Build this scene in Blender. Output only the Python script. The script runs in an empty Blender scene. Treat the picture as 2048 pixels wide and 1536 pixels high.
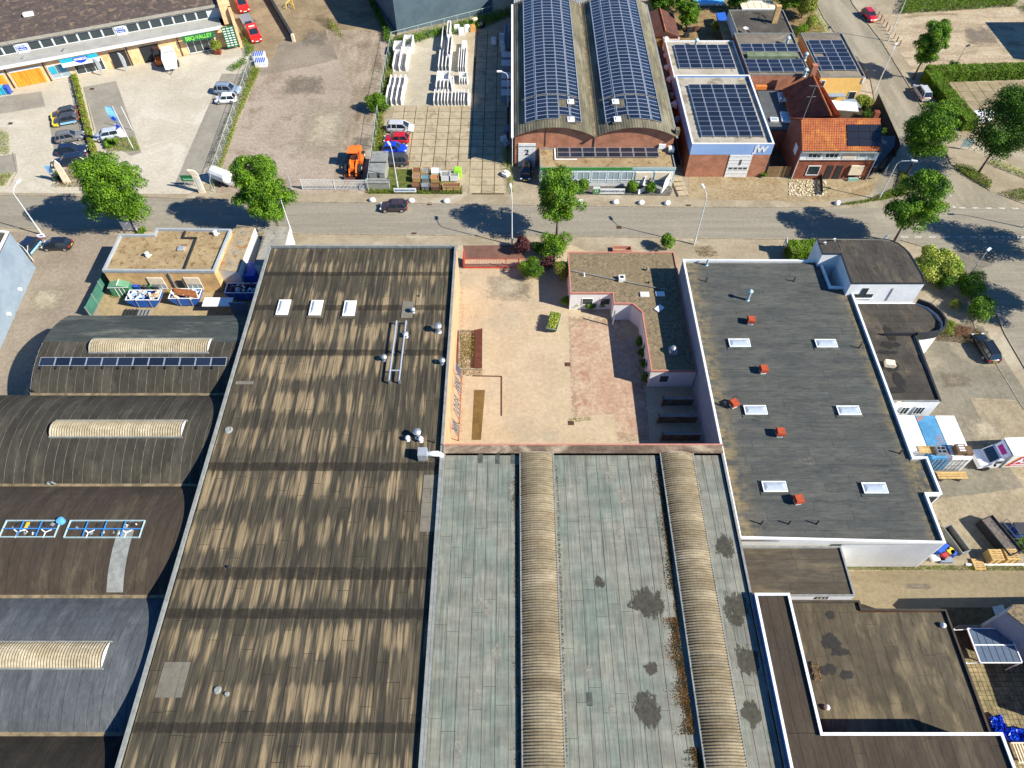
import bpy, bmesh, math, random
import numpy as np
from mathutils import Vector, Matrix
R = math.radians
SC = bpy.context.scene
COL = SC.collection
# ---------------------------------------------------------------- camera, sky, sun, exposure
CAM_H, FPX, HOR = 68.0, 1421.0, -1160.0
PITCH = math.atan((768 - HOR) / FPX)
cam = bpy.data.cameras.new('camera')
cam.sensor_width = 36
cam.lens = FPX / 2048 * 36
cam.clip_start = 1; cam.clip_end = 3000
camo = bpy.data.objects.new('camera', cam)
camo.location = (0, 0, CAM_H)
camo.rotation_euler = (math.pi / 2 - PITCH, 0, 0)
COL.objects.link(camo); SC.camera = camo
SUN_EL, SUN_AZ = R(37.5), R(110.3)
w = bpy.data.worlds.new('World'); SC.world = w; w.use_nodes = True
nt = w.node_tree; nt.nodes.clear()
sk = nt.nodes.new('ShaderNodeTexSky'); sk.sky_type = 'NISHITA'; sk.sun_disc = False
sk.sun_elevation = SUN_EL; sk.sun_rotation = SUN_AZ
sk.air_density = 1.0; sk.dust_density = .1; sk.ozone_density = 8.0
bg = nt.nodes.new('ShaderNodeBackground'); bg.inputs[1].default_value = 0.072
ow = nt.nodes.new('ShaderNodeOutputWorld')
tn = nt.nodes.new('ShaderNodeMix'); tn.data_type = 'RGBA'; tn.blend_type = 'MULTIPLY'; tn.inputs[0].default_value = 1; tn.inputs[7].default_value = (.60, .97, 1.2, 1)
nt.links.new(sk.outputs[0], tn.inputs[6]); nt.links.new(tn.outputs[2], bg.inputs[0]); nt.links.new(bg.outputs[0], ow.inputs[0])
sl = bpy.data.lights.new('sun', 'SUN'); sl.energy = 5.0; sl.angle = R(.5); sl.color = (1, .945, .83)
so = bpy.data.objects.new('sun', sl)
sd = Vector((math.sin(SUN_AZ) * math.cos(SUN_EL), math.cos(SUN_AZ) * math.cos(SUN_EL), math.sin(SUN_EL)))
so.rotation_euler = sd.to_track_quat('Z', 'Y').to_euler(); so.location = (60, -20, 60)
COL.objects.link(so)
SC.view_settings.view_transform = 'Standard'; SC.view_settings.look = 'None'
SC.view_settings.gamma = 1; SC.view_settings.use_curve_mapping = False
SC.view_settings.exposure = 0.9
SC.render.engine = 'CYCLES'
SC.cycles.max_bounces = 5; SC.cycles.diffuse_bounces = 3; SC.cycles.transparent_max_bounces = 6

# ---------------------------------------------------------------- survey: photo pixel + height -> place on the ground
_c, _s = math.cos(PITCH), math.sin(PITCH)
def W(px, py, z=0.0):
    u = (px - 1024) / FPX; v = (768 - py) / FPX
    t = (CAM_H - z) / (_s - v * _c)
    return (u * t, (_c + v * _s) * t)
def W3(px, py, z=0.0): return (*W(px, py, z), z)
def WL(pts, z=0.0): return [W(a, b, z) for a, b in pts]

# ---------------------------------------------------------------- mesh builder
class MB:
    def __init__(s): s.v = []; s.f = []; s.m = []
    def add(s, vs, fs, m=0):
        o = len(s.v); s.v += [tuple(map(float, p)) for p in vs]
        s.f += [tuple(i + o for i in f) for f in fs]; s.m += [m] * len(fs); return s
    def box(s, x0, y0, z0, x1, y1, z1, m=0):
        if x0 > x1: x0, x1 = x1, x0
        if y0 > y1: y0, y1 = y1, y0
        return s.prism([(x0, y0), (x1, y0), (x1, y1), (x0, y1)], z0, z1, m)
    def obox(s, c, size, rz=0.0, m=0, rx=0.0, ry=0.0):
        M_ = Matrix.Rotation(rz, 3, 'Z') @ Matrix.Rotation(ry, 3, 'Y') @ Matrix.Rotation(rx, 3, 'X')
        a, b, d = size[0] / 2, size[1] / 2, size[2] / 2
        vs = [Vector(c) + M_ @ Vector(p) for p in ((-a,-b,-d),(a,-b,-d),(a,b,-d),(-a,b,-d),(-a,-b,d),(a,-b,d),(a,b,d),(-a,b,d))]
        return s.add(vs, [(3,2,1,0),(4,5,6,7),(0,1,5,4),(1,2,6,5),(2,3,7,6),(3,0,4,7)], m)
    def prism(s, poly, z0, z1, m=0, top=True, bot=True, side=True):
        poly = ccw(poly); n = len(poly)
        vs = [(x, y, z0) for x, y in poly] + [(x, y, z1) for x, y in poly]; fs = []
        if bot: fs.append(tuple(reversed(range(n))))
        if top: fs.append(tuple(range(n, 2 * n)))
        if side: fs += [(i, (i + 1) % n, n + (i + 1) % n, n + i) for i in range(n)]
        return s.add(vs, fs, m)
    def tube(s, p0, p1, r, n=6, r2=None, m=0, cap=True):
        p0, p1 = Vector(p0), Vector(p1); d = (p1 - p0)
        if d.length < 1e-6: return s
        q = d.to_track_quat('Z', 'Y').to_matrix(); r2 = r if r2 is None else r2
        vs = []
        for p, rr in ((p0, r), (p1, r2)):
            for i in range(n):
                a = 2 * math.pi * i / n; vs.append(p + q @ Vector((math.cos(a) * rr, math.sin(a) * rr, 0)))
        fs = [(i, (i + 1) % n, n + (i + 1) % n, n + i) for i in range(n)]
        if cap: fs += [tuple(reversed(range(n))), tuple(range(n, 2 * n))]
        return s.add(vs, fs, m)
    def path(s, pts, r, n=6, m=0):
        for a, b in zip(pts[:-1], pts[1:]): s.tube(a, b, r, n, m=m)
        return s
    def lathe(s, c, prof, n=12, m=0):
        vs = []; k = len(prof)
        for r, z in prof:
            for i in range(n):
                a = 2 * math.pi * i / n; vs.append((c[0] + r * math.cos(a), c[1] + r * math.sin(a), c[2] + z))
        fs = [(j*n+i, j*n+(i+1) % n, (j+1)*n+(i+1) % n, (j+1)*n+i) for j in range(k-1) for i in range(n)]
        fs += [tuple(reversed(range(n))), tuple(range((k-1)*n, k*n))]
        return s.add(vs, fs, m)
    def grid(s, rows, m=0, close=False):
        nr, nc = len(rows), len(rows[0]); vs = [p for r in rows for p in r]; fs = []
        for j in range(nr - 1):
            for i in range(nc - (0 if close else 1)):
                fs.append((j*nc+i, j*nc+(i+1) % nc, (j+1)*nc+(i+1) % nc, (j+1)*nc+i))
        return s.add(vs, fs, m)
    def quad(s, a, b, c, d, m=0): return s.add([a, b, c, d], [(0, 1, 2, 3)], m)
    def wall(s, a, b, z0, z1, th=.02, m=0):
        """thin upright slab from a to b, its outer side on the right-hand of a->b"""
        a, b = Vector(a), Vector(b); d = (b - a).normalized(); nn = Vector((d.y, -d.x)) * th
        return s.prism([tuple(a), tuple(b), tuple(b + nn), tuple(a + nn)], z0, z1, m)
    def mesh(s, name, mats, off=(0, 0, 0), smooth=False):
        me = bpy.data.meshes.new(name)
        me.from_pydata([(x - off[0], y - off[1], z - off[2]) for x, y, z in s.v], [], s.f)
        for mm in (mats if isinstance(mats, (list, tuple)) else [mats]): me.materials.append(mm)
        if any(s.m): me.polygons.foreach_set('material_index', s.m)
        if smooth: me.polygons.foreach_set('use_smooth', [True] * len(s.f))
        me.update(); return me

def ccw(p):
    a = sum(p[i][0] * p[(i+1) % len(p)][1] - p[(i+1) % len(p)][0] * p[i][1] for i in range(len(p)))
    return list(p) if a > 0 else list(reversed(p))
def inset(poly, d):
    p = ccw(poly); n = len(p); out = []
    for i in range(n):
        a, b, c = Vector(p[i-1]), Vector(p[i]), Vector(p[(i+1) % n])
        e1, e2 = (b - a).normalized(), (c - b).normalized()
        n1, n2 = Vector((-e1.y, e1.x)), Vector((-e2.y, e2.x))
        m = (n1 + n2); k = 1 + n1.dot(n2)
        out.append(tuple(b + m * (d / max(k, .3))))
    return out
def clip(sub, cl):
    cl = ccw(cl); out = list(sub)
    for i in range(len(cl)):
        a, b = cl[i], cl[(i+1) % len(cl)]; inp = out; out = []
        def side(p): return (b[0]-a[0])*(p[1]-a[1]) - (b[1]-a[1])*(p[0]-a[0])
        for j in range(len(inp)):
            p, q = inp[j-1], inp[j]; sp, sq = side(p), side(q)
            if (sp >= 0) != (sq >= 0):
                t = sp / (sp - sq); out.append((p[0] + t*(q[0]-p[0]), p[1] + t*(q[1]-p[1])))
            if sq >= 0: out.append(q)
        if len(out) < 3: return []
    return out

# ---------------------------------------------------------------- objects
def rootloc(o):
    while o.parent: o = o.parent
    return o.location
def link(o, parent=None):
    COL.objects.link(o)
    if parent: o.parent = parent
    return o
def thing(name, label, cat, loc=(0, 0, 0), rz=0.0, group=None):
    o = bpy.data.objects.new(name, None); o.empty_display_size = .3
    o.location = loc; o.rotation_euler = (0, 0, rz); COL.objects.link(o)
    o['label'] = label; o['category'] = cat
    if group: o['group'] = group
    return o
def part(name, mb, mats, parent=None, world=False, smooth=False, label=None, kind=None):
    off = rootloc(parent) if (world and parent) else (0, 0, 0)
    me = mb.mesh(name, mats, off, smooth) if isinstance(mb, MB) else mb
    o = link(bpy.data.objects.new(name, me), parent)
    if label: o['label'] = label
    if kind: o['kind'] = kind
    return o
def solo(name, mb, mats, label, cat, group=None, loc=None, rz=0.0, smooth=False):
    """a top-level thing that is one mesh; geometry is given in world space unless loc is set"""
    if loc is None:
        xs = [v[0] for v in mb.v]; ys = [v[1] for v in mb.v]; zs = [v[2] for v in mb.v]
        loc = ((min(xs)+max(xs))/2, (min(ys)+max(ys))/2, min(zs)); me = mb.mesh(name, mats, loc, smooth)
    else: me = mb.mesh(name, mats, (0, 0, 0), smooth)
    o = link(bpy.data.objects.new(name, me)); o.location = loc; o.rotation_euler = (0, 0, rz)
    o['label'] = label; o['category'] = cat
    if group: o['group'] = group
    return o
def struct(name, mb, mats, smooth=False):
    o = link(bpy.data.objects.new(name, mb.mesh(name, mats, (0, 0, 0), smooth))); o['kind'] = 'structure'; return o
def dup(root, loc, rz=0.0, label=None, scale=None):
    r = root.copy(); COL.objects.link(r); r.location = loc; r.rotation_euler = (0, 0, rz)
    if label: r['label'] = label
    if scale: r.scale = scale
    for ch in list(root.children):
        c = ch.copy(); COL.objects.link(c); c.parent = r
        for g in list(ch.children):
            d = g.copy(); COL.objects.link(d); d.parent = c
    return r
def text(s, size, mat, parent, loc, rot=(math.pi/2, 0, 0), bold=0.0, sx=1.0, name='lettering', world=True):
    cu = bpy.data.curves.new('t', 'FONT'); cu.body = s; cu.size = size; cu.align_x = 'CENTER'; cu.align_y = 'CENTER'
    cu.extrude = .012; cu.offset = bold
    to = bpy.data.objects.new('t', cu); COL.objects.link(to)
    dg = bpy.context.evaluated_depsgraph_get(); me = bpy.data.meshes.new_from_object(to.evaluated_get(dg))
    bpy.data.objects.remove(to); bpy.data.curves.remove(cu); me.materials.clear(); me.materials.append(mat); me.name = name
    o = link(bpy.data.objects.new(name, me), parent)
    rl = rootloc(parent) if world else Vector((0, 0, 0))
    o.location = (loc[0]-rl[0], loc[1]-rl[1], loc[2]-rl[2]); o.rotation_euler = rot; o.scale = (sx, 1, 1); return o

# ---------------------------------------------------------------- materials
MATS = {}
def srgb(r, g, b):
    f = lambda c: ((c/255+.055)/1.055)**2.4 if c > 10 else c/255/12.92
    return (f(r), f(g), f(b))
class NT:
    def __init__(s, name):
        s.mat = bpy.data.materials.new(name); s.mat.use_nodes = True; s.t = s.mat.node_tree
        s.t.nodes.clear(); s.out = s.n('ShaderNodeOutputMaterial'); s.b = s.n('ShaderNodeBsdfPrincipled')
        s.l(s.b.outputs[0], s.out.inputs[0]); MATS[name] = s.mat
    def n(s, t): return s.t.nodes.new(t)
    def l(s, a, b): s.t.links.new(a, b)
    def pos(s, obj=False):
        if obj: return s.n('ShaderNodeTexCoord').outputs['Object']
        return s.n('ShaderNodeNewGeometry').outputs['Position']
    def mapping(s, v, scale=(1, 1, 1), rot=(0, 0, 0), loc=(0, 0, 0)):
        m = s.n('ShaderNodeMapping'); m.inputs['Scale'].default_value = scale; m.inputs['Rotation'].default_value = rot
        m.inputs['Location'].default_value = loc; s.l(v, m.inputs[0]); return m.outputs[0]
    def noise(s, v, scale, detail=3, rough=.55, dist=0):
        n = s.n('ShaderNodeTexNoise'); n.inputs['Scale'].default_value = scale; n.inputs['Detail'].default_value = detail
        n.inputs['Roughness'].default_value = rough; n.inputs['Distortion'].default_value = dist; s.l(v, n.inputs['Vector']); return n.outputs[0]
    def ramp(s, f, a, b, lo=0.0, hi=1.0):
        m = s.n('ShaderNodeMapRange'); m.interpolation_type = 'SMOOTHSTEP'
        m.inputs[1].default_value = a; m.inputs[2].default_value = b; m.inputs[3].default_value = lo; m.inputs[4].default_value = hi
        s.l(f, m.inputs[0]); return m.outputs[0]
    def math(s, op, a, b=None):
        m = s.n('ShaderNodeMath'); m.operation = op
        for i, x in enumerate((a, b)):
            if x is None: continue
            if isinstance(x, (int, float)): m.inputs[i].default_value = x
            else: s.l(x, m.inputs[i])
        return m.outputs[0]
    def mix(s, f, a, b, mode='MIX'):
        m = s.n('ShaderNodeMix'); m.data_type = 'RGBA'; m.blend_type = mode
        for i, x in ((0, f), (6, a), (7, b)):
            if isinstance(x, (int, float)): m.inputs[i].default_value = x
            elif isinstance(x, tuple): m.inputs[i].default_value = (*x[:3], 1)
            else: s.l(x, m.inputs[i])
        return m.outputs[2]
    def objrand(s, colr, amt):
        o = s.n('ShaderNodeObjectInfo'); k = s.ramp(o.outputs['Random'], 0, 1, 1 - amt, 1 + amt)
        h = s.n('ShaderNodeHueSaturation'); s.l(k, h.inputs['Value']); s.l(colr, h.inputs['Color']); return h.outputs[0]
    def bump(s, f, strength=.3, dist=.02):
        b = s.n('ShaderNodeBump'); b.inputs['Strength'].default_value = strength; b.inputs['Distance'].default_value = dist
        s.l(f, b.inputs['Height']); s.l(b.outputs[0], s.b.inputs['Normal'])
    def fin(s, colr, rough=.85, metal=0, spec=.4):
        if isinstance(colr, tuple): s.b.inputs['Base Color'].default_value = (*colr[:3], 1)
        else: s.l(colr, s.b.inputs['Base Color'])
        s.b.inputs['Roughness'].default_value = rough; s.b.inputs['Metallic'].default_value = metal
        s.b.inputs['Specular IOR Level'].default_value = spec; return s.mat
def M(name, c, c2=None, rough=.85, scale=.6, stretch=(1, 1, 1), rnd=0.0, obj=False, metal=0, spec=.35, bump=0.0, fine=.12, lo=.35, hi=.65, c3=None, scale3=.12):
    if name in MATS: return MATS[name]
    t = NT(name); p = t.mapping(t.pos(obj), stretch)
    c2 = c2 or tuple(x * .75 for x in c)
    col = t.mix(t.ramp(t.noise(p, scale, 5, .62), lo, hi), c, c2)
    if c3: col = t.mix(t.ramp(t.noise(p, scale3, 4, .6, 1.0), .5, .68), col, c3)
    f = t.noise(t.pos(obj), 2.1 if not obj else 6, 6, .8)
    col = t.mix(1.0, col, t.ramp(f, .3, .7, 1 - 1.3*fine, 1 + 1.2*fine), 'MULTIPLY')
    if rnd: col = t.objrand(col, rnd)
    if bump: t.bump(t.noise(t.pos(obj), 5, 4, .7), bump, .03)
    return t.fin(col, rough, metal, spec)
def flat(name, c, rough=.5, metal=0, spec=.5, rnd=0.0, coat=0.0):
    if name in MATS: return MATS[name]
    t = NT(name); f = t.noise(t.pos(True), 3.0, 4, .65)
    col = t.mix(1.0, c, t.ramp(f, .3, .7, .86, 1.06), 'MULTIPLY')
    if rnd: col = t.objrand(col, rnd)
    t.fin(col, rough, metal, spec)
    if coat: t.b.inputs['Coat Weight'].default_value = coat; t.b.inputs['Coat Roughness'].default_value = .06
    return t.mat
def brickmat(name, c1, c2, mortar, sc=1.0, rough=.9):
    t = NT(name); g = t.n('ShaderNodeNewGeometry'); sp = t.n('ShaderNodeSeparateXYZ'); sn = t.n('ShaderNodeSeparateXYZ')
    t.l(g.outputs['Position'], sp.inputs[0]); t.l(g.outputs['Normal'], sn.inputs[0])
    u = t.math('ADD', t.math('MULTIPLY', sp.outputs[0], t.math('ABSOLUTE', sn.outputs[1])), t.math('MULTIPLY', sp.outputs[1], t.math('ABSOLUTE', sn.outputs[0])))
    cb = t.n('ShaderNodeCombineXYZ'); t.l(u, cb.inputs[0]); t.l(sp.outputs[2], cb.inputs[1])
    b = t.n('ShaderNodeTexBrick'); t.l(cb.outputs[0], b.inputs['Vector'])
    b.inputs['Color1'].default_value = (*c1, 1); b.inputs['Color2'].default_value = (*c2, 1); b.inputs['Mortar'].default_value = (*mortar, 1)
    b.inputs['Scale'].default_value = 1; b.inputs['Brick Width'].default_value = .22 * sc; b.inputs['Row Height'].default_value = .07 * sc
    b.inputs['Mortar Size'].default_value = .008 * sc
    n = t.noise(g.outputs['Position'], .8, 5, .65)
    return t.fin(t.mix(1.0, b.outputs[0], t.ramp(n, .3, .7, .72, 1.12), 'MULTIPLY'), rough, 0, .2)
K_ = 1.75
def A(r, g, b, k=K_): return tuple(min(.86, x / k) for x in srgb(r, g, b))
# ---------------------------------------------------------------- shared surfaces
m_pave = M('clay_paving', A(196,180,152), A(176,160,132), scale=.25, c3=A(212,198,172), rough=.95)
m_walk = M('pavement_tiles', A(198,180,150), A(172,150,118), scale=.35, stretch=(1, 2, 1), c3=A(186,164,120), rough=.95, fine=.2)
def roadmat():
    t = NT('road_asphalt'); p = t.pos()
    col = t.mix(t.ramp(t.noise(t.mapping(p, (.05, .9, 1)), 1.2, 4, .6), .35, .65), A(178,169,150), A(164,156,138))
    col = t.mix(t.ramp(t.noise(p, .12, 4, .6), .55, .75), col, A(190,180,158))
    col = t.mix(1.0, col, t.ramp(t.noise(p, 2.2, 6, .8), .3, .7, .86, 1.12), 'MULTIPLY')
    n = t.noise(t.mapping(p, (.3, 1, 1)), 1.6, 6, .75)
    col = t.mix(t.ramp(n, .68, .74, 0, .22), col, A(120,114,102))
    return t.fin(col, .9, 0, .3)
m_road = roadmat()
m_street = M('street_asphalt', A(176,166,142), A(160,150,128), scale=.3, stretch=(1.5, .3, 1), c3=A(192,180,156))
m_fore = M('forecourt_concrete', A(230,219,196), A(216,205,182), scale=.15, c3=A(238,228,208), rough=.95)
m_bay = M('parking_bay_pavers', A(182,174,158), A(168,160,144), scale=.4, fine=.1)
m_gravel = M('yard_gravel', A(200,182,162), A(184,166,146), scale=.1, c3=A(172,152,130), scale3=.2, rough=1, fine=.2)
m_gravel2 = M('rough_gravel', A(196,178,154), A(162,144,120), scale=.5, stretch=(1, .35, 1), c3=A(142,124,102), scale3=.3, rough=1, fine=.25)
m_oldasph = M('old_asphalt', A(178,162,142), A(160,146,126), scale=.2, c3=A(150,138,120), fine=.15)
m_tan = M('tan_asphalt', A(186,164,128), A(160,138,106), scale=.3, c3=A(120,102,78), scale3=.1, fine=.15)
m_concrete = M('yard_concrete', A(216,204,178), A(200,188,162), scale=.2, c3=A(224,214,192))
m_sand = M('sandy_ground', A(222,202,170), A(196,174,142), scale=.3, stretch=(.5, 1.3, 1), c3=A(168,148,116), scale3=.22, rough=1, fine=.25)
m_soil = M('dry_soil', A(178,150,104), A(138,116,76), scale=.8, rough=1, fine=.3)
m_grassbase = M('grass_soil', A(120,128,56), A(96,104,44), scale=1.2, rough=1, fine=.3)
m_dark = flat('dark_metal', (.02, .022, .025), .6)
m_black = flat('black_rubber', (.012, .012, .013), .8)
m_kerb = M('kerb_stone', A(196,184,160), A(172,160,138), scale=.8, fine=.2)
m_white_line = M('road_paint', A(238,234,222), A(205,200,188), scale=2.5, fine=.15)
m_white = flat('white_paint', (.78, .78, .76), .5)
m_white2 = M('white_render', (.66, .66, .64), (.58, .58, .56), scale=.6, fine=.05)
m_steel = flat('galvanised_steel', (.42, .43, .44), .42, .6, rnd=.1)
m_alu = flat('brushed_aluminium', (.6, .62, .63), .35, .55)
SHN = 0

def sheet(name, pts, lv, mat, px=True, z=0.0):
    p = WL(pts, z) if px else pts
    m = MB(); p = ccw(p); global SHN; SHN += 1; h = .004 * lv + .0005 * SHN
    m.add([(x, y, z + h) for x, y in p], [tuple(range(len(p)))])
    return struct(name, m, mat)
# ground
g = MB(); g.add([(-420, -120, 0), (420, -120, 0), (420, 700, 0), (-420, 700, 0)], [(0, 1, 2, 3)])
struct('ground', g, m_pave)
sheet('main_road', [(-900,372),(-200,389),(300,396),(600,405),(1300,415),(1640,416),(2048,418),(2700,424),(2700,500),(2048,494),(1900,490),(1640,479),(1150,472),(600,467),(-200,451),(-900,440)], 1, m_road)
sheet('side_street', [(1600,-60),(1648,37),(1742,160),(1752,215),(1775,300),(1760,345),(1660,416.3),(2040,416.3),(1996,388),(1980,382),(1902,329),(1870,260),(1838,205),(1765,86),(1705,8),(1680,-60)], 2, m_street)
sheet('lower_road', [(1800,479),(1850,494),(1871,506),(1928,541),(1959,574),(1989,620),(2010,668),(2048,733),(2200,990),(2900,990),(2500,479)], 2, m_road)
sheet('forecourt', [(-500,250),(0,175),(500,90),(545,135),(432,352),(378,388),(60,386),(-500,376)], 1, m_fore)
sheet('parking_bays', [(168,174),(232,162),(283,305),(262,312),(195,272)], 2, m_bay)
sheet('parking_bays', [(-80,205),(82,183),(91,213),(-80,241)], 2, m_bay)
sheet('parking_bays', [(97,238),(160,205),(192,330),(140,335),(108,300)], 2, m_bay)
sheet('parking_bays', [(444,147),(486,148),(467,208),(418,325),(402,352),(380,374),(348,371),(422,200)], 2, m_bay)
sheet('parking_bays', [(-60,322),(31,307),(36,344),(-60,354)], 2, m_bay)
sheet('gravel_yard', [(500,100),(535,70),(775,80),(762,180),(742,280),(722,385),(600,388),(432,386),(430,352),(512,160)], 1, m_gravel)
sheet('old_asphalt', [(498,92),(560,60),(592,84),(660,70),(702,112),(640,128),(580,140),(522,152),(505,118)], 2, m_oldasph)
sheet('rough_gravel', [(650,60),(760,60),(765,150),(742,250),(735,300),(700,385),(660,385),(690,250),(705,180)], 2, m_gravel2)
sheet('yard_path', [(470,-60),(560,-60),(592,84),(560,82),(545,120),(505,120),(488,60)], 3, m_tan)
sheet('service_yard', [(565,-60),(760,-60),(770,80),(720,95),(592,88)], 1, m_tan)
sheet('concrete_yard', [(782,214),(945,214),(950,62),(880,66),(800,84),(786,130)], 2, m_concrete)
sheet('yard_bed', [(735,388),(925,388),(924,372),(870,340),(770,320),(760,215),(785,214),(820,70),(800,60),(775,90),(750,240)], 1, m_grassbase)
# courtyard
def courtmat():
    t = NT('courtyard_concrete'); p = t.pos()
    col = t.mix(t.ramp(t.noise(p, .22, 5, .6, .6), .38, .62), A(226,204,170), A(216,194,160))
    col = t.mix(t.ramp(t.noise(t.mapping(p, loc=(4, 0, 0)), .13, 4, .6), .5, .74), col, A(200,186,160))
    col = t.mix(t.ramp(t.noise(p, .5, 6, .7), .62, .72, 0, .7), col, A(176,148,110))
    col = t.mix(1.0, col, t.ramp(t.noise(p, 2.0, 7, .82), .3, .7, .82, 1.13), 'MULTIPLY')
    col = t.mix(t.ramp(t.noise(t.mapping(p, (.25, 1.6, 0), (0, 0, .5)), 1, 5, .75), .6, .72, 0, .35), col, A(168,146,116))
    return t.fin(col, .95, 0, .2)
m_court = courtmat()
def ragged(m_, lo=.42, hi=.5, k=1.6):
    t = m_.node_tree; N = t.nodes.new; out = [n for n in t.nodes if n.type == 'OUTPUT_MATERIAL'][0]; src = out.inputs[0].links[0].from_socket
    g = N('ShaderNodeTexCoord'); s1 = N('ShaderNodeVectorMath'); s1.operation = 'SUBTRACT'; s1.inputs[1].default_value = (.5, .5, 0); t.links.new(g.outputs['Generated'], s1.inputs[0])
    a = N('ShaderNodeVectorMath'); a.operation = 'ABSOLUTE'; t.links.new(s1.outputs[0], a.inputs[0]); sp = N('ShaderNodeSeparateXYZ'); t.links.new(a.outputs[0], sp.inputs[0])
    mx = N('ShaderNodeMath'); mx.operation = 'MAXIMUM'; t.links.new(sp.outputs[0], mx.inputs[0]); t.links.new(sp.outputs[1], mx.inputs[1])
    nz = N('ShaderNodeTexNoise'); nz.inputs['Scale'].default_value = k; nz.inputs['Detail'].default_value = 6; nz.inputs['Roughness'].default_value = .75; gp = N('ShaderNodeNewGeometry'); t.links.new(gp.outputs['Position'], nz.inputs['Vector'])
    ad = N('ShaderNodeMath'); ad.operation = 'MULTIPLY_ADD'; ad.inputs[1].default_value = .7 if k < 1 else .35; t.links.new(nz.outputs[0], ad.inputs[0]); t.links.new(mx.outputs[0], ad.inputs[2])
    mr = N('ShaderNodeMapRange'); mr.inputs[1].default_value = lo+(.35 if k < 1 else .17); mr.inputs[2].default_value = hi+(.2 if k < 1 else .17); mr.inputs[3].default_value = 1; mr.inputs[4].default_value = 0; t.links.new(ad.outputs[0], mr.inputs[0])
    tr = N('ShaderNodeBsdfTransparent'); ms = N('ShaderNodeMixShader'); t.links.new(mr.outputs[0], ms.inputs[0]); t.links.new(tr.outputs[0], ms.inputs[1]); t.links.new(src, ms.inputs[2]); t.links.new(ms.outputs[0], out.inputs[0]); return m_
sheet('courtyard', [(916,490),(1145,490),(1300,560),(1462,890),(1462,960),(893,960)], 1, m_court)
m_redbrick_g = M('red_clay_paving', A(206,170,142), A(220,192,162), scale=.3, stretch=(1, 1, 1), c3=A(194,152,126), scale3=.3, rough=1, fine=.22); ragged(m_redbrick_g, .43, .5)
sheet('brick_paving', [(1137,632),(1236,632),(1290,760),(1300,885),(1236,885),(1228,828),(1143,836),(1139,735)], 2, m_redbrick_g)
sheet('entrance_paving', [(926,491),(1046,490),(1052,517),(929,518)], 2, M('entrance_brick', A(150,108,90), A(128,92,78), scale=.5))
sheet('inspection_strip', [(948,780),(970,780),(962,880),(943,880)], 2, M('drain_cover_planks', A(142,112,58), A(120,94,48), scale=.7))
# right car park
sheet('car_park', [(1835,650),(1850,640),(1965,652),(2000,705),(2200,1010),(1870,1000),(1780,760)], 1, M('carpark_asphalt', A(158,150,130), A(142,134,114), scale=.3, c3=A(172,160,136), fine=.18))
sheet('brick_parking', [(1940,795),(2030,800),(2200,1010),(2300,1140),(1840,1140),(1850,1000),(1980,985),(2048,975),(1985,890)], 2, M('worn_brick_parking', A(190,174,142), A(172,156,126), scale=.3, c3=A(202,186,154), fine=.2))
sheet('lane', [(1640,1143),(2300,1139),(2300,1330),(1640,1330)], 2, M('lane_asphalt', A(172,156,122), A(154,138,106), scale=.25, stretch=(.3, 1.4, 1), fine=.15))
sheet('sandy_lot', [(1752,30),(1800,28),(2048,12),(2300,5),(2300,142),(1900,143),(1842,150),(1826,140),(1795,100)], 1, m_sand)
sheet('cross_yard', [(1378,352),(1545,356),(1700,360),(1760,352),(1740,390),(1640,404),(1378,398)], 1, M('worn_forecourt', A(196,176,138), A(178,156,118), scale=.3, c3=A(160,134,92), fine=.25))
sheet('garden_soil', [(1290,-40),(1560,-40),(1620,10),(1650,60),(1600,90),(1300,110)], 1, m_soil)
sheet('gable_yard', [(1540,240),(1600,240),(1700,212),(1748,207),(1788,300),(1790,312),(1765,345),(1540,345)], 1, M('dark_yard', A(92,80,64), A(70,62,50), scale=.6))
sheet('bottom_yard', [(1880,1215),(2300,1215),(2300,1560),(1960,1560)], 3, M('yard_pavers_base', A(112,100,66), A(96,86,58), scale=1, fine=.3))
sheet('skip_yard', [(205,575),(520,575),(500,632),(190,632)], 1, M('skip_yard_slabs', A(202,178,136), A(180,158,118), scale=.5, fine=.2))
sheet('drive_left', [(-400,455),(205,468),(235,470),(205,560),(196,640),(150,640),(90,700),(40,800),(-40,900),(-600,900)], 2, M('left_drive_brick', A(180,164,142), A(166,150,130), scale=.2, c3=A(188,172,150), fine=.16))
sheet('front_bed', [(1085,388),(1340,392),(1345,380),(1335,362),(1085,362)], 2, M('slate_chips', A(128,124,114), A(96,94,88), scale=2, fine=.35))
# worn patches, tyre marks and oil spots on the carriageways
m_patch = ragged(M('asphalt_patch', A(150,142,126), A(136,128,112), scale=1, fine=.2), .40, .49); m_oil = ragged(M('oil_spot', A(158,146,126), A(140,128,110), scale=2, fine=.2), .05, .55, .9); m_pale = ragged(M('worn_pale_patch', A(208,194,166), A(194,180,152), scale=.6, fine=.2), .1, .55, .9)
for q in ([(1690,110),(1716,112),(1740,160),(1706,156)], [(1900,560),(1905,500),(1990,505),(1985,530)]): sheet('road_patch', q, 3, m_patch)
for q in ([(700,270),(742,268),(746,300),(700,304)], [(560,150),(640,146),(660,190),(560,196)], [(1010,560),(1070,562),(1066,600),(1006,598)], [(1880,740),(1940,742),(1946,780),(1880,776)], [(600,60),(650,55),(660,90),(604,96)], [(1930,50),(1990,48),(1996,90),(1930,96)], [(1800,1165),(1870,1166),(1870,1180),(1800,1180)]): sheet('stain_patch', q, 4, m_oil)
for q in ([(960,540),(1060,540),(1070,610),(960,606)], [(600,200),(720,180),(700,330),(560,340)], [(1900,820),(2010,830),(2010,900),(1950,890)], [(60,560),(160,560),(130,640),(60,640)]): sheet('pale_patch', q, 4, m_pale)
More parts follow.
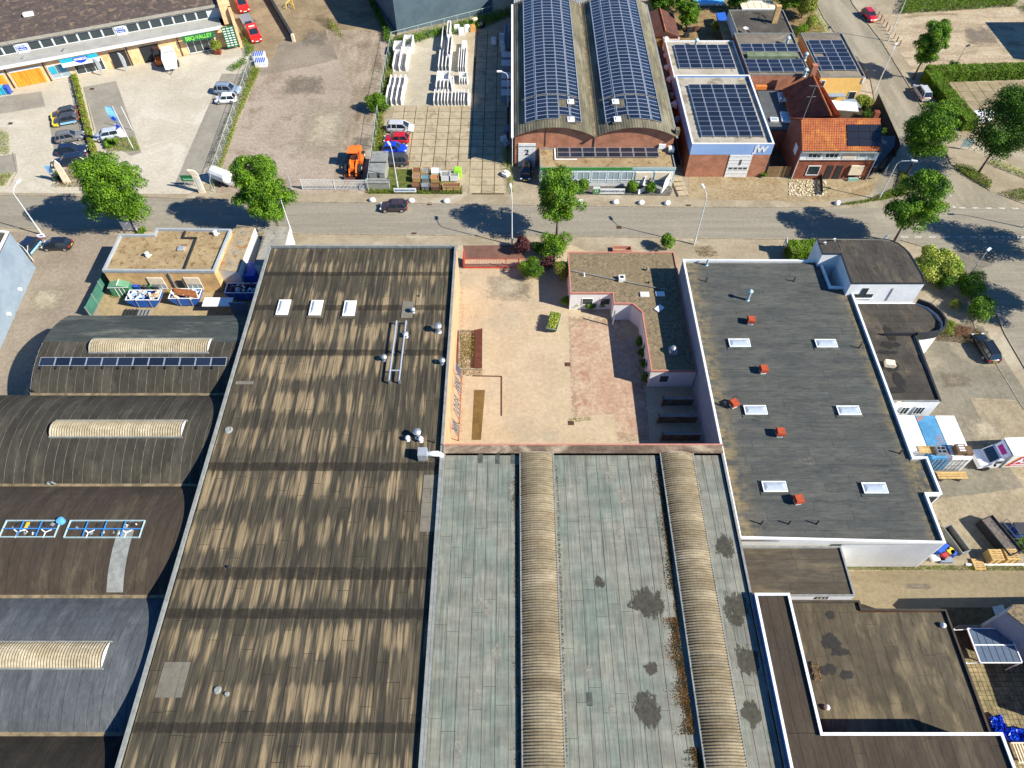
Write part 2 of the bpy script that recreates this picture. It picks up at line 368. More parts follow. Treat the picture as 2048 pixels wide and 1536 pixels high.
# kerbs
def kerb(pts, w=.14, h=.1, mat=None):
    m = MB(); P = WL(pts)
    for a, b in zip(P[:-1], P[1:]):
        a, b = Vector(a), Vector(b); n = (b-a).normalized(); n = Vector((-n.y, n.x)) * w / 2
        m.prism([tuple(a-n), tuple(b-n), tuple(b+n), tuple(a+n)], 0, h)
    struct('kerb', m, mat or m_kerb)
kerb([(-900,371),(-200,388),(300,395),(600,404),(1300,414),(1640,415)])
kerb([(-900,441),(-200,452),(600,468),(1150,473),(1640,480),(1800,480)])
kerb([(1640,415),(1690,411),(1740,402),(1790,380),(1800,345),(1790,300),(1752,215),(1742,160),(1648,37),(1600,-60)])
kerb([(1680,-60),(1705,8),(1765,86),(1838,205),(1870,260),(1902,329),(1980,382)])
kerb([(1996,388),(2048,408),(2400,420)])
kerb([(1800,480),(1850,495),(1871,507),(1928,542),(1959,575),(1989,621),(2010,669),(2048,734),(2200,990)])
kerb([(1860,610),(1930,560)]); kerb([(1968,700),(1944,640),(1975,700),(2048,820)], .1, .06)
# low white edging, forecourt kerbs
kerb([(189,262),(168,174)], .12, .08); kerb([(26,306),(34,345),(20,372)], .12, .08)
# markings
mk = MB()
def mark(a, b, w=.14):
    a, b = Vector(W(*a)), Vector(W(*b)); n = (b-a).normalized(); n = Vector((-n.y, n.x)) * w / 2
    mk.add([(*p, .014) for p in (a-n, b-n, b+n, a+n)], [(0, 1, 2, 3)])
for i in range(5): mark((1918+26.5*i, 415.6+.3*i), (1931+26.5*i, 415.8+.3*i), .3)
for i in range(6): mark((1802+27.6*i, 474), (1816+27.6*i, 474), .3)
mark((2026,474.5), (2075,474.5), .3)
mark((1894,379), (1902,393), .2)
def tri(x, y, w, h):
    mk.add([(*W(x-w/2, y), .014), (*W(x+w/2, y), .014), (*W(x-w/3, y-h), .014)], [(0, 1, 2)])
for i in range(3): tri(1881+14*i, 415.5, 8, 5)
for i in range(6): mk.add([(*W(1962+13*i, 472), .014), (*W(1969+13*i, 477), .014), (*W(1970+13*i, 472), .014)], [(0, 1, 2)])
part('road_markings', mk, m_white_line, kind='structure')
# drain covers
dm = M('rusty_grate', A(140,86,56), A(90,60,44), scale=3)
for i, (x, y, lab) in enumerate([(21,247,'rusty drain cover in the left forecourt'),(184,178,'rusty drain cover in the bay by the hedge'),(859,408,'drain at the kerb beside the dark hatchback'),(828,468,'drain on the near side of the road'),(1377,412,'drain at the kerb near the brick unit numbered one'),(1238,455,'brown manhole in the middle of the road'),(1135,729,'square drain between concrete and brick paving'),(1142,846,'square drain near the pink wall')]):
    m = MB(); c = W(x, y); m.box(c[0]-.35, c[1]-.3, .012, c[0]+.35, c[1]+.3, .03)
    for k in range(4): m.box(c[0]-.28+k*.16, c[1]-.22, .03, c[0]-.22+k*.16, c[1]+.22, .036, 1)
    solo('drain_cover', m, [dm, m_dark], lab, 'drain cover', 'drain covers set in the paving')
# ---------------------------------------------------------------- concrete slabs of the precast yard (pieces of the ground)
slab_mats = [M('concrete_slab', A(214,196,162), A(200,182,148), scale=.8, rnd=.07, fine=.1, c3=A(178,160,128), scale3=.5)]
sy = bpy.data.objects.new('slab_yard', None); COL.objects.link(sy); sy['kind'] = 'structure'
j = MB(); j.add([(*p, .004) for p in WL([(786,334),(1016,330),(1024,62),(940,62),(935,214),(788,214)])] , [(0,1,2,3,4,5)])
j.add([(*p, .0035) for p in WL([(944,389),(1008,389),(1016,329),(944,330)])], [(0,1,2,3)])
part('joint_bed', j, M('joint_soil', A(84,68,44), A(104,86,56), scale=2), sy)
sm = MB(); sm.box(-.895, -.895, 0, .895, .895, .05); sme = sm.mesh('slab', slab_mats[0])
random.seed(3)
x1s, y0s = W(1014, 388)[0] - .95, W(950, 387)[1] + .95
for r in range(27):
    for c in range(10):
        x = -1.7 - 1.9 * c; y = y0s + 1.9 * r
        q = (1024 + FPX * x / (y*_c + CAM_H*_s), 0)
        Y = y*_c + CAM_H*_s; Z = y*_s - CAM_H*_c; py = 768 - FPX * Z / Y; px = q[0]
        left = 925 if py > 352 else 792 if py > 212 else 942
        if px < left or py < 60 or (py > 338 and px < 925): continue
        o = link(bpy.data.objects.new('slab', sme), sy)
        o.location = (x, y, random.uniform(-.012, .0) ); o.rotation_euler = (random.uniform(-.004, .004), random.uniform(-.004, .004), random.uniform(-.006, .006))
# big slabs top right corner
m = MB(); m.add([(*p, .004) for p in WL([(1884,176),(2200,172),(2300,256),(1925,250)])], [(0,1,2,3)])
sy2 = bpy.data.objects.new('slab_corner', None); COL.objects.link(sy2); sy2['kind'] = 'structure'
part('joint_bed', m, MATS['joint_soil'], sy2)
sm = MB(); sm.box(-.96, -1.45, 0, .96, 1.45, .05); sme2 = sm.mesh('slab', M('grey_slab', A(190,172,138), A(168,150,116), scale=.6, rnd=.08))
bx, by = W(1905, 200)
for r in range(-2, 4):
    for c in range(-1, 9):
        x, y = bx + 2*c + 1, by + 3*r - 2
        Y = y*_c + CAM_H*_s; Z = y*_s - CAM_H*_c; px, py = 1024 + FPX*x/Y, 768 - FPX*Z/Y
        if py > 258 or py < 170 or px < 1880 + (py-172)*.42: continue
        o = link(bpy.data.objects.new('slab', sme2), sy2); o.location = (x, y, -.01)
# ---------------------------------------------------------------- foliage
def leafmat(name, a, b, c, tr=.25):
    t = NT(name); g = t.n('ShaderNodeNewGeometry'); r = g.outputs['Random Per Island']
    col = t.mix(t.ramp(r, 0, 1), a, b)
    col = t.mix(t.ramp(t.noise(g.outputs['Position'], .8, 3, .6), .42, .68), col, c)
    t.fin(col, .55, 0, .3)
    tl = t.n('ShaderNodeBsdfTranslucent'); t.l(col, tl.inputs[0]); ms = t.n('ShaderNodeMixShader'); ms.inputs[0].default_value = tr
    t.l(t.b.outputs[0], ms.inputs[1]); t.l(tl.outputs[0], ms.inputs[2]); t.l(ms.outputs[0], t.out.inputs[0]); return t.mat
ml_tree = leafmat('maple_leaves', (.075,.19,.008), (.22,.37,.014), (.028,.095,.006))
ml_tree2 = leafmat('dark_leaves', (.045,.13,.008), (.14,.27,.012), (.02,.07,.006))
ml_hedge = leafmat('hedge_leaves', (.11,.22,.01), (.20,.34,.012), (.14,.20,.015))
ml_weed = leafmat('weed_leaves', (.16,.24,.02), (.30,.36,.035), (.28,.25,.06))
ml_grass = leafmat('grass_blades', (.13,.22,.02), (.24,.31,.03), (.22,.22,.05))
ml_purple = leafmat('purple_leaves', (.10,.025,.03), (.16,.05,.05), (.04,.012,.02))
ml_yellow = leafmat('variegated_leaves', (.34,.42,.04), (.52,.54,.12), (.16,.28,.02))
ml_dry = leafmat('dry_leaves', (.22,.12,.05), (.30,.19,.08), (.16,.15,.04))
ml_red = leafmat('red_flowers', (.35,.05,.04), (.45,.14,.08), (.12,.14,.03))
ml_moss = leafmat('roof_moss', (.11,.05,.01), (.20,.10,.02), (.05,.045,.01))
m_bark = M('bark', (.12,.10,.075), (.07,.058,.045), scale=3, stretch=(1, 1, .3))
m_core = M('hedge_interior', A(60,84,22), A(34,50,14), scale=4, obj=True, fine=.4)
def leaves(name, pts, nrm, size, mat, parent=None, seed=0, asp=.62, kind=None):
    """leaf-sized folded faces at pts with outward directions nrm"""
    rs = np.random.RandomState(seed); n = len(pts)
    nrm = nrm + rs.normal(0, .55, (n, 3)); nrm /= np.linalg.norm(nrm, axis=1)[:, None] + 1e-9
    t = np.cross(nrm, rs.normal(0, 1, (n, 3))); t /= np.linalg.norm(t, axis=1)[:, None] + 1e-9
    b = np.cross(nrm, t); s = (size * rs.uniform(.55, 1.25, n))[:, None]
    a0 = pts - t*s*.5; a1 = pts + t*s*.5; b0 = pts + b*s*asp*.5 + nrm*s*.12; b1 = pts - b*s*asp*.5 + nrm*s*.12
    v = np.stack([a0, b0, a1, b1], 1).reshape(-1, 3); idx = np.arange(n)*4
    f = np.stack([idx, idx+1, idx+2, idx, idx+2, idx+3], 1).reshape(-1, 3)
    me = bpy.data.meshes.new(name); me.vertices.add(len(v)); me.vertices.foreach_set('co', v.ravel().astype(np.float32))
    nf = len(f); me.loops.add(nf*3); me.polygons.add(nf)
    me.loops.foreach_set('vertex_index', f.ravel().astype(np.int32))
    me.polygons.foreach_set('loop_start', np.arange(0, nf*3, 3, dtype=np.int32))
    me.update(calc_edges=True); me.materials.append(mat)
    o = link(bpy.data.objects.new(name, me), parent)
    if kind: o['kind'] = kind
    return o
def cloud(clumps, n, rs, squash=.8):
    cl = np.array(clumps); wt = cl[:, 3]**2; wt /= wt.sum(); ci = rs.choice(len(cl), n, p=wt)
    d = rs.normal(0, 1, (n, 3)); d /= np.linalg.norm(d, axis=1)[:, None]; d[:, 2] = np.where(rs.rand(n) < .25, d[:, 2], np.abs(d[:, 2])*1.0)
    r = cl[ci, 3][:, None] * rs.uniform(.55, 1.05, (n, 1))
    return cl[ci, :3] + d * r * np.array([1, 1, squash]), d
def tree(px, py, H, rx, label, seed, mat=None, n=9000, lean=(0, 0), crown=(.3, 1.0), leaf=.26, ry=None, group='leafy street trees', name='street_tree', trunk=.16, base=None, topw=.6):
    c = base or W(px, py); ry = ry or rx; rs = np.random.RandomState(seed); mat = mat or ml_tree
    T = thing(name, label, 'tree', (c[0], c[1], 0), 0, group)
    z0, z1 = H*crown[0], H*crown[1]; hc = (z1-z0)/2; cz = (z0+z1)/2
    cl = []
    for i in range(58):
        k = rs.uniform(-1, 1); a = rs.uniform(0, 2*math.pi); prof = math.sqrt(max(0, 1 - k*k)) * (1 - (1-topw)*max(0, k))
        rr = rs.uniform(.35, .9) * prof
        cr = rs.uniform(.15, .30) * min(rx, ry)
        cl.append((rx*rr*math.cos(a) + lean[0]*(k+1)/2, ry*rr*math.sin(a) + lean[1]*(k+1)/2, cz + k*(hc-cr*.8), cr))
    for i in range(16): k = rs.uniform(-.75, .8); a = rs.uniform(0, 6.28); cl.append((rx*.45*math.cos(a) + lean[0]*(k+1)/2, ry*.45*math.sin(a) + lean[1]*(k+1)/2, cz + k*hc, rs.uniform(.28, .38)*rx))
    m = MB(); top = (lean[0]*.5, lean[1]*.5, cz + hc*.2)
    m.tube((0, 0, -.05), (lean[0]*.1, lean[1]*.1, z0), trunk*1.15, 8, trunk*.85); m.tube((lean[0]*.1, lean[1]*.1, z0), top, trunk*.85, 7, trunk*.45)
    for i in range(11):
        q = cl[i]; k = rs.uniform(.0, .6); st = Vector((lean[0]*.1, lean[1]*.1, z0)).lerp(Vector(top), k)
        m.tube(tuple(st), q[:3], trunk*.4, 5, trunk*.12)
    part('trunk', m, m_bark, T, smooth=True)
    n = int(n*2.1); p, d = cloud(cl, n, rs); leaves('crown', p, d, leaf, mat, T, seed); return T
def shrub(px, py, rx, h, label, seed, mat, n=1500, leaf=.2, ry=None, name='shrub', group=None, cat='shrub', base=None, spiky=False):
    c = base or W(px, py); ry = ry or rx; rs = np.random.RandomState(seed)
    T = thing(name, label, cat, (c[0], c[1], 0), 0, group)
    cl = [(0, 0, h*.5, min(rx, h*.5)*.8)]
    for i in range(12):
        a = rs.uniform(0, 6.28); k = rs.uniform(.3, .62); cl.append((rx*k*math.cos(a), ry*k*math.sin(a), rs.uniform(.25, .7)*h, rs.uniform(.3, .42)*min(rx, h)))
    m = MB()
    for i in range(5): m.tube((0, 0, -.03), cl[i+1][:3], .04, 4, .02)
    part('stem', m, m_bark, T)
    n = int(n*1.8); p, d = cloud(cl, n, rs, 1.0); p[:, 2] = np.maximum(p[:, 2], .03)
    leaves('foliage', p, d, leaf, mat, T, seed, asp=.25 if spiky else .62); return T
def scatter(name, poly, n, h, size, mat, label, cat='weeds', seed=0, stuff=True, z=0.0, world=False, up=.9, asp=.25):
    """uncountable low growth over a ground polygon"""
    P = poly if world else WL(poly, z); rs = np.random.RandomState(seed)
    P = ccw(P); xs = [p[0] for p in P]; ys = [p[1] for p in P]; out = []
    import mathutils
    while len(out) < n:
        q = (rs.uniform(min(xs), max(xs)), rs.uniform(min(ys), max(ys)))
        ins = False; k = len(P); j2 = k-1
        for i in range(k):
            if (P[i][1] > q[1]) != (P[j2][1] > q[1]) and q[0] < (P[j2][0]-P[i][0])*(q[1]-P[i][1])/(P[j2][1]-P[i][1]) + P[i][0]: ins = not ins
            j2 = i
        if ins: out.append(q)
    o3 = np.array([(a, b, z + rs.uniform(0.02, h)) for a, b in out]); cx, cy = o3[:, 0].mean(), o3[:, 1].mean()
    o3 -= np.array([cx, cy, z]); nr = rs.normal(0, up, (n, 3)) ; nr[:, 2] += .6
    o = leaves(name, o3, nr, size, mat, None, seed, asp); o.location = (cx, cy, z)
    o['kind'] = 'stuff'; o['label'] = label; o['category'] = cat; return o
def hedge(a, b, wd, h, label, seed, mat=None, n=6000, leaf=.16, group=None, world=False, gaps=0.0):
    a, b = (Vector(a), Vector(b)) if world else (Vector(W(*a)), Vector(W(*b))); rs = np.random.RandomState(seed); L = (b-a).length; c = (a+b)/2; d = (b-a)/L
    T = thing('hedge', label, 'hedge', (c.x, c.y, 0), math.atan2(d.y, d.x), group)
    m = MB(); k = max(2, int(L/1.2))
    for i in range(k): m.tube((-L/2 + (i+.5)*L/k, 0, 0), (-L/2 + (i+.5)*L/k + rs.uniform(-.2,.2), rs.uniform(-.2,.2)*wd, h*.85), .05, 4, .03)
    part('stem', m, m_bark, T)
    part('twig_core', MB().box(-L/2+.12, -wd/2+.12, .05, L/2-.12, wd/2-.12, h-.14), m_core, T)
    n = int(n*1.5); leaf *= 1.25; f = rs.rand(n); p = np.zeros((n, 3)); nr = np.zeros((n, 3))
    at, asd = wd*L, 2*h*L; tot = at + asd + 2*h*wd
    u = rs.uniform(-.5, .5, n)*L; v = rs.uniform(-.5, .5, n); ww = rs.rand(n)
    top = f < at/tot; sd_ = (f >= at/tot) & (f < (at+asd)/tot); en = ~(top | sd_)
    p[top] = np.stack([u[top], v[top]*wd, np.full(top.sum(), h)], 1); nr[top] = (0, 0, 1)
    sg = np.sign(v); p[sd_] = np.stack([u[sd_], sg[sd_]*wd/2, ww[sd_]*h], 1); nr[sd_] = np.stack([0*u[sd_], sg[sd_], 0*u[sd_]], 1)
    p[en] = np.stack([sg[en]*L/2, u[en]/L*wd, ww[en]*h], 1); nr[en] = np.stack([sg[en], 0*u[en], 0*u[en]], 1)
    und = (np.sin(p[:, 0]*2.3+seed)*.06 + np.sin(p[:, 0]*5.1)*.04)[:, None]
    p += nr*(rs.uniform(-.14, .05, (n, 1)) + und); p[:, 2] = np.maximum(p[:, 2], .02)
    leaves('foliage', p, nr, leaf, mat or ml_hedge, T, seed); return T
# ================================================================ roofing materials
def bandroof():
    t = NT('brown_bitumen'); p = t.pos(); sp = t.n('ShaderNodeSeparateXYZ'); t.l(p, sp.inputs[0])
    wob = t.noise(t.mapping(p, (.05, .12, 0)), 1, 3)
    ph = t.math('ADD', t.math('MULTIPLY', sp.outputs[1], 2*math.pi/4.9), t.math('MULTIPLY', wob, 7.0))
    band = t.ramp(t.math('SINE', ph), -1.2, .9)
    big = t.noise(t.mapping(p, (.08, .06, 0), loc=(2, 5, 0)), 1, 3)
    sx = t.n('ShaderNodeTexNoise'); sx.noise_dimensions = '2D'; sx.inputs['Scale'].default_value = 1.0; sx.inputs['Detail'].default_value = 2
    t.l(t.mapping(p, (1.75, .13, 0)), sx.inputs['Vector'])
    n = t.math('ADD', sx.outputs[0], t.math('MULTIPLY', t.math('SUBTRACT', big, .5), .55))
    pale = t.ramp(t.math('ADD', n, t.math('MULTIPLY', band, .20)), .61, .87)
    n2 = t.noise(t.mapping(p, (2.4, .06, 0), loc=(7, 3, 0)), 1.2, 3, .6)
    pale = t.math('MAXIMUM', pale, t.math('MULTIPLY', t.ramp(n2, .5, .72), .5))
    col = t.mix(t.ramp(t.noise(t.mapping(p, (1.5, .2, 0)), .8, 4, .6), .35, .65), A(98,90,72), A(70,65,53))
    col = t.mix(pale, col, A(176,154,118))
    f = t.noise(t.mapping(p, (3.6, .22, 0)), 1.3, 5, .8)
    col = t.mix(1.0, col, t.ramp(f, .32, .68, .62, 1.22), 'MULTIPLY')
    col = t.mix(t.ramp(t.noise(t.mapping(p, (5, .1, 0), loc=(1, 4, 0)), 1, 3), .58, .64, 0, .5), col, A(58,52,44)); col = t.objrand(col, .1)
    t.bump(f, .15, .02); return t.fin(col, .85, 0, .35)
m_brown = bandroof()
def greenroof():
    t = NT('pale_green_bitumen'); p = t.pos(); sp = t.n('ShaderNodeSeparateXYZ'); t.l(p, sp.inputs[0])
    col = t.mix(t.ramp(t.noise(t.mapping(p, (.5, .25, 0)), .7, 4, .6), .36, .62), A(146,156,142), A(164,164,148))
    col = t.mix(t.ramp(t.noise(t.mapping(p, (1, .4, 0), loc=(9, 0, 0)), .5, 4, .6), .54, .68, 0, .8), col, A(176,172,156))
    col = t.mix(t.ramp(t.noise(t.mapping(p, (2.5, .2, 0)), .8, 4, .65), .56, .75, 0, .6), col, A(118,126,118))
    br = t.math('MULTIPLY', t.ramp(sp.outputs[0], 9.5, 13.5), t.ramp(t.noise(t.mapping(p, (1, .5, 0), loc=(3, 8, 0)), .6, 4, .65), .4, .6, .25, .9))
    col = t.mix(br, col, A(160,156,142))
    f = t.noise(t.mapping(p, (4.2, .25, 0)), 1.3, 6, .8)
    col = t.mix(1.0, col, t.ramp(f, .32, .68, .74, 1.13), 'MULTIPLY'); col = t.mix(t.ramp(t.noise(t.mapping(p, (5.5, .13, 0), loc=(1, 4, 0)), 1, 3), .57, .63, 0, .45), col, A(98,104,96)); col = t.mix(1.0, col, t.ramp(t.noise(t.mapping(p, (.16, .8, 0)), 1, 4, .6), .36, .64, .88, 1.09), 'MULTIPLY'); col = t.mix(1.0, col, t.ramp(t.noise(t.mapping(p, (.9, .9, 0)), .8, 5, .7), .34, .66, .86, 1.08), 'MULTIPLY'); col = t.objrand(col, .035)
    t.bump(f, .15, .02); return t.fin(col, .8, 0, .35)
m_green = greenroof()
def greyroof():
    t = NT('dark_grey_bitumen'); p = t.pos(); sp = t.n('ShaderNodeSeparateXYZ'); t.l(p, sp.inputs[0])
    col = t.mix(t.ramp(t.noise(t.mapping(p, (.3, 1.2, 0)), .8, 5, .62), .35, .65), A(94,97,94), A(112,112,106))
    wr = t.noise(t.mapping(p, (.5, 3.2, 0)), 1.1, 5, .68, .8)
    col = t.mix(t.ramp(wr, .58, .66, 0, .55), col, A(56,62,64))
    col = t.mix(t.ramp(wr, .36, .30, 0, .45), col, A(136,134,122))
    e = t.math('MAXIMUM', t.ramp(sp.outputs[0], 24.2, 21.6), t.ramp(sp.outputs[0], 38.6, 40.6))
    e = t.math('MULTIPLY', e, t.ramp(t.noise(p, .9, 5, .7), .38, .6))
    col = t.mix(e, col, A(158,142,108))
    col = t.mix(t.ramp(t.noise(p, .35, 5, .75), .64, .72, 0, .6), col, A(142,134,112))
    col = t.mix(1.0, col, t.ramp(t.noise(t.mapping(p, (.6, 2.6, 0)), 1.4, 7, .85), .32, .68, .74, 1.2), 'MULTIPLY'); col = t.objrand(col, .05)
    t.bump(wr, .25, .04); return t.fin(col, .95, 0, .15)
m_grey = greyroof()
def felt(name, a, b, c, st=(1, 1, 1), sc=.6, rnd=.07, pal=.5):
    t = NT(name); p = t.pos()
    col = t.mix(t.ramp(t.noise(t.mapping(p, st), sc, 5, .62), .36, .64), a, b)
    col = t.mix(t.ramp(t.noise(t.mapping(p, st, loc=(5, 2, 0)), sc*.7, 4, .65), pal, pal+.16), col, c)
    f = t.noise(t.mapping(p, tuple(2.4*q for q in st)), 1.2, 6, .8)
    col = t.mix(1.0, col, t.ramp(f, .32, .68, .78, 1.15), 'MULTIPLY'); t.bump(f, .12, .02)
    return t.fin(t.objrand(col, rnd), .95, 0, .2)
m_vault1 = felt('vault_felt_brown', A(84,80,70), A(72,68,60), A(98,92,80), (1.4, .4, 1))
m_vault2 = felt('vault_felt_grey', A(92,98,94), A(80,86,84), A(128,130,118), (.35, 1.5, 1), .6, .03)
m_vault4 = felt('vault_felt_blue', A(108,113,116), A(96,101,105), A(122,126,128), (1.6, .4, 1))
m_vault5 = felt('vault_felt_dark', A(66,60,52), A(56,52,46), A(80,72,62), (1.2, .5, 1))
m_feltD = felt('stained_brown_felt', A(112,102,84), A(96,88,72), A(146,132,104), (1, .35, 1), .5)
m_feltC = felt('dark_brown_felt', A(92,80,68), A(82,72,62), A(108,98,80), (1.5, .3, 1), .5)
m_feltB = felt('tan_brown_felt', A(108,100,84), A(96,88,76), A(130,118,96), (.3, 1.2, 1), .5)
m_feltT = felt('tower_felt', A(94,88,80), A(80,76,70), A(114,104,88), (1, .5, 1), .8)
m_seam_dark = flat('seam_dark', A(44,40,34), .95)
m_seam_pale = M('seam_pale', A(186,176,150), A(140,132,112), scale=2)
m_seam_green = M('seam_green', A(104,110,100), A(82,88,80), scale=2)
def gravelroof():
    t = NT('gravel_roof'); p = t.pos()
    col = t.mix(t.ramp(t.noise(p, 3.2, 6, .88), .36, .64), A(184,164,130), A(98,86,66))
    col = t.mix(t.ramp(t.noise(p, .4, 4, .65), .48, .66), col, A(150,132,104))
    col = t.mix(t.ramp(t.noise(p, 9, 2, .7), .62, .68), col, A(206,188,156)); t.bump(t.noise(p, 9, 3, .8), .5, .03)
    return t.fin(col, 1, 0, .2)
m_gravelroof = gravelroof()
def dirtyroof():
    t = NT('sandy_flat_roof'); p = t.pos()
    col = t.mix(t.ramp(t.noise(p, .5, 5, .65), .36, .64), A(204,180,136), A(180,156,118))
    col = t.mix(t.ramp(t.noise(p, 1.4, 6, .78), .52, .62), col, A(150,110,70))
    col = t.mix(t.ramp(t.noise(p, 6, 3, .7), .62, .7), col, A(216,198,160)); return t.fin(col, 1, 0, .2)
m_dirty = dirtyroof()
m_corr = felt('old_translucent_sheet', A(206,192,162), A(184,168,138), A(216,204,178), (.6, 1.2, 1), .6, .09, .56)
m_corr2 = felt('weathered_grp_sheet', A(178,164,136), A(156,140,112), A(190,176,148), (.5, 1.2, 1), .5, .13, .56)
m_asb = felt('fibre_cement', A(146,138,112), A(118,112,92), A(162,154,130), (2.4, .3, 1), .5, .06)
m_brick = brickmat('orange_brick', A(196,128,96, 1.15), A(172,106,78, 1.15), A(176,146,122, 1.15))
m_brick_dk = brickmat('brown_brick', A(150,80,56, 1.0), A(128,68,48, 1.0), A(140,104,84, 1.0))
m_brick_pale = brickmat('peach_brick', A(240,190,140, .95), A(226,172,122, .95), A(226,190,150, .95))
m_brick_buff = brickmat('buff_brick', A(210,172,118, .95), A(192,154,104, .95), A(200,168,124, .95))
m_render = M('white_render_wall', (.74, .74, .72), (.68, .68, .66), scale=.4, fine=.05)
m_salmon = M('salmon_wall', A(244,182,140, 1.35), A(232,168,126, 1.35), scale=.5, fine=.06)
m_pink = flat('pink_coping', A(232,158,136), .6)
m_redmetal = flat('coral_red_metal', A(226,88,60), .5)
m_bluegrey = M('bluegrey_cladding', A(150,166,180, 1.3), A(136,152,168, 1.3), scale=.4, fine=.04)
m_navy = M('dark_blue_cladding', A(86,104,112, 1.2), A(76,94,104, 1.2), scale=.4, fine=.05)
m_blue = flat('blue_fascia', A(70,120,190, 1.2), .5)
m_glass = flat('window_glass', (.03, .045, .05), .06, 0, .9)
m_glass_pale = flat('pale_glass', (.32, .40, .42), .12, 0, .8)
m_dome = flat('opal_dome', (.40, .45, .50), .15, 0, .8)
m_zinc = M('zinc_trim', A(176,178,172), A(152,154,148), scale=1.5, fine=.06)
m_cream = flat('cream_blind', A(244,226,196, 1.25), .8)
m_grn = flat('green_band', A(60,150,60, 1.3), .5)
m_teal = flat('pale_teal_frame', A(180,206,208, 1.25), .5)

# ================================================================ building helpers
def walls(parent, poly, z0, z1, mats, name='wall', th=.12):
    p = ccw(poly); n = len(p); q = inset(p, th); out = []
    for i in range(n):
        a, b = p[i], p[(i+1) % n]; c, d = q[(i+1) % n], q[i]
        mm = mats[i % len(mats)] if isinstance(mats, (list, tuple)) else mats
        out.append(part(name, MB().prism([a, b, c, d], z0, z1), mm, parent, True))
    return out
def ring(parent, poly, wd, z0, z1, mat, name='parapet', out=0.0):
    o = inset(poly, -out) if out else ccw(poly); i = inset(poly, wd); n = len(o); m = MB()
    vs = [(*p, z0) for p in o] + [(*p, z1) for p in o] + [(*p, z1) for p in i] + [(*p, z0) for p in i]
    fs = []
    for k in range(n):
        l = (k+1) % n
        for a in range(4): b = (a+1) % 4; fs.append((a*n+k, a*n+l, b*n+l, b*n+k))
    m.add(vs, fs); return part(name, m, mat, parent, True)
def strips(parent, polys, z, ax, wd, seg, mat, seed, under=None, gap=.035, th=.018, name='roofing_felt', jitter=.012):
    rs = random.Random(seed)
    for poly in polys:
        P = ccw(poly); xs = [p[0] for p in P]; ys = [p[1] for p in P]; x0, x1, y0, y1 = min(xs), max(xs), min(ys), max(ys)
        if under:
            part('roof_deck', MB().prism(P, z - .15, z), under, parent, True)
        u0, u1, v0, v1 = (x0, x1, y0, y1) if ax == 'y' else (y0, y1, x0, x1)
        k = max(1, round((u1-u0)/wd)); ww = (u1-u0)/k
        for i in range(k):
            v = v0 - rs.uniform(0, seg*.8)
            while v < v1:
                s2 = seg * rs.uniform(.85, 1.1); a, b = max(v, v0), min(v+s2, v1)
                v += s2
                if b - a < .25: continue
                u = u0 + i*ww
                r = [(u+gap/2, a+gap/2), (u+ww-gap/2, a+gap/2), (u+ww-gap/2, b-gap/2), (u+gap/2, b-gap/2)]
                if ax == 'x': r = [(q[1], q[0]) for q in r]
                r = clip(ccw(r), P)
                if len(r) < 3: continue
                part(name, MB().prism(r, z + .001, z + th + rs.uniform(0, jitter), bot=False), mat, parent, True)
def rect(x0, y0, x1, y1): return [(x0, y0), (x1, y0), (x1, y1), (x0, y1)]
def window(parent, a, b, z0, z1, frame=None, glass=None, nx=2, nz=1, dep=.06, fw=.07, name='window'):
    """window on the outside of a wall running a->b (outside on the right), frame and glass"""
    a, b = Vector(a), Vector(b); d = (b-a); L = d.length; d /= L; n = Vector((d.y, -d.x)); m = MB()
    def bar(u0, u1, w0, w1, dp=dep):
        p, q = a + d*u0, a + d*u1; m.prism([tuple(p), tuple(q), tuple(q+n*dp), tuple(p+n*dp)], w0, w1)
    bar(0, L, z0, z0+fw); bar(0, L, z1-fw, z1); bar(0, fw, z0+fw, z1-fw); bar(L-fw, L, z0+fw, z1-fw)
    for i in range(1, nx): bar(L*i/nx-fw*.35, L*i/nx+fw*.35, z0+fw, z1-fw, dep*.9)
    for i in range(1, nz): zz = z0+(z1-z0)*i/nz; bar(fw, L-fw, zz-fw*.35, zz+fw*.35, dep*.8)
    f = part(name, m, frame or m_white, parent, True)
    g = MB(); p, q = a + d*fw, a + d*(L-fw); g.prism([tuple(p), tuple(q), tuple(q+n*dep*.4), tuple(p+n*dep*.4)], z0+fw, z1-fw)
    part('pane', g, glass or m_glass, f, True); return f
def slabbox(parent, name, x0, y0, z0, x1, y1, z1, mat, **k): return part(name, MB().box(x0, y0, z0, x1, y1, z1), mat, parent, True, **k)

# ================================================================ long brown roofed hall
BR = rect(-30.1, -6, -6.85, 66.1)
T = thing('brown_roof_hall', 'long flat roofed hall with streaky brown bitumen roof and salmon side wall', 'hall', (-18.5, 30, 0))
walls(T, BR, 0, 7.0, [m_brick_dk, m_salmon, m_white2, m_bluegrey])
strips(T, [rect(-29.85, -5.8, -7.1, 65.9)], 6.9, 'y', 1.03, 7.6, m_brown, 1, m_seam_dark, gap=.04)
ring(T, BR, .22, 7.0, 7.32, m_zinc); ring(T, BR, .26, 7.32, 7.37, m_zinc, 'coping', .03)
strips(T, [rect(-8.6, 28.0, -7.2, 34)], 6.945, 'x', 1.45, 2, M('pale_patch', A(150,142,126), A(136,130,116), rnd=.03), 4, None, name='patch_sheet')
strips(T, [rect(-28.8, 13.6, -26.6, 16.4)], 6.945, 'x', 3, 3, MATS['pale_patch'], 5, None, name='patch_sheet')
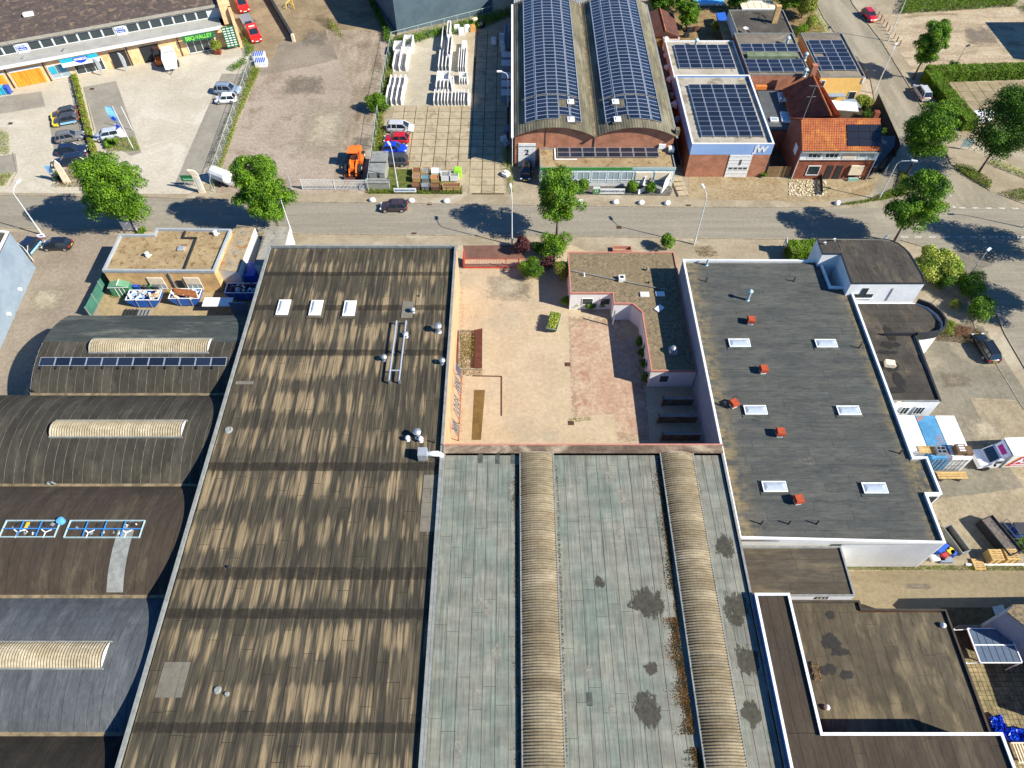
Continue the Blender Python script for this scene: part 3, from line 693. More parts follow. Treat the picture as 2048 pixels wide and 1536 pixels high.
# ridge seams of thicker felt across the roof
# ================================================================ green-grey roofed hall
GR = rect(-6.8, -6, 20.9, 37.0)
BH = T
T2 = thing('green_roof_hall', 'flat roofed hall with pale grey green felt roof and two long barrel rooflights', 'hall', (7, 15, 0)); GH = T2
walls(T2, GR, 0, 7.2, [m_brick_dk, m_brick_dk, m_salmon, m_brick_dk])
strips(T2, [rect(-6.6, -5.8, .75, 36.1), rect(4.1, -5.8, 14.6, 36.1), rect(17.9, -5.8, 20.65, 36.1), rect(.75, -5.8, 4.1, 36.1), rect(14.6, -5.8, 17.9, 36.1)], 7.1, 'y', 1.02, 8.0, m_green, 2, m_seam_green, gap=.035)
ring(T2, GR, .2, 7.2, 7.38, m_zinc, 'coping', .0)
slabbox(T2, 'parapet_capping', -6.8, 36.15, 7.385, 20.9, 37.05, 7.46, M('stained_capping', A(150,128,106), A(112,92,76), scale=.7, stretch=(.5, 1, 1), c3=A(206,184,156), scale3=.4, fine=.2))
slabbox(T2, 'pink_edge', -6.9, 37.05, 7.30, 21.0, 37.2, 7.52, m_pink)
def corrlight(parent, axis, c0, c1, s0, s1, z, rise, sheet_w, ribs, mat, prefix='rooflight_sheet', amp=.035, nseg=10, seed=0, curb=m_zinc, lip=True, clipz=None):
    """barrel of corrugated sheets. axis: direction the barrel runs ('x' or 'y'); c0..c1 its width; s0..s1 its length"""
    rs = random.Random(seed); k = max(1, round((s1-s0)/sheet_w)); sw = (s1-s0)/k; hw = (c1-c0)/2; cm = (c0+c1)/2
    R_ = (hw*hw + rise*rise)/(2*rise); a0 = math.asin(hw/R_)
    def P(u, th, r): return (cm + (R_+r)*math.sin(th), u, z + (R_+r)*math.cos(th) - (R_-rise)) if axis == 'y' else (u, cm + (R_+r)*math.sin(th), z + (R_+r)*math.cos(th) - (R_-rise))
    for i in range(k):
        m = MB(); rows = []; st = 4*ribs; off = rs.uniform(0, .02)
        for j in range(st+1):
            u = s0 + i*sw + sw*j/st; rr = amp*math.cos(2*math.pi*j/4) + off
            if lip and j <= 1: rr += .04
            rows.append([P(u, -a0 + 2*a0*q/nseg, rr) for q in range(nseg+1)])
        m.grid(rows); part(prefix, m, mat, parent, True)
    m = MB()
    e = .12
    if axis == 'y': m.box(c0-e, s0-e, z-.3, c0, s1+e, z+.06); m.box(c1, s0-e, z-.3, c1+e, s1+e, z+.06)
    else: m.box(s0-e, c0-e, z-.3, s1+e, c0, z+.06); m.box(s0-e, c1, z-.3, s1+e, c1+e, z+.06)
    part('curb', m, curb, parent, True)
    m = MB()
    for u in (s0, s1):
        vs = [P(u, -a0 + 2*a0*q/nseg, -.0) for q in range(nseg+1)] + [P(u + (.03 if u == s1 else -.03), -a0 + 2*a0*q/nseg, .05) for q in range(nseg+1)]
        m.add(vs, [tuple(range(nseg+1))]); m.grid([vs[:nseg+1], vs[nseg+1:]])
    part('end_plate', m, m_white2, parent, True)
for nm, a, b, lab, sd_ in (('barrel_rooflight', .85, 4.0, 'long weathered barrel rooflight, the left of two on the pale green roof', 1), ('barrel_rooflight', 14.7, 17.8, 'long weathered barrel rooflight, the right of two on the pale green roof', 2)):
    t = thing(nm, lab, 'rooflight', ((a+b)/2, 16, 7.1), 0, 'barrel rooflights on the pale green roof')
    corrlight(t, 'y', a, b, -5.5, 36.0, 7.45, .5, .93, 4, m_corr2, amp=.06, seed=sd_)
# stains and puddle marks on the green roof: real thin films of dirt
def blob(cx, cy, rx, ry, seed, n=26):
    rs = random.Random(seed); ph = [rs.uniform(0, 6.28) for _ in range(4)]
    return [(cx + rx*k*math.cos(a), cy + ry*k*math.sin(a)) for a in [2*math.pi*i/n for i in range(n)] for k in [1 + .16*math.sin(3*a+ph[0]) + .12*math.sin(5*a+ph[1]) + .04*math.sin(9*a+ph[2])]]
def stainmat(name, c, alpha=.8, edge=.5):
    t = NT(name); p = t.pos(); col = t.mix(t.ramp(t.noise(p, 2.5, 6, .8), .35, .65), tuple(x*1.35 for x in c), tuple(x*.6 for x in c)); t.fin(col, .7, 0, .4)
    tc = t.n('ShaderNodeTexCoord'); v = t.n('ShaderNodeVectorMath'); v.operation = 'DISTANCE'; v.inputs[1].default_value = (.5, .5, 0); t.l(t.mapping(tc.outputs['Generated'], (1, 1, 0)), v.inputs[0])
    k = t.math('ADD', t.math('MULTIPLY', v.outputs['Value'], -1.35), t.math('MULTIPLY', t.noise(t.mapping(p, (1.6, .8, 1)), 1.3, 6, .72), 1.3))
    tr = t.n('ShaderNodeBsdfTransparent'); ms = t.n('ShaderNodeMixShader')
    t.l(t.ramp(k, .12, .12+edge*.34, 0, alpha), ms.inputs[0]); t.l(tr.outputs[0], ms.inputs[1]); t.l(t.b.outputs[0], ms.inputs[2]); t.l(ms.outputs[0], t.out.inputs[0]); return t.mat
m_stain = stainmat('damp_stain', A(84,80,66), .85, .46)
m_stain2 = stainmat('dark_damp_stain', A(48,44,38), .8, .52)
m_stainp = stainmat('pale_dust', A(196,190,172), .5, .7)
def stain(parent, px, py, z, rx, ry, seed, mat=None):
    c = W(px, py, z); m = MB(); m.add([(*q, z+.036+.002*(seed % 5)) for q in ccw(blob(*c, rx*1.35, ry*1.35, seed))], [tuple(range(26))]); part('damp_stain', m, mat or m_stain, parent, True)
for i, (x, y, rx, ry) in enumerate([(1298,1203,1.35,1.35),(1300,1335,.55,.5),(1298,1418,.95,1.3),(1468,1212,.95,1.15),(1492,1322,.9,1.15),(1450,1095,.75,1.0),(1506,1425,.7,1.0),(1470,1240,.6,.6),(1198,1165,.45,.5)]): stain(T2, x, y, 7.1, rx, ry, i)
rs = random.Random(77)
for k in range(16): stain(T2, 900+rs.random()*640, 930+rs.random()*590, 7.1, rs.uniform(.2,.5), rs.uniform(.3,1.1), 20+k, m_stainp)
for (x, y) in ((961,917),(995,918),(1026,918),(1179,1398)):
    c = W(x, y, 7.12); slabbox(T2, 'repair_patch', c[0]-.22, c[1]-.55, 7.13, c[0]+.22, c[1]+.5, 7.145, m_seam_green)
m_band = stainmat('long_damp_band', A(64,58,48), .26, .8); bt = m_band.node_tree
for n_ in bt.nodes:
    if n_.type == 'VECT_MATH': n_.inputs[1].default_value = (.5, .5, 0)
    if n_.type == 'MAPPING' and tuple(n_.inputs['Scale'].default_value) == (1, 1, 0): n_.inputs['Scale'].default_value = (.25, .55, 0); n_.inputs['Location'].default_value = (.375, .225, 0)
for k, (y, w_) in enumerate(((61.5,.7),(56.0,.9),(49.3,.9),(34.9,1.0),(24.0,1.2),(20.4,.9),(11.4,.8))): slabbox(BH, 'damp_band', -29.8, y-w_/2, 6.952+.0005*k, -7.2, y+w_/2, 6.9545+.0005*k, m_band)
# moss and leaf litter heaped against the rooflights
def litter(px0, py0, px1, py1, wd, n, seed, z=7.13, dens=1.0, mat=None, label='rust brown moss and leaf litter heaped along the barrel rooflight'):
    rs = np.random.RandomState(seed); a, b = np.array(W(px0, py0, z)), np.array(W(px1, py1, z)); f = rs.rand(n)
    off = -np.abs(rs.normal(0, wd, n))*(.45 + .55*np.sin(f*9+seed)**2)
    p = np.zeros((n, 3)); p[:, 0] = a[0]+(b[0]-a[0])*f+off; p[:, 1] = a[1]+(b[1]-a[1])*f; p[:, 2] = z + rs.uniform(.0, .1, n)*np.exp(off/wd)
    nr = np.zeros((n, 3)); nr[:, 2] = 1; c = p.mean(0); c[2] = z
    o = leaves('moss', p-c, nr, .11, mat or ml_moss, None, seed); o.location = c; o['kind'] = 'stuff'; o['label'] = label; o['category'] = 'moss'
litter(1040,930,1035,1020,.35,900,1); litter(1034,1020,1040,1536,.18,1600,2)
litter(1322,915,1351,1180,.45,3600,3); litter(1351,1180,1360,1260,.2,500,4)
litter(1353,1235,1390,1470,.65,5200,5); litter(1395,1495,1408,1536,.6,900,6)
def litter2(*a): litter(a[0]+8, a[1], a[2]+8, a[3], .12, a[4], a[5], label='thin moss line along the sunny side of a barrel rooflight')
litter2(1107,930,1128,1530,500,11); litter2(1384,930,1486,1530,700,12)
litter(1440,905,1476,1070,.5,1300,21, z=5.55, mat=ml_dry, label='dry moss along the left edge of the dark grey roof')
litter(1880,1040,1896,1085,.5,300,22, z=5.55, mat=ml_dry, label='dry moss at the right edge of the dark grey roof')

# ================================================================ dark grey roofed hall (right)
GP = [(21.35,27.9),(40.5,27.4),(40.5,32.5),(42.0,32.5),(42.0,36.7),(40.6,36.7),(40.95,60.4),(38.6,60.6),(38.5,65.1),(21.35,65.2)]
T3 = thing('grey_roof_hall', 'flat roofed hall with dark grey felt roof, white edges and red roof vents', 'hall', (31, 46, 0))
m_corrwall = M('white_corrugated_cladding', (.78, .78, .76), (.72, .72, .70), scale=.5, fine=.04)
walls(T3, GP, 0, 5.5, [m_render, m_render, m_render, m_render, m_render, m_render, m_render, m_render, m_render, m_bluegrey])
strips(T3, [rect(21.6, 27.8, 40.25, 37), rect(40.25, 32.75, 41.7, 36.5), [(21.6,37),(40.3,37),(40.6,60.3),(21.6,60.3)], rect(21.6, 60.3, 38.3, 64.9)], 5.42, 'x', 1.03, 7.8, m_grey, 3, m_seam_dark, gap=.02, jitter=.008)
ring(T3, GP, .16, 5.5, 5.78, m_white); ring(T3, GP, .2, 5.78, 5.82, m_white, 'coping', .03)
m = MB()
for i in range(82):
    x = 30.9 + i*.115; m.add([(x, 27.44+(0), .1), (x+.04, 27.36, .1), (x+.08, 27.36, .1), (x+.115, 27.44, .1), (x, 27.44, 5.5), (x+.04, 27.36, 5.5), (x+.08, 27.36, 5.5), (x+.115, 27.44, 5.5)], [(0,1,5,4),(1,2,6,5),(2,3,7,6)])
part('ribbed_cladding', m, m_corrwall, T3, True)
m = MB(); [m.box(40.85+.2*i, 32.42, 3.9, 40.95+.2*i, 32.48, 5.3) for i in range(5)]; part('louvre', m, m_dark, T3, True)
# wooden bays against its left wall
for i, (x0, y0, x1) in enumerate([(17.4, 47.0, 20.9), (16.6, 44.6, 21.0), (16.7, 42.2, 21.0)]):
    m = MB(); m.box(x0, y0, 0, x1, y0+.22, 1.3); m.box(x0-.05, y0-.06, 1.3, x1, y0+.28, 1.36, 1); m.box(x0-.1, y0-.1, 0, x0+.1, y0+.32, 1.42)
    solo('bay_divider', m, [M('concrete_board', A(150,140,120), A(120,112,96), scale=1), m_zinc], ['storage bay divider nearest the office wing, shortest of three','middle storage bay divider in the shaded corner of the courtyard','storage bay divider nearest the pink coping'][i], 'bay divider', 'storage bay dividers in the courtyard corner')
# upper storey with rounded corner, and the low east extension
TZ = 7.5
tp = WL([(1634,477),(1645,508),(1682,508),(1703,567),(1850,567),(1846,552),(1838,540),(1830,524),(1819,507),(1808,496),(1796,487),(1782,481),(1768,478.5)], TZ)
T4 = thing('round_corner_office', 'white two storey office block with rounded corner and dark felt roof', 'office', (42, 62, 0))
walls(T4, tp, 0, TZ, m_render)
strips(T4, [clip(inset(tp, .15), rect(36, 58, 60, 63.9)), clip(inset(tp, .15), rect(36, 64.05, 60, 70))], TZ, 'y', 1.3, 9, m_feltT, 5, None, gap=.03)
part('roof_deck', MB().prism(tp, TZ-.1, TZ-.002), m_feltT, T4, True)
ring(T4, tp, .1, TZ-.08, TZ+.09, m_dark, 'coping', .04)
yl = W(1703, 567, TZ)[1]
def cwin(x0, x1, z0, z1): window(T4, (x0, yl), (x1, yl), z0, z1, m_dark, m_glass, 1, 1, .05, .05)
cwin(40.9, 41.7, 5.1, 5.7); cwin(41.75, 42.5, 5.1, 6.7); cwin(42.55, 43.4, 5.1, 5.7)
slabbox(T4, 'sill', 40.8, yl-.14, 4.95, 43.6, yl-.0, 5.08, m_white)
slabbox(T4, 'slot_window', 45.3, yl-.06, 4.6, 45.45, yl-.0, 6.7, m_steel)
EZ = 4.2
ep = [(41.2, yl-.02), *WL([(1832,603),(1836,600),(1846,596),(1852,600),(1858,612),(1862,628),(1860,642),(1850,652),(1834,656),(1815,655)], EZ)]
ep = [(41.15, yl-.05), (49.2, yl-.05), (50.4, 58.6), (51.2, 57.4), (51.35, 56.2), (50.9, 55.1), (49.9, 54.4), (48.6, 54.15), (47.35, 54.1), (46.9, 44.6), (41.15, 44.6)]
T5 = thing('low_side_office', 'low white side wing with curved dark parapet and damp stained roof', 'office', (44, 52, 0))
walls(T5, ep, 0, EZ, m_render)
strips(T5, [[(41.3, 54.3), (48, 54.3), (49.9, 54.7), (51, 56.2), (50, 58.4), (48.9, yl-.1), (41.3, yl-.1)], rect(41.3, 44.8, 46.8, 54.3)], EZ-.05, 'x', 1.02, 7, m_feltT, 6, m_seam_dark, gap=.02)
m = MB(); cv = ep[1:9]
for a, b in zip(cv[:-1], cv[1:]):
    a, b = Vector(a), Vector(b); n = (b-a).normalized(); n = Vector((-n.y, n.x))*.22
    m.prism([tuple(a), tuple(b), tuple(b-n*-1), tuple(a-n*-1)], EZ-.55, EZ+.62)
part('curved_parapet', m, m_dark, T5, True)
slabbox(T5, 'parapet', 43.6, 54.05, EZ, 48.4, 54.2, EZ+.5, m_dark); part('parapet', MB().prism([(46.72,44.6),(46.95,44.6),(47.4,54.05),(47.15,54.05)], EZ, EZ+.22), m_dark, T5, True); slabbox(T5, 'parapet', 41.15, 44.58, EZ, 46.72, 44.7, EZ+.2, m_zinc)
for i, (x, y, rx, ry) in enumerate([(1780,668,.5,1.3),(1775,690,1.2,.5),(1785,735,1.0,.6),(1800,760,.6,1.3),(1768,705,1.2,.3),(1790,780,1.0,.4)]): stain(T5, x, y, EZ, rx, ry, i+3, m_stain2)
window(T5, (43.2, 44.55), (44.1, 44.55), 1.9, 3.3, m_white, m_glass, 2); window(T5, (44.7, 44.55), (45.8, 44.55), 1.9, 3.3, m_white, m_glass, 3)
# ================================================================ lower right buildings
LB = rect(21.35, 22.6, 30.9, 27.35)
T6 = thing('low_link_building', 'small flat roofed link building with tan felt roof and white end wall', 'outbuilding', (26, 25, 0))
walls(T6, LB, 0, 5.1, m_render); strips(T6, [rect(21.5, 22.75, 30.75, 27.2)], 5.05, 'x', 1.0, 6, m_feltB, 7, m_seam_dark, gap=.02)
ring(T6, LB, .14, 5.1, 5.22, m_zinc, 'coping', .02)
window(T6, (27.5, 22.6), (28.6, 22.6), 4.45, 4.95, m_dark, m_cream, 3)
CZ = 7.75
C1 = rect(20.95, -6, 24.0, 21.9); 
CP = [(20.95,-6),(37.9,-6),(37.9,10.9),(24.0,10.9),(24.0,21.9),(20.95,21.9)]
T7 = thing('l_shaped_hall', 'dark brown roofed L shaped hall edged with white coping and blue fascia', 'hall', (28, 6, 0))
walls(T7, CP, 0, CZ-.35, [m_brick_dk]); ring(T7, CP, .12, CZ-.35, CZ, m_blue, 'fascia', .02)
strips(T7, [rect(21.15, 10.9, 23.8, 21.7), rect(21.15, -5.8, 37.7, 10.88)], CZ-.15, 'y', 1.0, 7, m_feltC, 8, m_seam_dark, gap=.02)
ring(T7, CP, .22, CZ, CZ+.12, m_white, 'coping')
DP = [(24.15,11.1),(39.2,11.1),(39.2,21.7),(31.6,21.75),(31.6,22.5),(24.15,22.5)]
T8 = thing('stained_roof_annex', 'low annex with damp stained brown felt roof and dark zinc edges', 'outbuilding', (32, 16, 0))
walls(T8, DP, 0, 4.1, m_brick_dk); strips(T8, [rect(24.3, 11.25, 39.0, 21.5), rect(24.3, 21.5, 31.4, 22.4)], 4.05, 'y', 1.02, 7, m_feltD, 9, m_seam_dark, gap=.02)
ring(T8, DP, .16, 4.1, 4.3, M('aged_dark_edge', A(92,82,70), A(70,62,54)), 'coping', .02)
for i, (x, y, rx, ry) in enumerate([(1660,1232,.55,.4),(1662,1285,.7,.8),(1680,1305,.9,.35),(1655,1340,.8,.4),(1690,1350,.7,.35)]): stain(T8, x, y, 4.05, rx, ry, i+9, m_stain2)
litter(1635,1325,1643,1362,.3,420,31,z=4.4,mat=ml_dry,label='pale weeds on the stained annex roof beside the white coping')
# cowl vents
def cowl(px, py, z, r, h, label, mat=None, cap=True, group='roof vents', lean=None, name='roof_vent'):
    c = W(px, py, z); T = thing(name, label, 'vent', (*c, z), 0, group); m = MB()
    m.lathe((0, 0, 0), [(r*1.5, 0), (r*1.1, .1), (r, .14), (r, h)], 12); part('pipe', m, mat or m_steel, T)
    if cap: m = MB(); m.lathe((0, 0, 0), [(r*1.0, h), (r*1.75, h+.02), (r*1.75, h+.14), (r*.9, h+.3), (r*.1, h+.36)], 12); part('cap', m, mat or m_steel, T)
    return T
for x, y, l in ((1884,1252,'white round cap vent near the far corner of the stained annex roof'),(1652,1416,'white round cap vent near the blue edged corner of the stained annex roof')): cowl(x, y, 4.05, .14, .15, l, m_white)

# ================================================================ barrel vaulted halls (left)
def vaulthall(x0, x1, y0, y1, zv, zc, sheets, label, seed, mats, seam, lap=None):
    T = thing('vaulted_hall', label, 'hall', ((x0+x1)/2, (y0+y1)/2, 0), 0, 'barrel vaulted halls left of the long brown roof')
    rs = random.Random(seed); rise = zc-zv; hw = (y1-y0)/2; ym = (y0+y1)/2; Rr = (hw*hw+rise*rise)/(2*rise); a0 = math.asin(hw/Rr); N = 14
    def P(x, k, r=0): th = -a0+2*a0*k; return (x, ym+(Rr+r)*math.sin(th), zc+(Rr+r)*math.cos(th)-Rr)
    m = MB()
    for x in (x0, x1):
        vs = [(x, y0, 0)] + [P(x, k/N) for k in range(N+1)] + [(x, y1, 0)]; m.add(vs, [tuple(range(len(vs)))])
    part('gable_wall', m, m_white2, T, True)
    m = MB(); m.box(x0, y0, 0, x1, y0+.1, zv); m.box(x0, y1-.1, 0, x1, y1, zv); part('side_wall', m, m_brick_dk, T, True)
    m = MB(); m.grid([[P(x, k/N, -.02) for k in range(N+1)] for x in (x0, x1)]); part('roof_deck', m, seam, T, True)
    n = round((x1-x0)/sheets); sw = (x1-x0)/n
    for i in range(n):
        for (k0, k1, mm) in mats:
            g = .035 if seam is m_seam_pale else .02; a, b = x0+i*sw+g, x0+(i+1)*sw-g; r = .012+rs.uniform(0, .012)
            if mm is m_vault2 and i % 2: continue
            if mm is m_vault2: a, b = a-.06, min(x1, b+sw+.06)
            K = max(3, int(N*(k1-k0))); m = MB()
            ks = [k0+(k1-k0)*q/K for q in range(K+1)]
            top = [[P(x, k, r) for k in ks] for x in (a, b)]; m.grid(top)
            bt = [[P(x, k, -.01) for k in (k0, k1)] for x in (a, b)]
            for x in (0, 1):
                xx = (a, b)[x]; m.grid([[P(xx, k, r) for k in ks], [P(xx, k, -.015) for k in ks]])
            part('roofing_felt', m, mm, T, True)
    m = MB(); m.box(x0+.1, y0-.18, zv-.06, x1-.1, y0+.22, zv+.1); part('valley_gutter', m, M('valley_gutter_sand', A(176,156,120), A(128,112,88), scale=1.2), T, True)
    return T, P
V1, P1 = vaulthall(-52.5, -30.2, 45.0, 56.5, 5.0, 6.75, .97, 'northernmost vaulted hall with a row of solar panels and half grey roof', 1, [(0, .52, m_vault1), (.52, 1, m_vault2)], m_seam_pale)
V2, P2 = vaulthall(-56.5, -30.2, 33.9, 44.9, 5.0, 6.75, .97, 'second vaulted hall with pale felt joints and one ribbed rooflight', 2, [(0, 1, m_vault1)], m_seam_pale)
V3, P3 = vaulthall(-56.5, -30.2, 22.6, 33.8, 5.0, 6.75, .97, 'third vaulted hall with open blue framed glass rooflight', 3, [(0, 1, m_feltC)], m_seam_dark)
V4, P4 = vaulthall(-56.5, -30.2, 11.3, 22.5, 5.0, 6.75, 1.05, 'fourth vaulted hall with blue grey felt and wide ribbed rooflight', 4, [(0, 1, m_vault4)], m_seam_dark)
V5, P5 = vaulthall(-56.5, -30.2, 0.2, 11.2, 5.0, 6.75, 1.05, 'fifth vaulted hall at the bottom edge with dark brown felt', 5, [(0, 1, m_vault5)], m_seam_dark)
def vz(y, y0, y1, zv=5.0, zc=6.75):
    hw = (y1-y0)/2; rise = zc-zv; Rr = (hw*hw+rise*rise)/(2*rise); d = y-(y0+y1)/2; return zc-Rr+math.sqrt(Rr*Rr-d*d)
def px_x(px, py, z): return W(px, py, z)[0]
def vlight(pxl, pxr, pyt, pyb, z, lab, sd_, mat=None):
    y1 = W(pxl, pyt, z+.35)[1]; y0 = W(pxl, pyb, z)[1]; a, b = W(pxl, pyb, z)[0], W(pxr, pyb, z)[0]
    t = thing('ribbed_rooflight', lab, 'rooflight', ((a+b)/2, (y0+y1)/2, z-.2), 0, 'ribbed rooflights on the vaulted halls')
    corrlight(t, 'x', y0, y1, a, b, z, .5, 1.0, 4, mat or m_corr, amp=.045, seed=sd_, nseg=8, lip=False)
vlight(179, 415, 674, 704, 6.85, 'ribbed beige rooflight on the northernmost vaulted hall', 1)
vlight(100, 362, 838, 873, 6.85, 'ribbed beige rooflight on the second vaulted hall', 2)
vlight(-60, 203, 1282, 1336, 6.85, 'ribbed beige rooflight with white end on the blue grey vaulted hall', 4)
# pale worn strips on the third vault
slabbox(V3, 'metal_strip', -36.6, 22.9, 5.1, -35.0, 23.3, 5.16, m_zinc)
m = MB(); m.grid([[ (x, 33.6-.9*0 - (33.6-22.9)*(.5+.5*k/6), vz(33.6-(33.6-22.9)*(.5+.5*k/6), 22.6, 33.8)+.045) for k in range(7)] for x in (-36.6, -35.1)]); part('repair_strip', m, m_zinc, V3, True)
# ================================================================ solar panels
def pvmat():
    t = NT('pv_cells'); p = t.pos(True); sp = t.n('ShaderNodeSeparateXYZ'); t.l(p, sp.inputs[0])
    def lines(o, f, wd): return t.ramp(t.math('ABSOLUTE', t.math('SUBTRACT', t.math('FRACT', t.math('MULTIPLY', o, f)), .5)), .5-wd, .5)
    ln = t.math('MAXIMUM', lines(sp.outputs[0], 6.1, .06), lines(sp.outputs[1], 6.1, .06))
    col = t.mix(ln, (.012,.018,.034), (.03,.04,.06)); col = t.objrand(col, .25); return t.fin(col, .16, 0, .6)
m_pv = pvmat(); m_pvf = flat('pv_frame', (.62,.64,.66), .35, .6)
m_pvb = NT('pv_black'); m_pvb = m_pvb.fin((.012,.014,.022), .2, 0, .6)
def pvmesh(wx, wy, fr=.06, th=.04, frame=None, cell=None):
    m = MB(); m.box(-wx/2, -wy/2, 0, wx/2, wy/2, th-.01)
    o = rect(-wx/2, -wy/2, wx/2, wy/2); i = inset(o, fr)
    m.add([(*p, th) for p in o] + [(*p, th) for p in i], [(k, (k+1) % 4, 4+(k+1) % 4, 4+k) for k in range(4)])
    m.add([(*p, th-.006) for p in i], [(0, 1, 2, 3)], 1)
    m.add([(*p, th-.012) for p in o] + [(*p, th) for p in o], [(k, (k+1) % 4, 4+(k+1) % 4, 4+k) for k in range(4)])
    return m.mesh('solar_panel', [frame or m_pvf, cell or m_pv])
pvm = pvmesh(1.66, 1.0); pvm12 = pvmesh(1.70, 1.0)
def addpv(parent, me, loc, rot): o = link(bpy.data.objects.new('solar_panel', me), parent); rl = rootloc(parent); o.location = Vector(loc)-rl; o.rotation_euler = rot; return o
def railmat(): return m_alu
# row on vault 1
zt = 6.62; xa, xb = W(79, 723, zt)[0], W(452, 727, zt)[0]; yc = W(200, 723, zt)[1]
T = thing('solar_array', 'single row of twelve solar panels on the northernmost vaulted hall', 'solar panels', ((xa+xb)/2, yc, vz(yc, 45, 56.5)))
wst = (xb-xa)/12; me = pvmesh(wst-.03, 1.05); 
slope = math.atan2(vz(yc+.4, 45, 56.5)-vz(yc-.4, 45, 56.5), .8)
m = MB(); [m.box(xa+wst*(i+.15), yc-.85, vz(yc, 45, 56.5)-.15, xa+wst*(i+.15)+.06, yc+.6, vz(yc, 45, 56.5)+.08) for i in range(12)]; part('rail', m, m_dark, T, True)
for i in range(12): addpv(T, me, (xa+wst*(i+.5), yc, vz(yc, 45, 56.5)+.14), (slope, 0, 0))
# ================================================================ twin barrel hall in the north
B2x = (.25, 12.2, 24.15); B2y = (91.2, 131.0); bz0, bzc = 5.5, 7.1
TB = thing('twin_vault_hall', 'brick hall with two parallel barrel roofs of weathered fibre cement covered in solar panels', 'hall', (12.2, 111, 0)); TB_ = TB
def bz(x, r=0):
    x0, x1 = (B2x[0], B2x[1]) if x < B2x[1] else (B2x[1], B2x[2]); hw = (x1-x0)/2; rise = bzc-bz0; Rr = (hw*hw+rise*rise)/(2*rise); d = x-(x0+x1)/2
    return bzc-Rr+math.sqrt(max(0, Rr*Rr-d*d))
for k in (0, 1):
    x0, x1 = B2x[k], B2x[k+1]; N = 12; xs = [x0+(x1-x0)*i/N for i in range(N+1)]
    m = MB()
    vs = [(x0, B2y[0]+.45, 0)] + [(x, B2y[0]+.45, bz(x if k == 0 or x > B2x[1] else x+.001)-.12) for x in xs] + [(x1, B2y[0]+.45, 0)]
    if k == 1: vs[1] = (x0, B2y[0]+.45, bz0-.12)
    m.add(vs, [tuple(range(len(vs)))]); part('brick_front', m, m_brick, TB, True)
    # corrugated sheets: bands along y, each sheet a part
    nb = 26; dy = (B2y[1]-B2y[0])/nb
    for b in range(nb):
        m = MB(); rows = []; ya, yb = B2y[0]+b*dy, B2y[0]+(b+1)*dy-.0
        NX = 60; q = []
        for i in range(NX+1):
            x = x0+(x1-x0)*i/NX; th = .035 if i % 2 else 0
            q.append((x, bz(min(max(x, x0+.001), x1-.001))+th))
        up = .03*(1-(b % 2)) 
        m.grid([[(x, ya-.08, z-.0+.02) for x, z in q], [(x, yb, z+.045) for x, z in q]]); m.grid([[(x, ya-.08, z-.06) for x, z in q], [(x, ya-.08, z+.02) for x, z in q]])
        part('roof_sheet', m, m_asb, TB, True)
m = MB(); m.box(12.0, B2y[0]-.25, bz0-.1, 12.42, B2y[1], bz0+.16); part('valley_gutter', m, MATS['valley_gutter_sand'], TB, True)
m = MB(); m.box(-.12, B2y[0]-.2, bz0-.1, .22, B2y[1], bz0+.05); m.tube((.05, B2y[0]+.3, 0), (.05, B2y[0]+.3, bz0), .05); part('gutter', m, m_white, TB, True)
m = MB(); m.box(24.1, B2y[0]-.2, bz0-.15, 24.4, B2y[1], bz0+.02); part('gutter', m, m_zinc, TB, True)
slabbox(TB, 'side_wall', .25, B2y[0]+.45, 0, .4, B2y[1], bz0-.05, m_brick_dk); slabbox(TB, 'side_wall', 24.0, B2y[0]+.45, 0, 24.15, B2y[1], bz0-.05, m_brick_dk)
slabbox(TB, 'rear_wall', .25, B2y[1]-.2, 0, 24.15, B2y[1], bz0-.1, m_brick_dk)
yf = B2y[0]+.45
dr = slabbox(TB, 'roller_door', .95, yf-.1, 0, 3.55, yf-.02, 4.1, m_white)
m = MB(); m.box(.85, yf-.14, 3.6, 3.65, yf-.1, 3.68); [m.box(.95, yf-.105, .5*i, 3.55, yf-.101, .5*i+.02) for i in range(1, 8)]; part('door_rail', m, m_zinc, dr, True)
text('2', 1.25, m_black, TB, (2.25, yf-.125, 2.55), bold=.03, name='number')
m = MB(); m.box(4.9, yf-.06, 3.6, 4.98, yf-.01, 6.6); m.box(12.15, yf-.1, 3.2, 12.25, yf-.01, 5.3); part('downpipe', m, m_dark, TB, True)
slabbox(TB, 'small_chimney', 24.0, B2y[0]+.3, bz0, 24.6, B2y[0]+1.1, bz0+.9, m_asb)
# solar array
for k, (xa_, skip, lab) in enumerate(((1.85, 3, 'large solar array covering the left barrel roof of the brick hall'), (13.75, 1, 'large solar array covering the right barrel roof of the brick hall'))):
    T = thing('solar_array', lab, 'solar panels', (B2x[k]+6, 111, 7), 0, 'solar arrays on the twin barrel roofs'); cnt = 0
    for c in range(5):
        xm = xa_ + 1.69*(c+.5); sl_ = math.atan2(bz(xm+.4)-bz(xm-.4), .8)
        for r in range(36):
            yy = 93.6 + 1.02*r + (.35 if r >= 6 else 0)
            if c == skip and r in (0, 3, 4): continue
            addpv(T, pvm, (xm, yy, bz(xm)+.17), (0, -sl_, 0))
        m = MB(); [m.box(xm-.75, 93.2, bz(xm)+.04, xm-.68, 93.2+36.8, bz(xm)+.16), m.box(xm+.68, 93.2, bz(xm)+.04, xm+.75, 93.2+36.8, bz(xm)+.16)]; part('rail', m, m_alu, T, True)
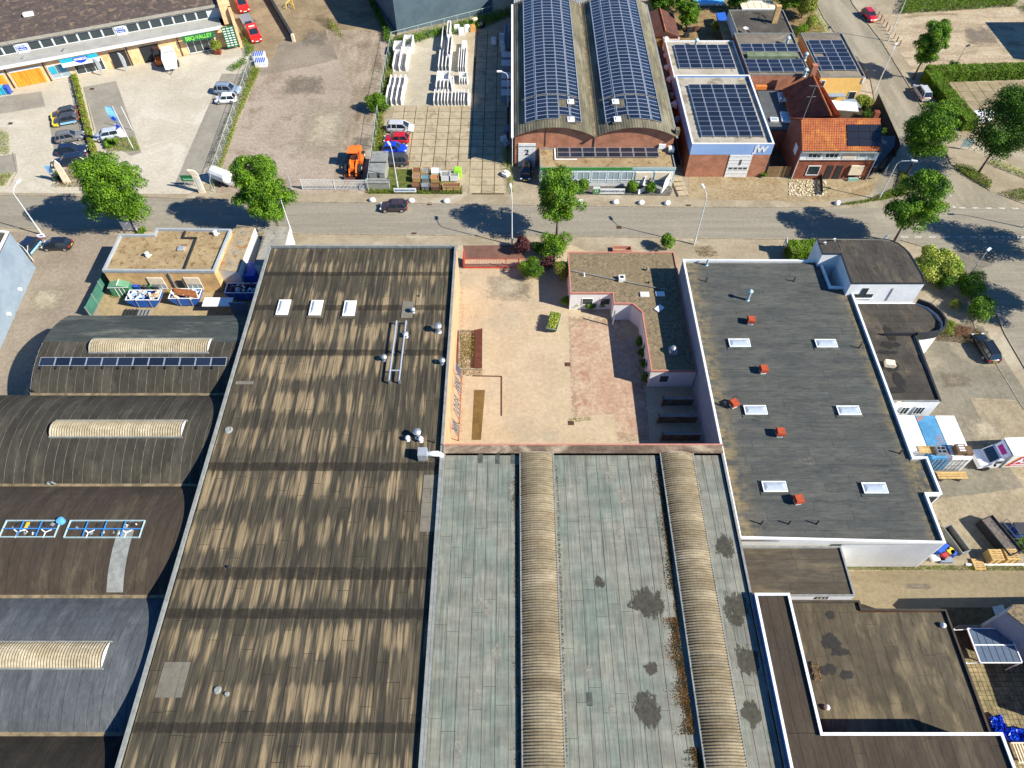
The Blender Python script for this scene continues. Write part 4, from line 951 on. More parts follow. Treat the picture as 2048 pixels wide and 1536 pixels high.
def dome(x, y, z, sx, sy, label, group, rz=0, sl=0, h=.32, mat=None):
    T = thing('rooflight_dome', label, 'rooflight', (x, y, z), rz, group); m = MB()
    m.box(-sx/2, -sy/2, -.1, sx/2, sy/2, .2); part('curb', m, m_zinc, T)
    part('flashing', MB().box(-sx/2-.28, -sy/2-.3, 0, sx/2+.25, sy/2+.22, .055), m_feltB if z > 6 else m_vault2, T)
    m = MB(); o = rect(-sx/2+.06, -sy/2+.06, sx/2-.06, sy/2-.06); rows = []
    for k in range(5): f = k/4; rows.append([(*p, .2+h*math.sin(f*math.pi/2)) for p in (inset(o, f*min(sx, sy)*.4) )])
    m.grid(rows, close=True); m.add([rows[-1][i] for i in range(4)], [(0, 1, 2, 3)]); part('dome', m, mat or m_dome, T)
    ring(T, [(x+math.cos(rz)*a-math.sin(rz)*b, y+math.sin(rz)*a+math.cos(rz)*b) for a, b in rect(-sx/2, -sy/2, sx/2, sy/2)], .08, z+.2, z+.26, m_white, 'frame', .02) if rz == 0 else None
    return T
for x, y, l in ((1141,204,'upper white rooflight on the left barrel roof'),(1142,240,'lower white rooflight on the left barrel roof below the panels'),(1231,204,'upper white rooflight on the right barrel roof'),(1235,239,'lower white rooflight on the right barrel roof below the panels')):
    c = W(x, y, 7.0); dome(c[0], c[1], bz(c[0])+.05, 1.0, 1.2, l, 'small rooflights on the twin barrel roofs', h=.18, mat=m_white)
# front extension with gravel roof and panels
EX = rect(4.1, 86.9, 23.9, 91.6)
T = thing('front_office_extension', 'low glazed office extension with green fascia, gravel roof and a strip of solar panels', 'office', (14, 89, 0)); EXT = T
ac = W(1328, 296, 3.2); part('air_unit', MB().box(ac[0]-.9, ac[1]-.4, 3.25, ac[0]+.1, ac[1]+.4, 4.0).box(ac[0]+.5, ac[1]-1.2, 3.25, ac[0]+1.3, ac[1]-.4, 3.9), m_white, T, True)
walls(T, EX, 0, .7, m_white2); walls(T, EX, 2.6, 3.15, [m_teal])
part('roof_deck', MB().prism(inset(EX, .1), 3.0, 3.15), m_dirty, T, True); ring(T, EX, .14, 3.15, 3.32, m_zinc, 'coping')
slabbox(T, 'green_fascia', 4.1, 86.82, 2.95, 17.6, 86.88, 3.34, m_grn); slabbox(T, 'blue_fascia', 17.6, 86.82, 2.95, 23.95, 86.88, 3.34, m_teal)
xs = [4.2, 7.1, 9.4, 11.6, 14.0, 16.0, 18.0, 20.8, 23.8]
for i in range(8):
    a, b = xs[i]+.12, xs[i+1]-.12
    slabbox(T, 'pier', xs[i]-.12, 86.86, .7, xs[i]+.12, 87.1, 2.6, m_teal)
    wn = window(T, (a, 86.92), (b, 86.92), .7, 2.6, m_white, m_glass_pale if i < 6 else m_glass_pale, 2 if i < 6 else 1, 1, .07, .09)
    if i >= 6: slabbox(T, 'blind', a+.1, 86.8, 1.2, b-.1, 86.88, 2.5, m_cream)
    elif i > 0: slabbox(T, 'transom', a, 86.82, 1.1, b, 86.87, 1.2, m_white)
slabbox(T, 'pier', 23.65, 86.86, .7, 23.9, 87.1, 2.6, m_teal); slabbox(T, 'inner_wall', 4.3, 89.0, .7, 23.7, 89.1, 2.6, m_white2); slabbox(T, 'floor', 4.3, 87.0, .65, 23.7, 89.0, .72, m_concrete)
Ts = thing('solar_array', 'two row solar array on the gravel roof of the office extension', 'solar panels', (14, 89.5, 3.2))
x0p = W(1114, 305, 3.3)[0]; x1p = W(1317, 305, 3.3)[0]; yb_ = W(1200, 315, 3.3)[1]; yt_ = W(1200, 296, 3.3)[1]; wst = (x1p-x0p)/8; hh_ = (yt_-yb_)/2
me = pvmesh(wst-.06, hh_-.05, .06)
for i in range(8):
    for j in (0, 1): addpv(Ts, me, (x0p+wst*(i+.5), yb_+hh_*(j+.5), 3.36), (R(3), 0, 0))
m = MB(); m.box(x0p-.4, yb_-.3, 3.2, x0p-.2, yt_+.9, 3.3); m.box(x0p-.4, yb_-.45, 3.2, W(1150,318,3.2)[0]+.3, yb_-.3, 3.3); m.box(x0p-.6, yt_+.6, 3.2, x0p+.4, yt_+1.3, 3.8); part('cable_duct', m, m_white, Ts, True)
# ================================================================ brick unit with panels (number 1)
JW = rect(26.15, 89.1, 38.0, 107.3)
T = thing('blue_fascia_unit', 'brick business unit with white roof, pale blue fascia and gridded solar array', 'business unit', (32, 98, 0)); JWT = T
walls(T, JW, 0, 3.95, [m_brick, m_brick_dk, m_brick_dk, m_brick_dk]); ring(T, JW, .14, 3.95, 5.75, [M('pale_blue_fascia', A(150,182,226, 1.15), A(140,172,218, 1.15), scale=.3, fine=.03)], 'fascia', .03)
ring(T, JW, .2, 5.75, 5.8, m_white, 'coping', .05)
part('roof_deck', MB().prism(inset(JW, .14), 5.3, 5.4), M('white_roof_membrane', A(218,208,188), A(196,186,166), scale=.35, c3=A(160,148,124), scale3=.5, fine=.08), T, True)
d = slabbox(T, 'sectional_door', 32.1, 89.02, 0, 35.4, 89.09, 3.9, m_white)
m = MB(); [m.box(32.45+.72*i, 88.98, 1.45, 32.97+.72*i, 89.02, 1.72) for i in range(4)]; part('door_window', m, m_glass, d, True)
m = MB(); [m.box(32.1, 89.0, .6*i, 35.4, 89.015, .6*i+.03) for i in range(1, 7)]; part('door_joint', m, m_zinc, d, True)
text('1', 1.25, m_black, T, (33.9, 88.96, 2.65), bold=.03, name='number')
text('JW', 1.35, m_white, T, (36.3, 89.03, 4.85), bold=.06, name='lettering', sx=1.1)
m = MB(); m.box(35.55, 89.02, 5.48, 35.95, 89.07, 5.6); part('letter_bar', m, m_white, T, True)
Ts = thing('solar_array', 'grid of fifty five solar panels on the white roof of the blue fascia unit', 'solar panels', (32, 98, 5.4)); ga = W(1376, 169, 5.7); gb = W(1394, 272, 5.7); gc = W(1492, 169, 5.7)
xa, xb, ya, yb = ga[0], W(1492, 169, 5.7)[0], gb[1], ga[1]; nx_, ny_ = 5, 11; wx, wy = (xb-xa)/nx_, (yb-ya)/ny_; me = pvmesh(wx-.05, wy-.12, .05)
for i in range(nx_):
    for j in range(ny_): addpv(Ts, me, (xa+wx*(i+.5), ya+wy*(j+.5), 5.68), (R(8), 0, 0))
m = MB(); [m.box(xa+wx*i-.04, ya, 5.42, xa+wx*i+.04, yb, 5.62) for i in range(nx_+1)]; part('rail', m, m_alu, Ts, True)
# rear units behind it
def unit(x0, y0, x1, y1, z, deck, label, wm, ph=.22, name='business_unit', cop=None):
    T = thing(name, label, 'business unit', ((x0+x1)/2, (y0+y1)/2, 0)); P = rect(x0, y0, x1, y1); walls(T, P, 0, z, wm)
    part('roof_deck', MB().prism(inset(P, .1), z-.1, z-.0), deck, T, True); ring(T, P, .14, z+.003, z+ph, cop or m_zinc, 'coping', .0); return T
mt = M('grey_tan_roof', A(150,138,122), A(132,122,108), scale=.4, c3=A(170,156,134), fine=.12)
unit(26.4, 107.4, 38.2, 120.4, 4.3, MATS['white_roof_membrane'], 'low white roofed unit with thirty solar panels behind the blue fascia unit', m_white2, cop=m_white)
unit(38.35, 108.6, 48.4, 121.6, 5.0, mt, 'grey roofed unit with two solar arrays and a strip rooflight', [m_brick, m_brick_dk, m_brick_dk, m_brick_dk])
UY = unit(50.0, 108.2, 57.2, 122.0, 4.8, mt, 'yellow walled unit with solar panels beside the side street', [M('yellow_render', A(240,196,116, 1.0), A(232,188,108, 1.0), fine=.04)])
UT = unit(39.6, 122.6, 49.5, 132.0, 3.9, M('worn_grey_roof', A(122,112,98), A(104,96,84), scale=.5, c3=A(86,80,70), fine=.15), 'flat roofed building with coiled cables, dish and tall buff chimney', m_white2)
def arr(name_lab, x0, x1, y0, y1, z, nx, ny, tilt=6, skip=()):
    Ts = thing('solar_array', name_lab, 'solar panels', ((x0+x1)/2, (y0+y1)/2, z), 0); wx, wy = (x1-x0)/nx, (y1-y0)/ny; me = pvmesh(wx-.05, wy-.1, .05)
    for i in range(nx):
        for j in range(ny):
            if (i, j) in skip: continue
            addpv(Ts, me, (x0+wx*(i+.5), y0+wy*(j+.5), z+.22), (R(tilt), 0, 0))
    m = MB(); [m.box(x0+wx*i-.04, y0, z+.02, x0+wx*i+.04, y1, z+.18) for i in range(nx+1)]; part('rail', m, m_alu, Ts, True)
def arrpx(lab, a, b, z, nx, ny, **k):
    p, q = W(*a, z+.25), W(*b, z+.25); arr(lab, p[0], q[0], p[1], q[1], z, nx, ny, **k)
p, q = W(1347, 90, 4.5), W(1357, 136, 4.5); arr('grid of thirty solar panels on the low white roof', p[0], W(1456,90,4.5)[0], q[1], p[1], 4.3, 5, 6)
p, q = W(1479, 88, 5.2), W(1484, 103, 5.2); arr('upper two row solar array on the grey roofed unit', p[0], W(1592,88,5.2)[0], q[1], p[1], 5.0, 5, 2)
p, q = W(1488, 119, 5.2), W(1495, 143, 5.2); arr('lower three row solar array on the grey roofed unit', p[0], W(1603,119,5.2)[0], q[1], p[1], 5.0, 5, 3)
p, q = W(1615, 81, 5.0), W(1640, 140, 5.0); arr('solar array on the yellow walled unit', p[0], W(1684,81,5.0)[0], q[1], p[1], 4.8, 3, 7, skip=((0,3),))
m = MB(); c = W(1495, 116, 5.2); d = W(1592, 110, 5.2); m.box(c[0], c[1], 5.0, d[0], c[1]+1.4, 5.5); 
solo('strip_rooflight', m, M('algae_glazing', A(150,164,130), A(120,136,104), scale=.8), 'long low strip rooflight between the two solar arrays on the grey roofed unit', 'rooflight')
for i, (x, y, z, l) in enumerate(((1573,88,5.0,'pale cowl vent above the upper array on the grey roofed unit'),(1609,120,5.0,'pale cowl vent in the gap beside the yellow walled unit'),(1608,152,5.0,'pale cowl vent at the front edge of the grey roofed unit'),(1391,92,4.3,'small chimney on the low white roof'))): cowl(x, y, z, .22, 1.0, l, m_teal, group='cowl vents on the rear units')
slabbox(UT, 'chimney', W(1549,47,3.9)[0]-.45, W(1549,47,3.9)[1], 3.9, W(1549,47,3.9)[0]+.45, W(1549,47,3.9)[1]+.7, 6.9, m_brick_buff)
m = MB(); c = W(1490, 66, 3.9); m.tube((*c, 3.9), (*c, 4.5), .04); m.lathe((c[0], c[1], 4.5), [(.02, 0), (.35, .12), (.5, .26), (.49, .28), (.33, .15), (.02, .04)], 14)
solo('satellite_dish', m, m_white, 'white satellite dish on the roof with coiled cables', 'satellite dish')
m = MB(); rr = random.Random(5)
for (a, b, cx, cy, r_) in ((.2, 2.6, 1510, 40, 2.2), (3.2, 5.2, 1520, 55, 2.6), (.5, 2.8, 1560, 50, 2.0), (4.0, 6.0, 1548, 62, 2.4), (2.0, 4.3, 1536, 38, 1.6)):
    c = W(cx, cy, 3.92); m.path([(c[0]+r_*math.cos(a+(b-a)*k/12), c[1]+r_*1.2*math.sin(a+(b-a)*k/12), 3.94) for k in range(13)], .06, 4)
solo('loose_cable', m, m_dark, 'loose dark cables curling over the worn grey flat roof', 'cable')
slabbox(UY, 'white_panel', 56.9, 108.1, 3.9, 57.3, 109.6, 4.8, m_white); 
m = MB(); c = W(1665, 187, 2.3); slabbox(UY, 'awning', 51.9, 107.2, 2.0, 54.9, 108.2, 2.1, m_bluegrey)
window(UY, (55.6,108.2), (56.8,108.2), .8, 2.4, m_white, m_glass, 1); window(UY, (50.3,108.2), (51.0,108.2), 3.3, 4.4, m_white, m_glass, 1)
# ================================================================ office wing in the courtyard (L shape)
OZ = 2.95
OP = [(7.35,69.4),(21.3,69.4),(21.3,49.75),(16.05,49.75),(15.95,58.9),(14.9,60.25),(12.65,60.25),(12.65,62.05),(7.35,62.05)]
T = thing('courtyard_office_wing', 'L shaped low white office wing with gravel roof and pink roof edge', 'office', (15, 62, 0)); OW = T
walls(T, OP, 0, OZ, m_render); part('roof_deck', MB().prism(inset(OP, .08), OZ-.12, OZ+.02), m_gravelroof, T, True)
ring(T, OP, .12, OZ-.12, OZ+.16, m_pink, 'coping', .04)
window(T, (8.9,62.05), (10.3,62.05), .9, 2.1, m_white, m_glass, 1); window(T, (11.2,62.05), (12.5,62.05), .9, 2.1, m_white, m_glass, 1)
window(T, (17.2,49.75), (18.3,49.75), .9, 2.2, m_white, m_glass, 1)
for y in (57.5, 55.0, 52.3, 50.8): window(T, (16.0, y), (16.0, y-.9), .9, 2.1, m_white, m_glass, 1)
slabbox(T, 'corner_post', 12.6, 59.1, 0, 12.75, 59.25, OZ, m_bluegrey)
m = MB(); m.tube(W3(1142, 541, 3.1), W3(1335, 580, 3.1), .07, 6); solo('roof_pipe', m, m_zinc, 'long thin pale pipe running diagonally across the gravel roof', 'pipe')
for x, y, l, k in ((1243,560,'square white vent box on the gravel roof beside the diagonal pipe',0),(1168,552,'small upright pipe vent at the left end of the gravel roof',1),(1297,566,'tiny black pipe vent above the two flat rooflights',2),(1294,541,'pale low disc vent on the gravel roof',3),(1345,705,'steel mushroom chimney on the shaded end of the gravel roof',4)):
    c = W(x, y, OZ); 
    if k == 0:
        m = MB(); m.box(c[0]-.4, c[1]-.4, OZ, c[0]+.4, c[1]+.4, OZ+.55); m.box(c[0]-.22, c[1]-.22, OZ+.552, c[0]+.22, c[1]+.22, OZ+.58, 1); solo('vent_box', m, [m_white, m_dark], l, 'vent')
    elif k == 4:
        Tq = cowl(x, y, OZ, .22, .75, l, m_steel); m = MB(); m.box(-.45, -.45, 0, .45, .45, .55); part('base_box', m, m_alu, Tq)
    else: cowl(x, y, OZ, .1, .5 if k == 1 else .25, l, [0, m_white, m_black, m_zinc][k], cap=k == 3)
for x, y, l, rz in ((1289,590,'left flat white rooflight lying near the bend of the gravel roof',0),(1320,589,'right flat white rooflight near the shadow edge of the gravel roof',0),(1318,618,'skewed flat white rooflight on the gravel roof',.75)):
    c = W(x, y, OZ); m = MB(); m.obox((0, 0, .09), (1.1, .75, .14)); m.obox((0, 0, .17), (.95, .6, .03), m=0); solo('flat_rooflight', m, m_white, l, 'rooflight', 'flat rooflights on the gravel roof', (c[0], c[1], OZ+.02), rz)
# courtyard things
m = MB(); c = W(1418, 622, 0); 
Tm = thing('letterbox_pillar', 'dark round lamp post in the shaded court beside the office wing', 'lamp', (*W(1266,632), 0)); m = MB(); m.tube((0,0,0), (0,0,1.2), .06, 8); part('post', m, m_dark, Tm); m = MB(); m.lathe((0,0,1.2), [(.05,0),(.22,.08),(.24,.25),(.1,.38)], 10); part('lamp_head', m, m_white, Tm)
# coral gate
gx0, gx1 = W(928, 536)[0], W(1068, 536)[0]; gy = W(1000, 536)[1]
Tg = thing('coral_gate', 'coral red metal bar gate and fence closing the courtyard entrance', 'gate', ((gx0+gx1)/2, gy, 0))
L = gx1-gx0
for i in range(46):
    m = MB(); x = gx0+.1+i*(L-.2)/45; m.box(x-.02, gy-.02, .12, x+.02, gy+.02, 1.65); part('bar', m, m_redmetal, Tg, True)
for x in (gx0, gx0+L*.6, gx0+L*.78, gx1): part('post', MB().box(x-.07, gy-.07, 0, x+.07, gy+.07, 1.85), m_redmetal, Tg, True)
for z in (.12, 1.62): part('rail', MB().box(gx0, gy-.035, z, gx1, gy+.035, z+.07), m_redmetal, Tg, True)
part('bottom_beam', MB().box(gx0, gy-.1, .02, gx0+L*.6, gy+.1, .14), m_redmetal, Tg, True)
part('post', MB().box(gx0-.1, gy-.1, 0, gx0+.1, gy+1.6, 1.7), m_redmetal, Tg, True)
# sunken bin and small skip of green waste
c = W(1107, 652); Tq = thing('small_waste_skip', 'small open green skip heaped with garden waste in the courtyard', 'skip', (c[0], c[1], 0), R(-14)); Tq.scale = (.74, .8, .8)
m = MB(); b0, b1 = rect(-.6, -1.3, .6, 1.3), rect(-.95, -1.75, .95, 1.75)
m.grid([[(*p, .15) for p in b0], [(*p, 1.25) for p in b1]], close=True); m.add([(*p, .15) for p in b0], [(0,1,2,3)]); part('tub', m, M('skip_green', A(60,140,110,1.3), A(70,110,90,1.3), obj=True), Tq)
m = MB(); o = rect(-1, -1.8, 1, 1.8); i_ = inset(o, .1); m.add([(*p, 1.25) for p in o]+[(*p, 1.32) for p in i_], [(k,(k+1)%4,4+(k+1)%4,4+k) for k in range(4)]); part('rim', m, m_zinc, Tq)
rs = np.random.RandomState(4); p = np.stack([rs.uniform(-.8,.8,900), rs.uniform(-1.6,1.6,900), rs.uniform(.9,1.65,900)], 1); leaves('green_waste', p, np.tile([0,0,1.], (900,1)), .28, ml_yellow, Tq, 4, kind='stuff')
# planting bed with brown screen
bx = WL([(917,662),(965,662),(966,742),(915,742)]); 
Tb = thing('raised_bed', 'rectangular raised bed of dry weeds by the salmon wall', 'planting bed', (*W(940,700), 0)); ring(Tb, [W(918,662),W(965,662),W(965,741),W(917,741)], .15, 0, .28, m_kerb, 'edging')
part('rust_panel', MB().prism(WL([(951,664),(965,661),(964,740),(949,740)]), .3, .45), M('rust_brown_panel', A(120,66,48), A(96,54,40), scale=1), Tb, True)
scatter('dry_weeds', [(920,666),(950,666),(948,738),(919,738)], 900, .5, .25, ml_dry, 'dry grass and weeds in the raised bed', seed=3); scatter('green_weeds', [(920,675),(950,675),(948,720),(925,720)], 250, .6, .28, ml_weed, 'green weeds between the dry ones in the raised bed', seed=5)
scatter('weeds', [(920,742),(968,742),(964,754),(926,752)], 200, .3, .2, ml_dry, 'rust coloured weeds below the raised bed', seed=6)
# steel lattice racks leaning on the salmon wall
for i, (y0, y1) in enumerate(((752,768),(777,802),(812,848),(862,882))):
    a, b = W(916, y0)[1], W(916, y1)[1]; x = -6.55; m = MB(); L = abs(b-a)
    Tr = thing('lattice_frame', ['first lattice frame from the gate leaning on the salmon wall','second lattice frame from the gate along the salmon wall','third lattice frame from the gate along the salmon wall','last lattice frame in the corner by the pink coping'][i], 'frame', (x, (a+b)/2, 0), 0, 'blue grey lattice frames along the salmon wall')
    m.tube((.55,-L/2,1.0),(.55,L/2,1.0),.04); m.tube((0,-L/2,2.8),(0,L/2,2.8),.04); part('rail', m, m_steel, Tr)
    m = MB(); n = 4
    for k in range(n): m.tube((.55,-L/2+L*k/n,1.0),(0,-L/2+L*(k+.5)/n,2.8),.035); m.tube((0,-L/2+L*(k+.5)/n,2.8),(.55,-L/2+L*(k+1)/n,1.0),.035)
    part('diagonal_brace', m, flat('slate_blue_steel', A(96,120,140), .5), Tr)
    m = MB(); m.tube((.6,-L/2,0),(.6,-L/2,1.3),.05); m.tube((.6,L/2,0),(.6,L/2,1.3),.05); m.tube((.6,-L/2,.08),(.6,L/2,.08),.05); part('leg', m, flat('coral_steel', A(226,150,110), .6), Tr)
m = MB(); P = WL([(945,752),(1003,753),(1003,832)]); 
for a, b in zip(P[:-1], P[1:]):
    a, b = Vector(a), Vector(b); n = (b-a).normalized(); n = Vector((-n.y, n.x))*.07; m.prism([tuple(a-n),tuple(b-n),tuple(b+n),tuple(a+n)], 0, .06)
part('rust_channel', m, MATS['rust_brown_panel'], None, kind='structure')
# ================================================================ roof clutter on the long brown hall
RZ = 6.97
for i, (x, y) in enumerate(((568,617),(633,618),(700,619))):
    c = W(x, y, RZ); dome(c[0], c[1], RZ, 1.35, 2.3, ['left','middle','right'][i]+' one of three white domed rooflights on the brown roof', 'three domed rooflights on the brown roof', h=.3, mat=m_white)
for px0, lab in ((793,'left steel pipe rail standing on the brown roof'),(812,'right steel pipe rail standing on the brown roof')):
    a, b = W(px0, 642, RZ+.6), W(px0-17, 760, RZ+.6); Tq = thing('pipe_rail', lab, 'rail', (a[0], (a[1]+b[1])/2, RZ), 0, 'pair of pipe rails on the brown roof'); L = a[1]-b[1]
    part('pipe', MB().tube((0,-L/2,.62),(0,L/2,.62),.1,8), m_alu, Tq)
    for k in (-.5, 0, .5): part('support', MB().box(-.12, L*k-.06, 0, .12, L*k+.06, .6), m_steel, Tq)
a, b = W(778, 741, RZ+.6), W(799, 741, RZ+.6); m = MB(); m.tube((*a, RZ+.62), (*b, RZ+.62), .08, 8); solo('cross_pipe', m, m_alu, 'short cross pipe joining the two pipe rails near their lower end', 'pipe')
for x, y, r, h, l, mt_ in ((877,663,.26,.9,'tall steel cowl vent near the salmon wall edge of the brown roof',0),(769,720,.2,.5,'steel cowl vent left of the pipe rails',0),(885,727,.2,.5,'steel cowl vent right of the pipe rails near the roof edge',0),(812,673,.2,.4,'steel cowl vent between the pipe rails and the patch',0),(826,624,.18,.4,'steel cowl vent on the grey patch above the pipe rails',0),(822,667,.06,.7,'thin black pipe vent beside the right pipe rail',1),(838,592,.08,.15,'tiny white vent above the grey patch',1),(836,874,.24,.9,'tallest cowl in the vent cluster by the elbow duct',0),(816,880,.15,.35,'short white vent left in the cluster by the elbow duct',2),(842,882,.16,.35,'short white vent right in the cluster by the elbow duct',2),(457,860,.3,.08,'flat white disc vent near the left edge of the brown roof',3),(457,1134,.12,.2,'small vent in the lower left of the brown roof',1),(435,1380,.22,.15,'larger of two low round vents near the bottom',3),(454,1388,.15,.15,'smaller of two low round vents near the bottom',3),(869,885,.06,.6,'thin upright pipe beside the elbow duct',1)):
    cowl(x, y, RZ, r, h, l, [m_steel, m_dark, m_white, m_zinc][mt_], cap=mt_ in (0, 2), group='vents on the brown roof')
slabbox(T := thing('felt_patch', 'pale rounded repair patch above the pipe rails on the brown roof', 'patch', (*W(817,618,RZ), RZ)), 'sheet', W(806,603,RZ)[0], W(806,636,RZ)[1], RZ, W(828,603,RZ)[0], W(806,603,RZ)[1], RZ+.02, MATS['pale_patch'])
c = W(855, 910, RZ+.5); Tq = thing('extractor_duct', 'white box extractor with elbow duct on the brown roof edge', 'duct', (*c, RZ))
part('box', MB().box(-.9, -.45, .1, .0, .5, 1.15), m_alu, Tq); m = MB(); m.tube((0,0,.75),(1.1,0,.75),.27,12); m.tube((1.1,0,.75),(1.35,0,.45),.27,12); m.tube((1.35,0,.45),(1.35,0,-.0),.27,12); part('elbow', m, m_white, Tq, smooth=True)
c = W(490, 766, RZ); m = MB(); m.box(c[0]-1, c[1]-.2, RZ, c[0]+.9, c[1]+.2, RZ+.06); solo('stone_slab', m, MATS['pale_patch'], 'pale stone slab at the left edge of the brown roof', 'slab')
# ================================================================ dark grey roof things
GZ = 5.45
for i, (x, y, l) in enumerate(((1478,688,'upper left'),(1651,689,'upper right'),(1510,822,'middle left'),(1696,823,'middle right'),(1548,975,'lower left'),(1748,978,'lower right'))):
    c = W(x, y, GZ); dome(c[0], c[1], GZ, 2.35, 1.15, l + ' of six long domed rooflights on the dark grey roof', 'domed rooflights on the dark grey roof', h=.16)
m_ventred = M('vent_red_paint', A(222,100,58), A(196,84,50), scale=3, obj=True)
for i, (x, y, l) in enumerate(((1500,646,'first red box vent from the street on the grey roof'),(1525,744,'second red box vent from the street on the grey roof'),(1558,870,'fourth red box vent from the street on the grey roof'),(1594,1004,'red box vent nearest the bottom of the grey roof'),(1466,812,'tilted red and silver box vent by the left edge of the grey roof'))):
    c = W(x, y, GZ); Tq = thing('red_box_vent', l, 'vent', (*c, GZ), R([-6, 4, -2, 9, 25][i]), 'red box vents on the grey roof')
    part('base', MB().box(-.3, -.3, 0, .3, .3, .35), m_white, Tq); m = MB(); m.box(-.42, -.4, .35, .42, .45, .75); m.prism(rect(-.36, -.34, .36, .39), .75, .82); part('hood', m, m_ventred, Tq)
cowl(1495, 600, GZ, .17, 1.4, 'tallest pale steel cowl on the dark grey roof', m_teal, group='pipe vents on the dark grey roof'); cowl(1413, 530, GZ, .15, 1.0, 'steel pipe at the street edge of the dark grey roof', m_teal, cap=False, group='pipe vents on the dark grey roof')
for x, y, l in ((1412,563,'dark pipe vent below the street edge'),(1587,563,'dark pipe vent in the upper middle'),(1718,696,'dark pipe vent beside the curved wing'),(1799,907,'dark pipe vent near the containers'),(1447,812,'thick dark vent with silver collar left of the tilted box'),(1522,1048,'left one of three dark pipes in a row'),(1577,1048,'middle one of three dark pipes in a row'),(1633,1048,'right one of three dark pipes in a row')):
    cowl(x, y, GZ, .07 if 'thick' not in l else .16, .75, l + ' on the dark grey roof', m_dark, cap=False, group='pipe vents on the dark grey roof')
c = W(1777, 731, EZ); m = MB(); m.obox((0,0,.35), (1.0,.75,.55), 0); m.obox((.6,-.15,.2), (.2,.2,.3)); solo('air_unit', m, m_cream, 'cream air conditioning box on the damp stained side wing roof', 'air conditioner', None, (*c, EZ), R(-10))
c = W(1797, 804, EZ); solo('roof_tile_slab', MB().obox((0,0,.05),(.5,.35,.1)), m_cream, 'small pale slab at the lower edge of the side wing roof', 'slab', None, (*c, EZ))
for x, y, l in ((1650,489,'curved pale pipe at the left corner of the round cornered office roof'),(1669,482,'curved pale pipe at the back edge of the round cornered office roof')):
    c = W(x, y, TZ); m = MB(); m.path([(0,0,0),(0,0,.35),(-.15,-.1,.5),(-.35,-.15,.42)], .07, 6); solo('swan_neck_pipe', m, m_white, l, 'vent', 'swan neck pipes on the office roof', (*c, TZ))
# ================================================================ small buff building and skip yard (left)
SZ = 3.75
SP = [(-52.1,65.3),(-37.95,65.2),(-37.6,73.0),(-47.6,73.2),(-47.6,72.0),(-52.1,72.0)]
T = thing('buff_brick_office', 'small buff brick office with sandy littered flat roof and dark parapet', 'office', (-45, 69, 0)); walls(T, SP, 0, SZ-.3, [m_brick_buff])
ring(T, SP, .2, SZ-.3, SZ+.1, M('grey_fascia', A(190,196,200,1.5), A(176,184,190,1.5), scale=.6, fine=.04), 'fascia', .06); part('roof_deck', MB().prism(inset(SP, .2), SZ-.35, SZ-.25), m_dirty, T, True)
m = MB(); m.box(-42.0, 65.6, SZ-.25, -41.8, 71.6, SZ-.02); m.box(-43.6, 71.4, SZ-.25, -41.8, 71.6, SZ-.02); m.box(-43.8, 71.4, SZ-.25, -43.6, 72.8, SZ-.02); part('low_upstand', m, m_dark, T, True)
for a, b in ((-47.0,-45.0),(-42.3,-40.3)): w_ = window(T, (a,65.2),(b,65.2), .5, 2.6, m_white, m_glass_pale, 3); slabbox(T, 'roller_blind', a+.03, 65.12, 1.4, b-.03, 65.17, 2.57, m_cream)
slabbox(T, 'downpipe', -43.9, 65.05, 0, -43.75, 65.2, 3.4, m_zinc); slabbox(T, 'door', -43.4, 65.1, 0, -42.6, 65.2, 2.1, m_dark)
for x, y, l, mt_ in ((295,510,'small white and rust cowl vent on the sandy roof',0),(431,467,'low white pipe stub at the far right corner of the sandy roof',1)):
    c = W(x, y, SZ); m = MB(); m.lathe((0,0,0), [(.3,0),(.3,.25),(.15,.3),(.15,.55),(.28,.6),(.05,.7)], 10); m.tube((0,0,.15),(.5,.1,.12),.08); solo('roof_outlet', m, m_white, l, 'vent', None, (*c, SZ-.2))
c = W(362, 496, SZ); m = MB(); m.obox((0,0,.12), (.9,.75,.24)); m.obox((0,0,.26), (.7,.55,.05)); solo('hatch', m, m_alu, 'square grey roof hatch on the sandy roof', 'hatch', None, (*c, SZ-.22))
# two old railway style containers beside it
def longbox(p, z, name, label, side, top, grp=None, ribs=True, vents=3):
    p = ccw(p); T = thing(name, label, 'container', (sum(a[0] for a in p)/4, sum(a[1] for a in p)/4, 0), 0, grp)
    walls(T, p, 0, z, side); part('roof', MB().prism(p, z, z+.06), top, T, True)
    a, b, c, d = [Vector(q) for q in p]; e = (b-a) if (b-a).length < (c-b).length else (c-b); lng = (c-b) if (b-a).length < (c-b).length else (b-a); o = a if (b-a).length < (c-b).length else b
    if (b-a).length >= (c-b).length: o = b; lng = a-b; e = c-b
    n = int(lng.length/.28)
    if ribs:
        m = MB()
        for k in range(n): q = o + lng*((k+.5)/n) + e*.03; m.prism([tuple(q), tuple(q+e*.94), tuple(q+e*.94+lng.normalized()*.12), tuple(q+lng.normalized()*.12)], z+.06, z+.1, bot=False)
        part('roof_rib', m, top, T, True, kind='stuff')
    for k in range(vents):
        q = o + lng*((k+.7)/(vents+.4)) + e*.5; m = MB(); m.lathe((q.x, q.y, z+.08), [(.28,0),(.28,.05),(.1,.07)], 10); part('roof_vent', m, m_zinc, T, True)
    return T
m_rust = M('rusty_pale_roof', A(206,190,160), A(190,170,136), scale=.8, c3=A(196,140,84), scale3=.6, fine=.12); m_greyroofc = M('pale_grey_roof', A(196,190,176), A(176,170,156), scale=.8, fine=.1)
longbox(WL([(466,458),(510,455),(476,545),(437,540)], 2.9), 2.9, 'site_container', 'rust streaked pale site container beside the buff office', [m_white2], m_rust, 'pale site containers by the buff office', vents=4)
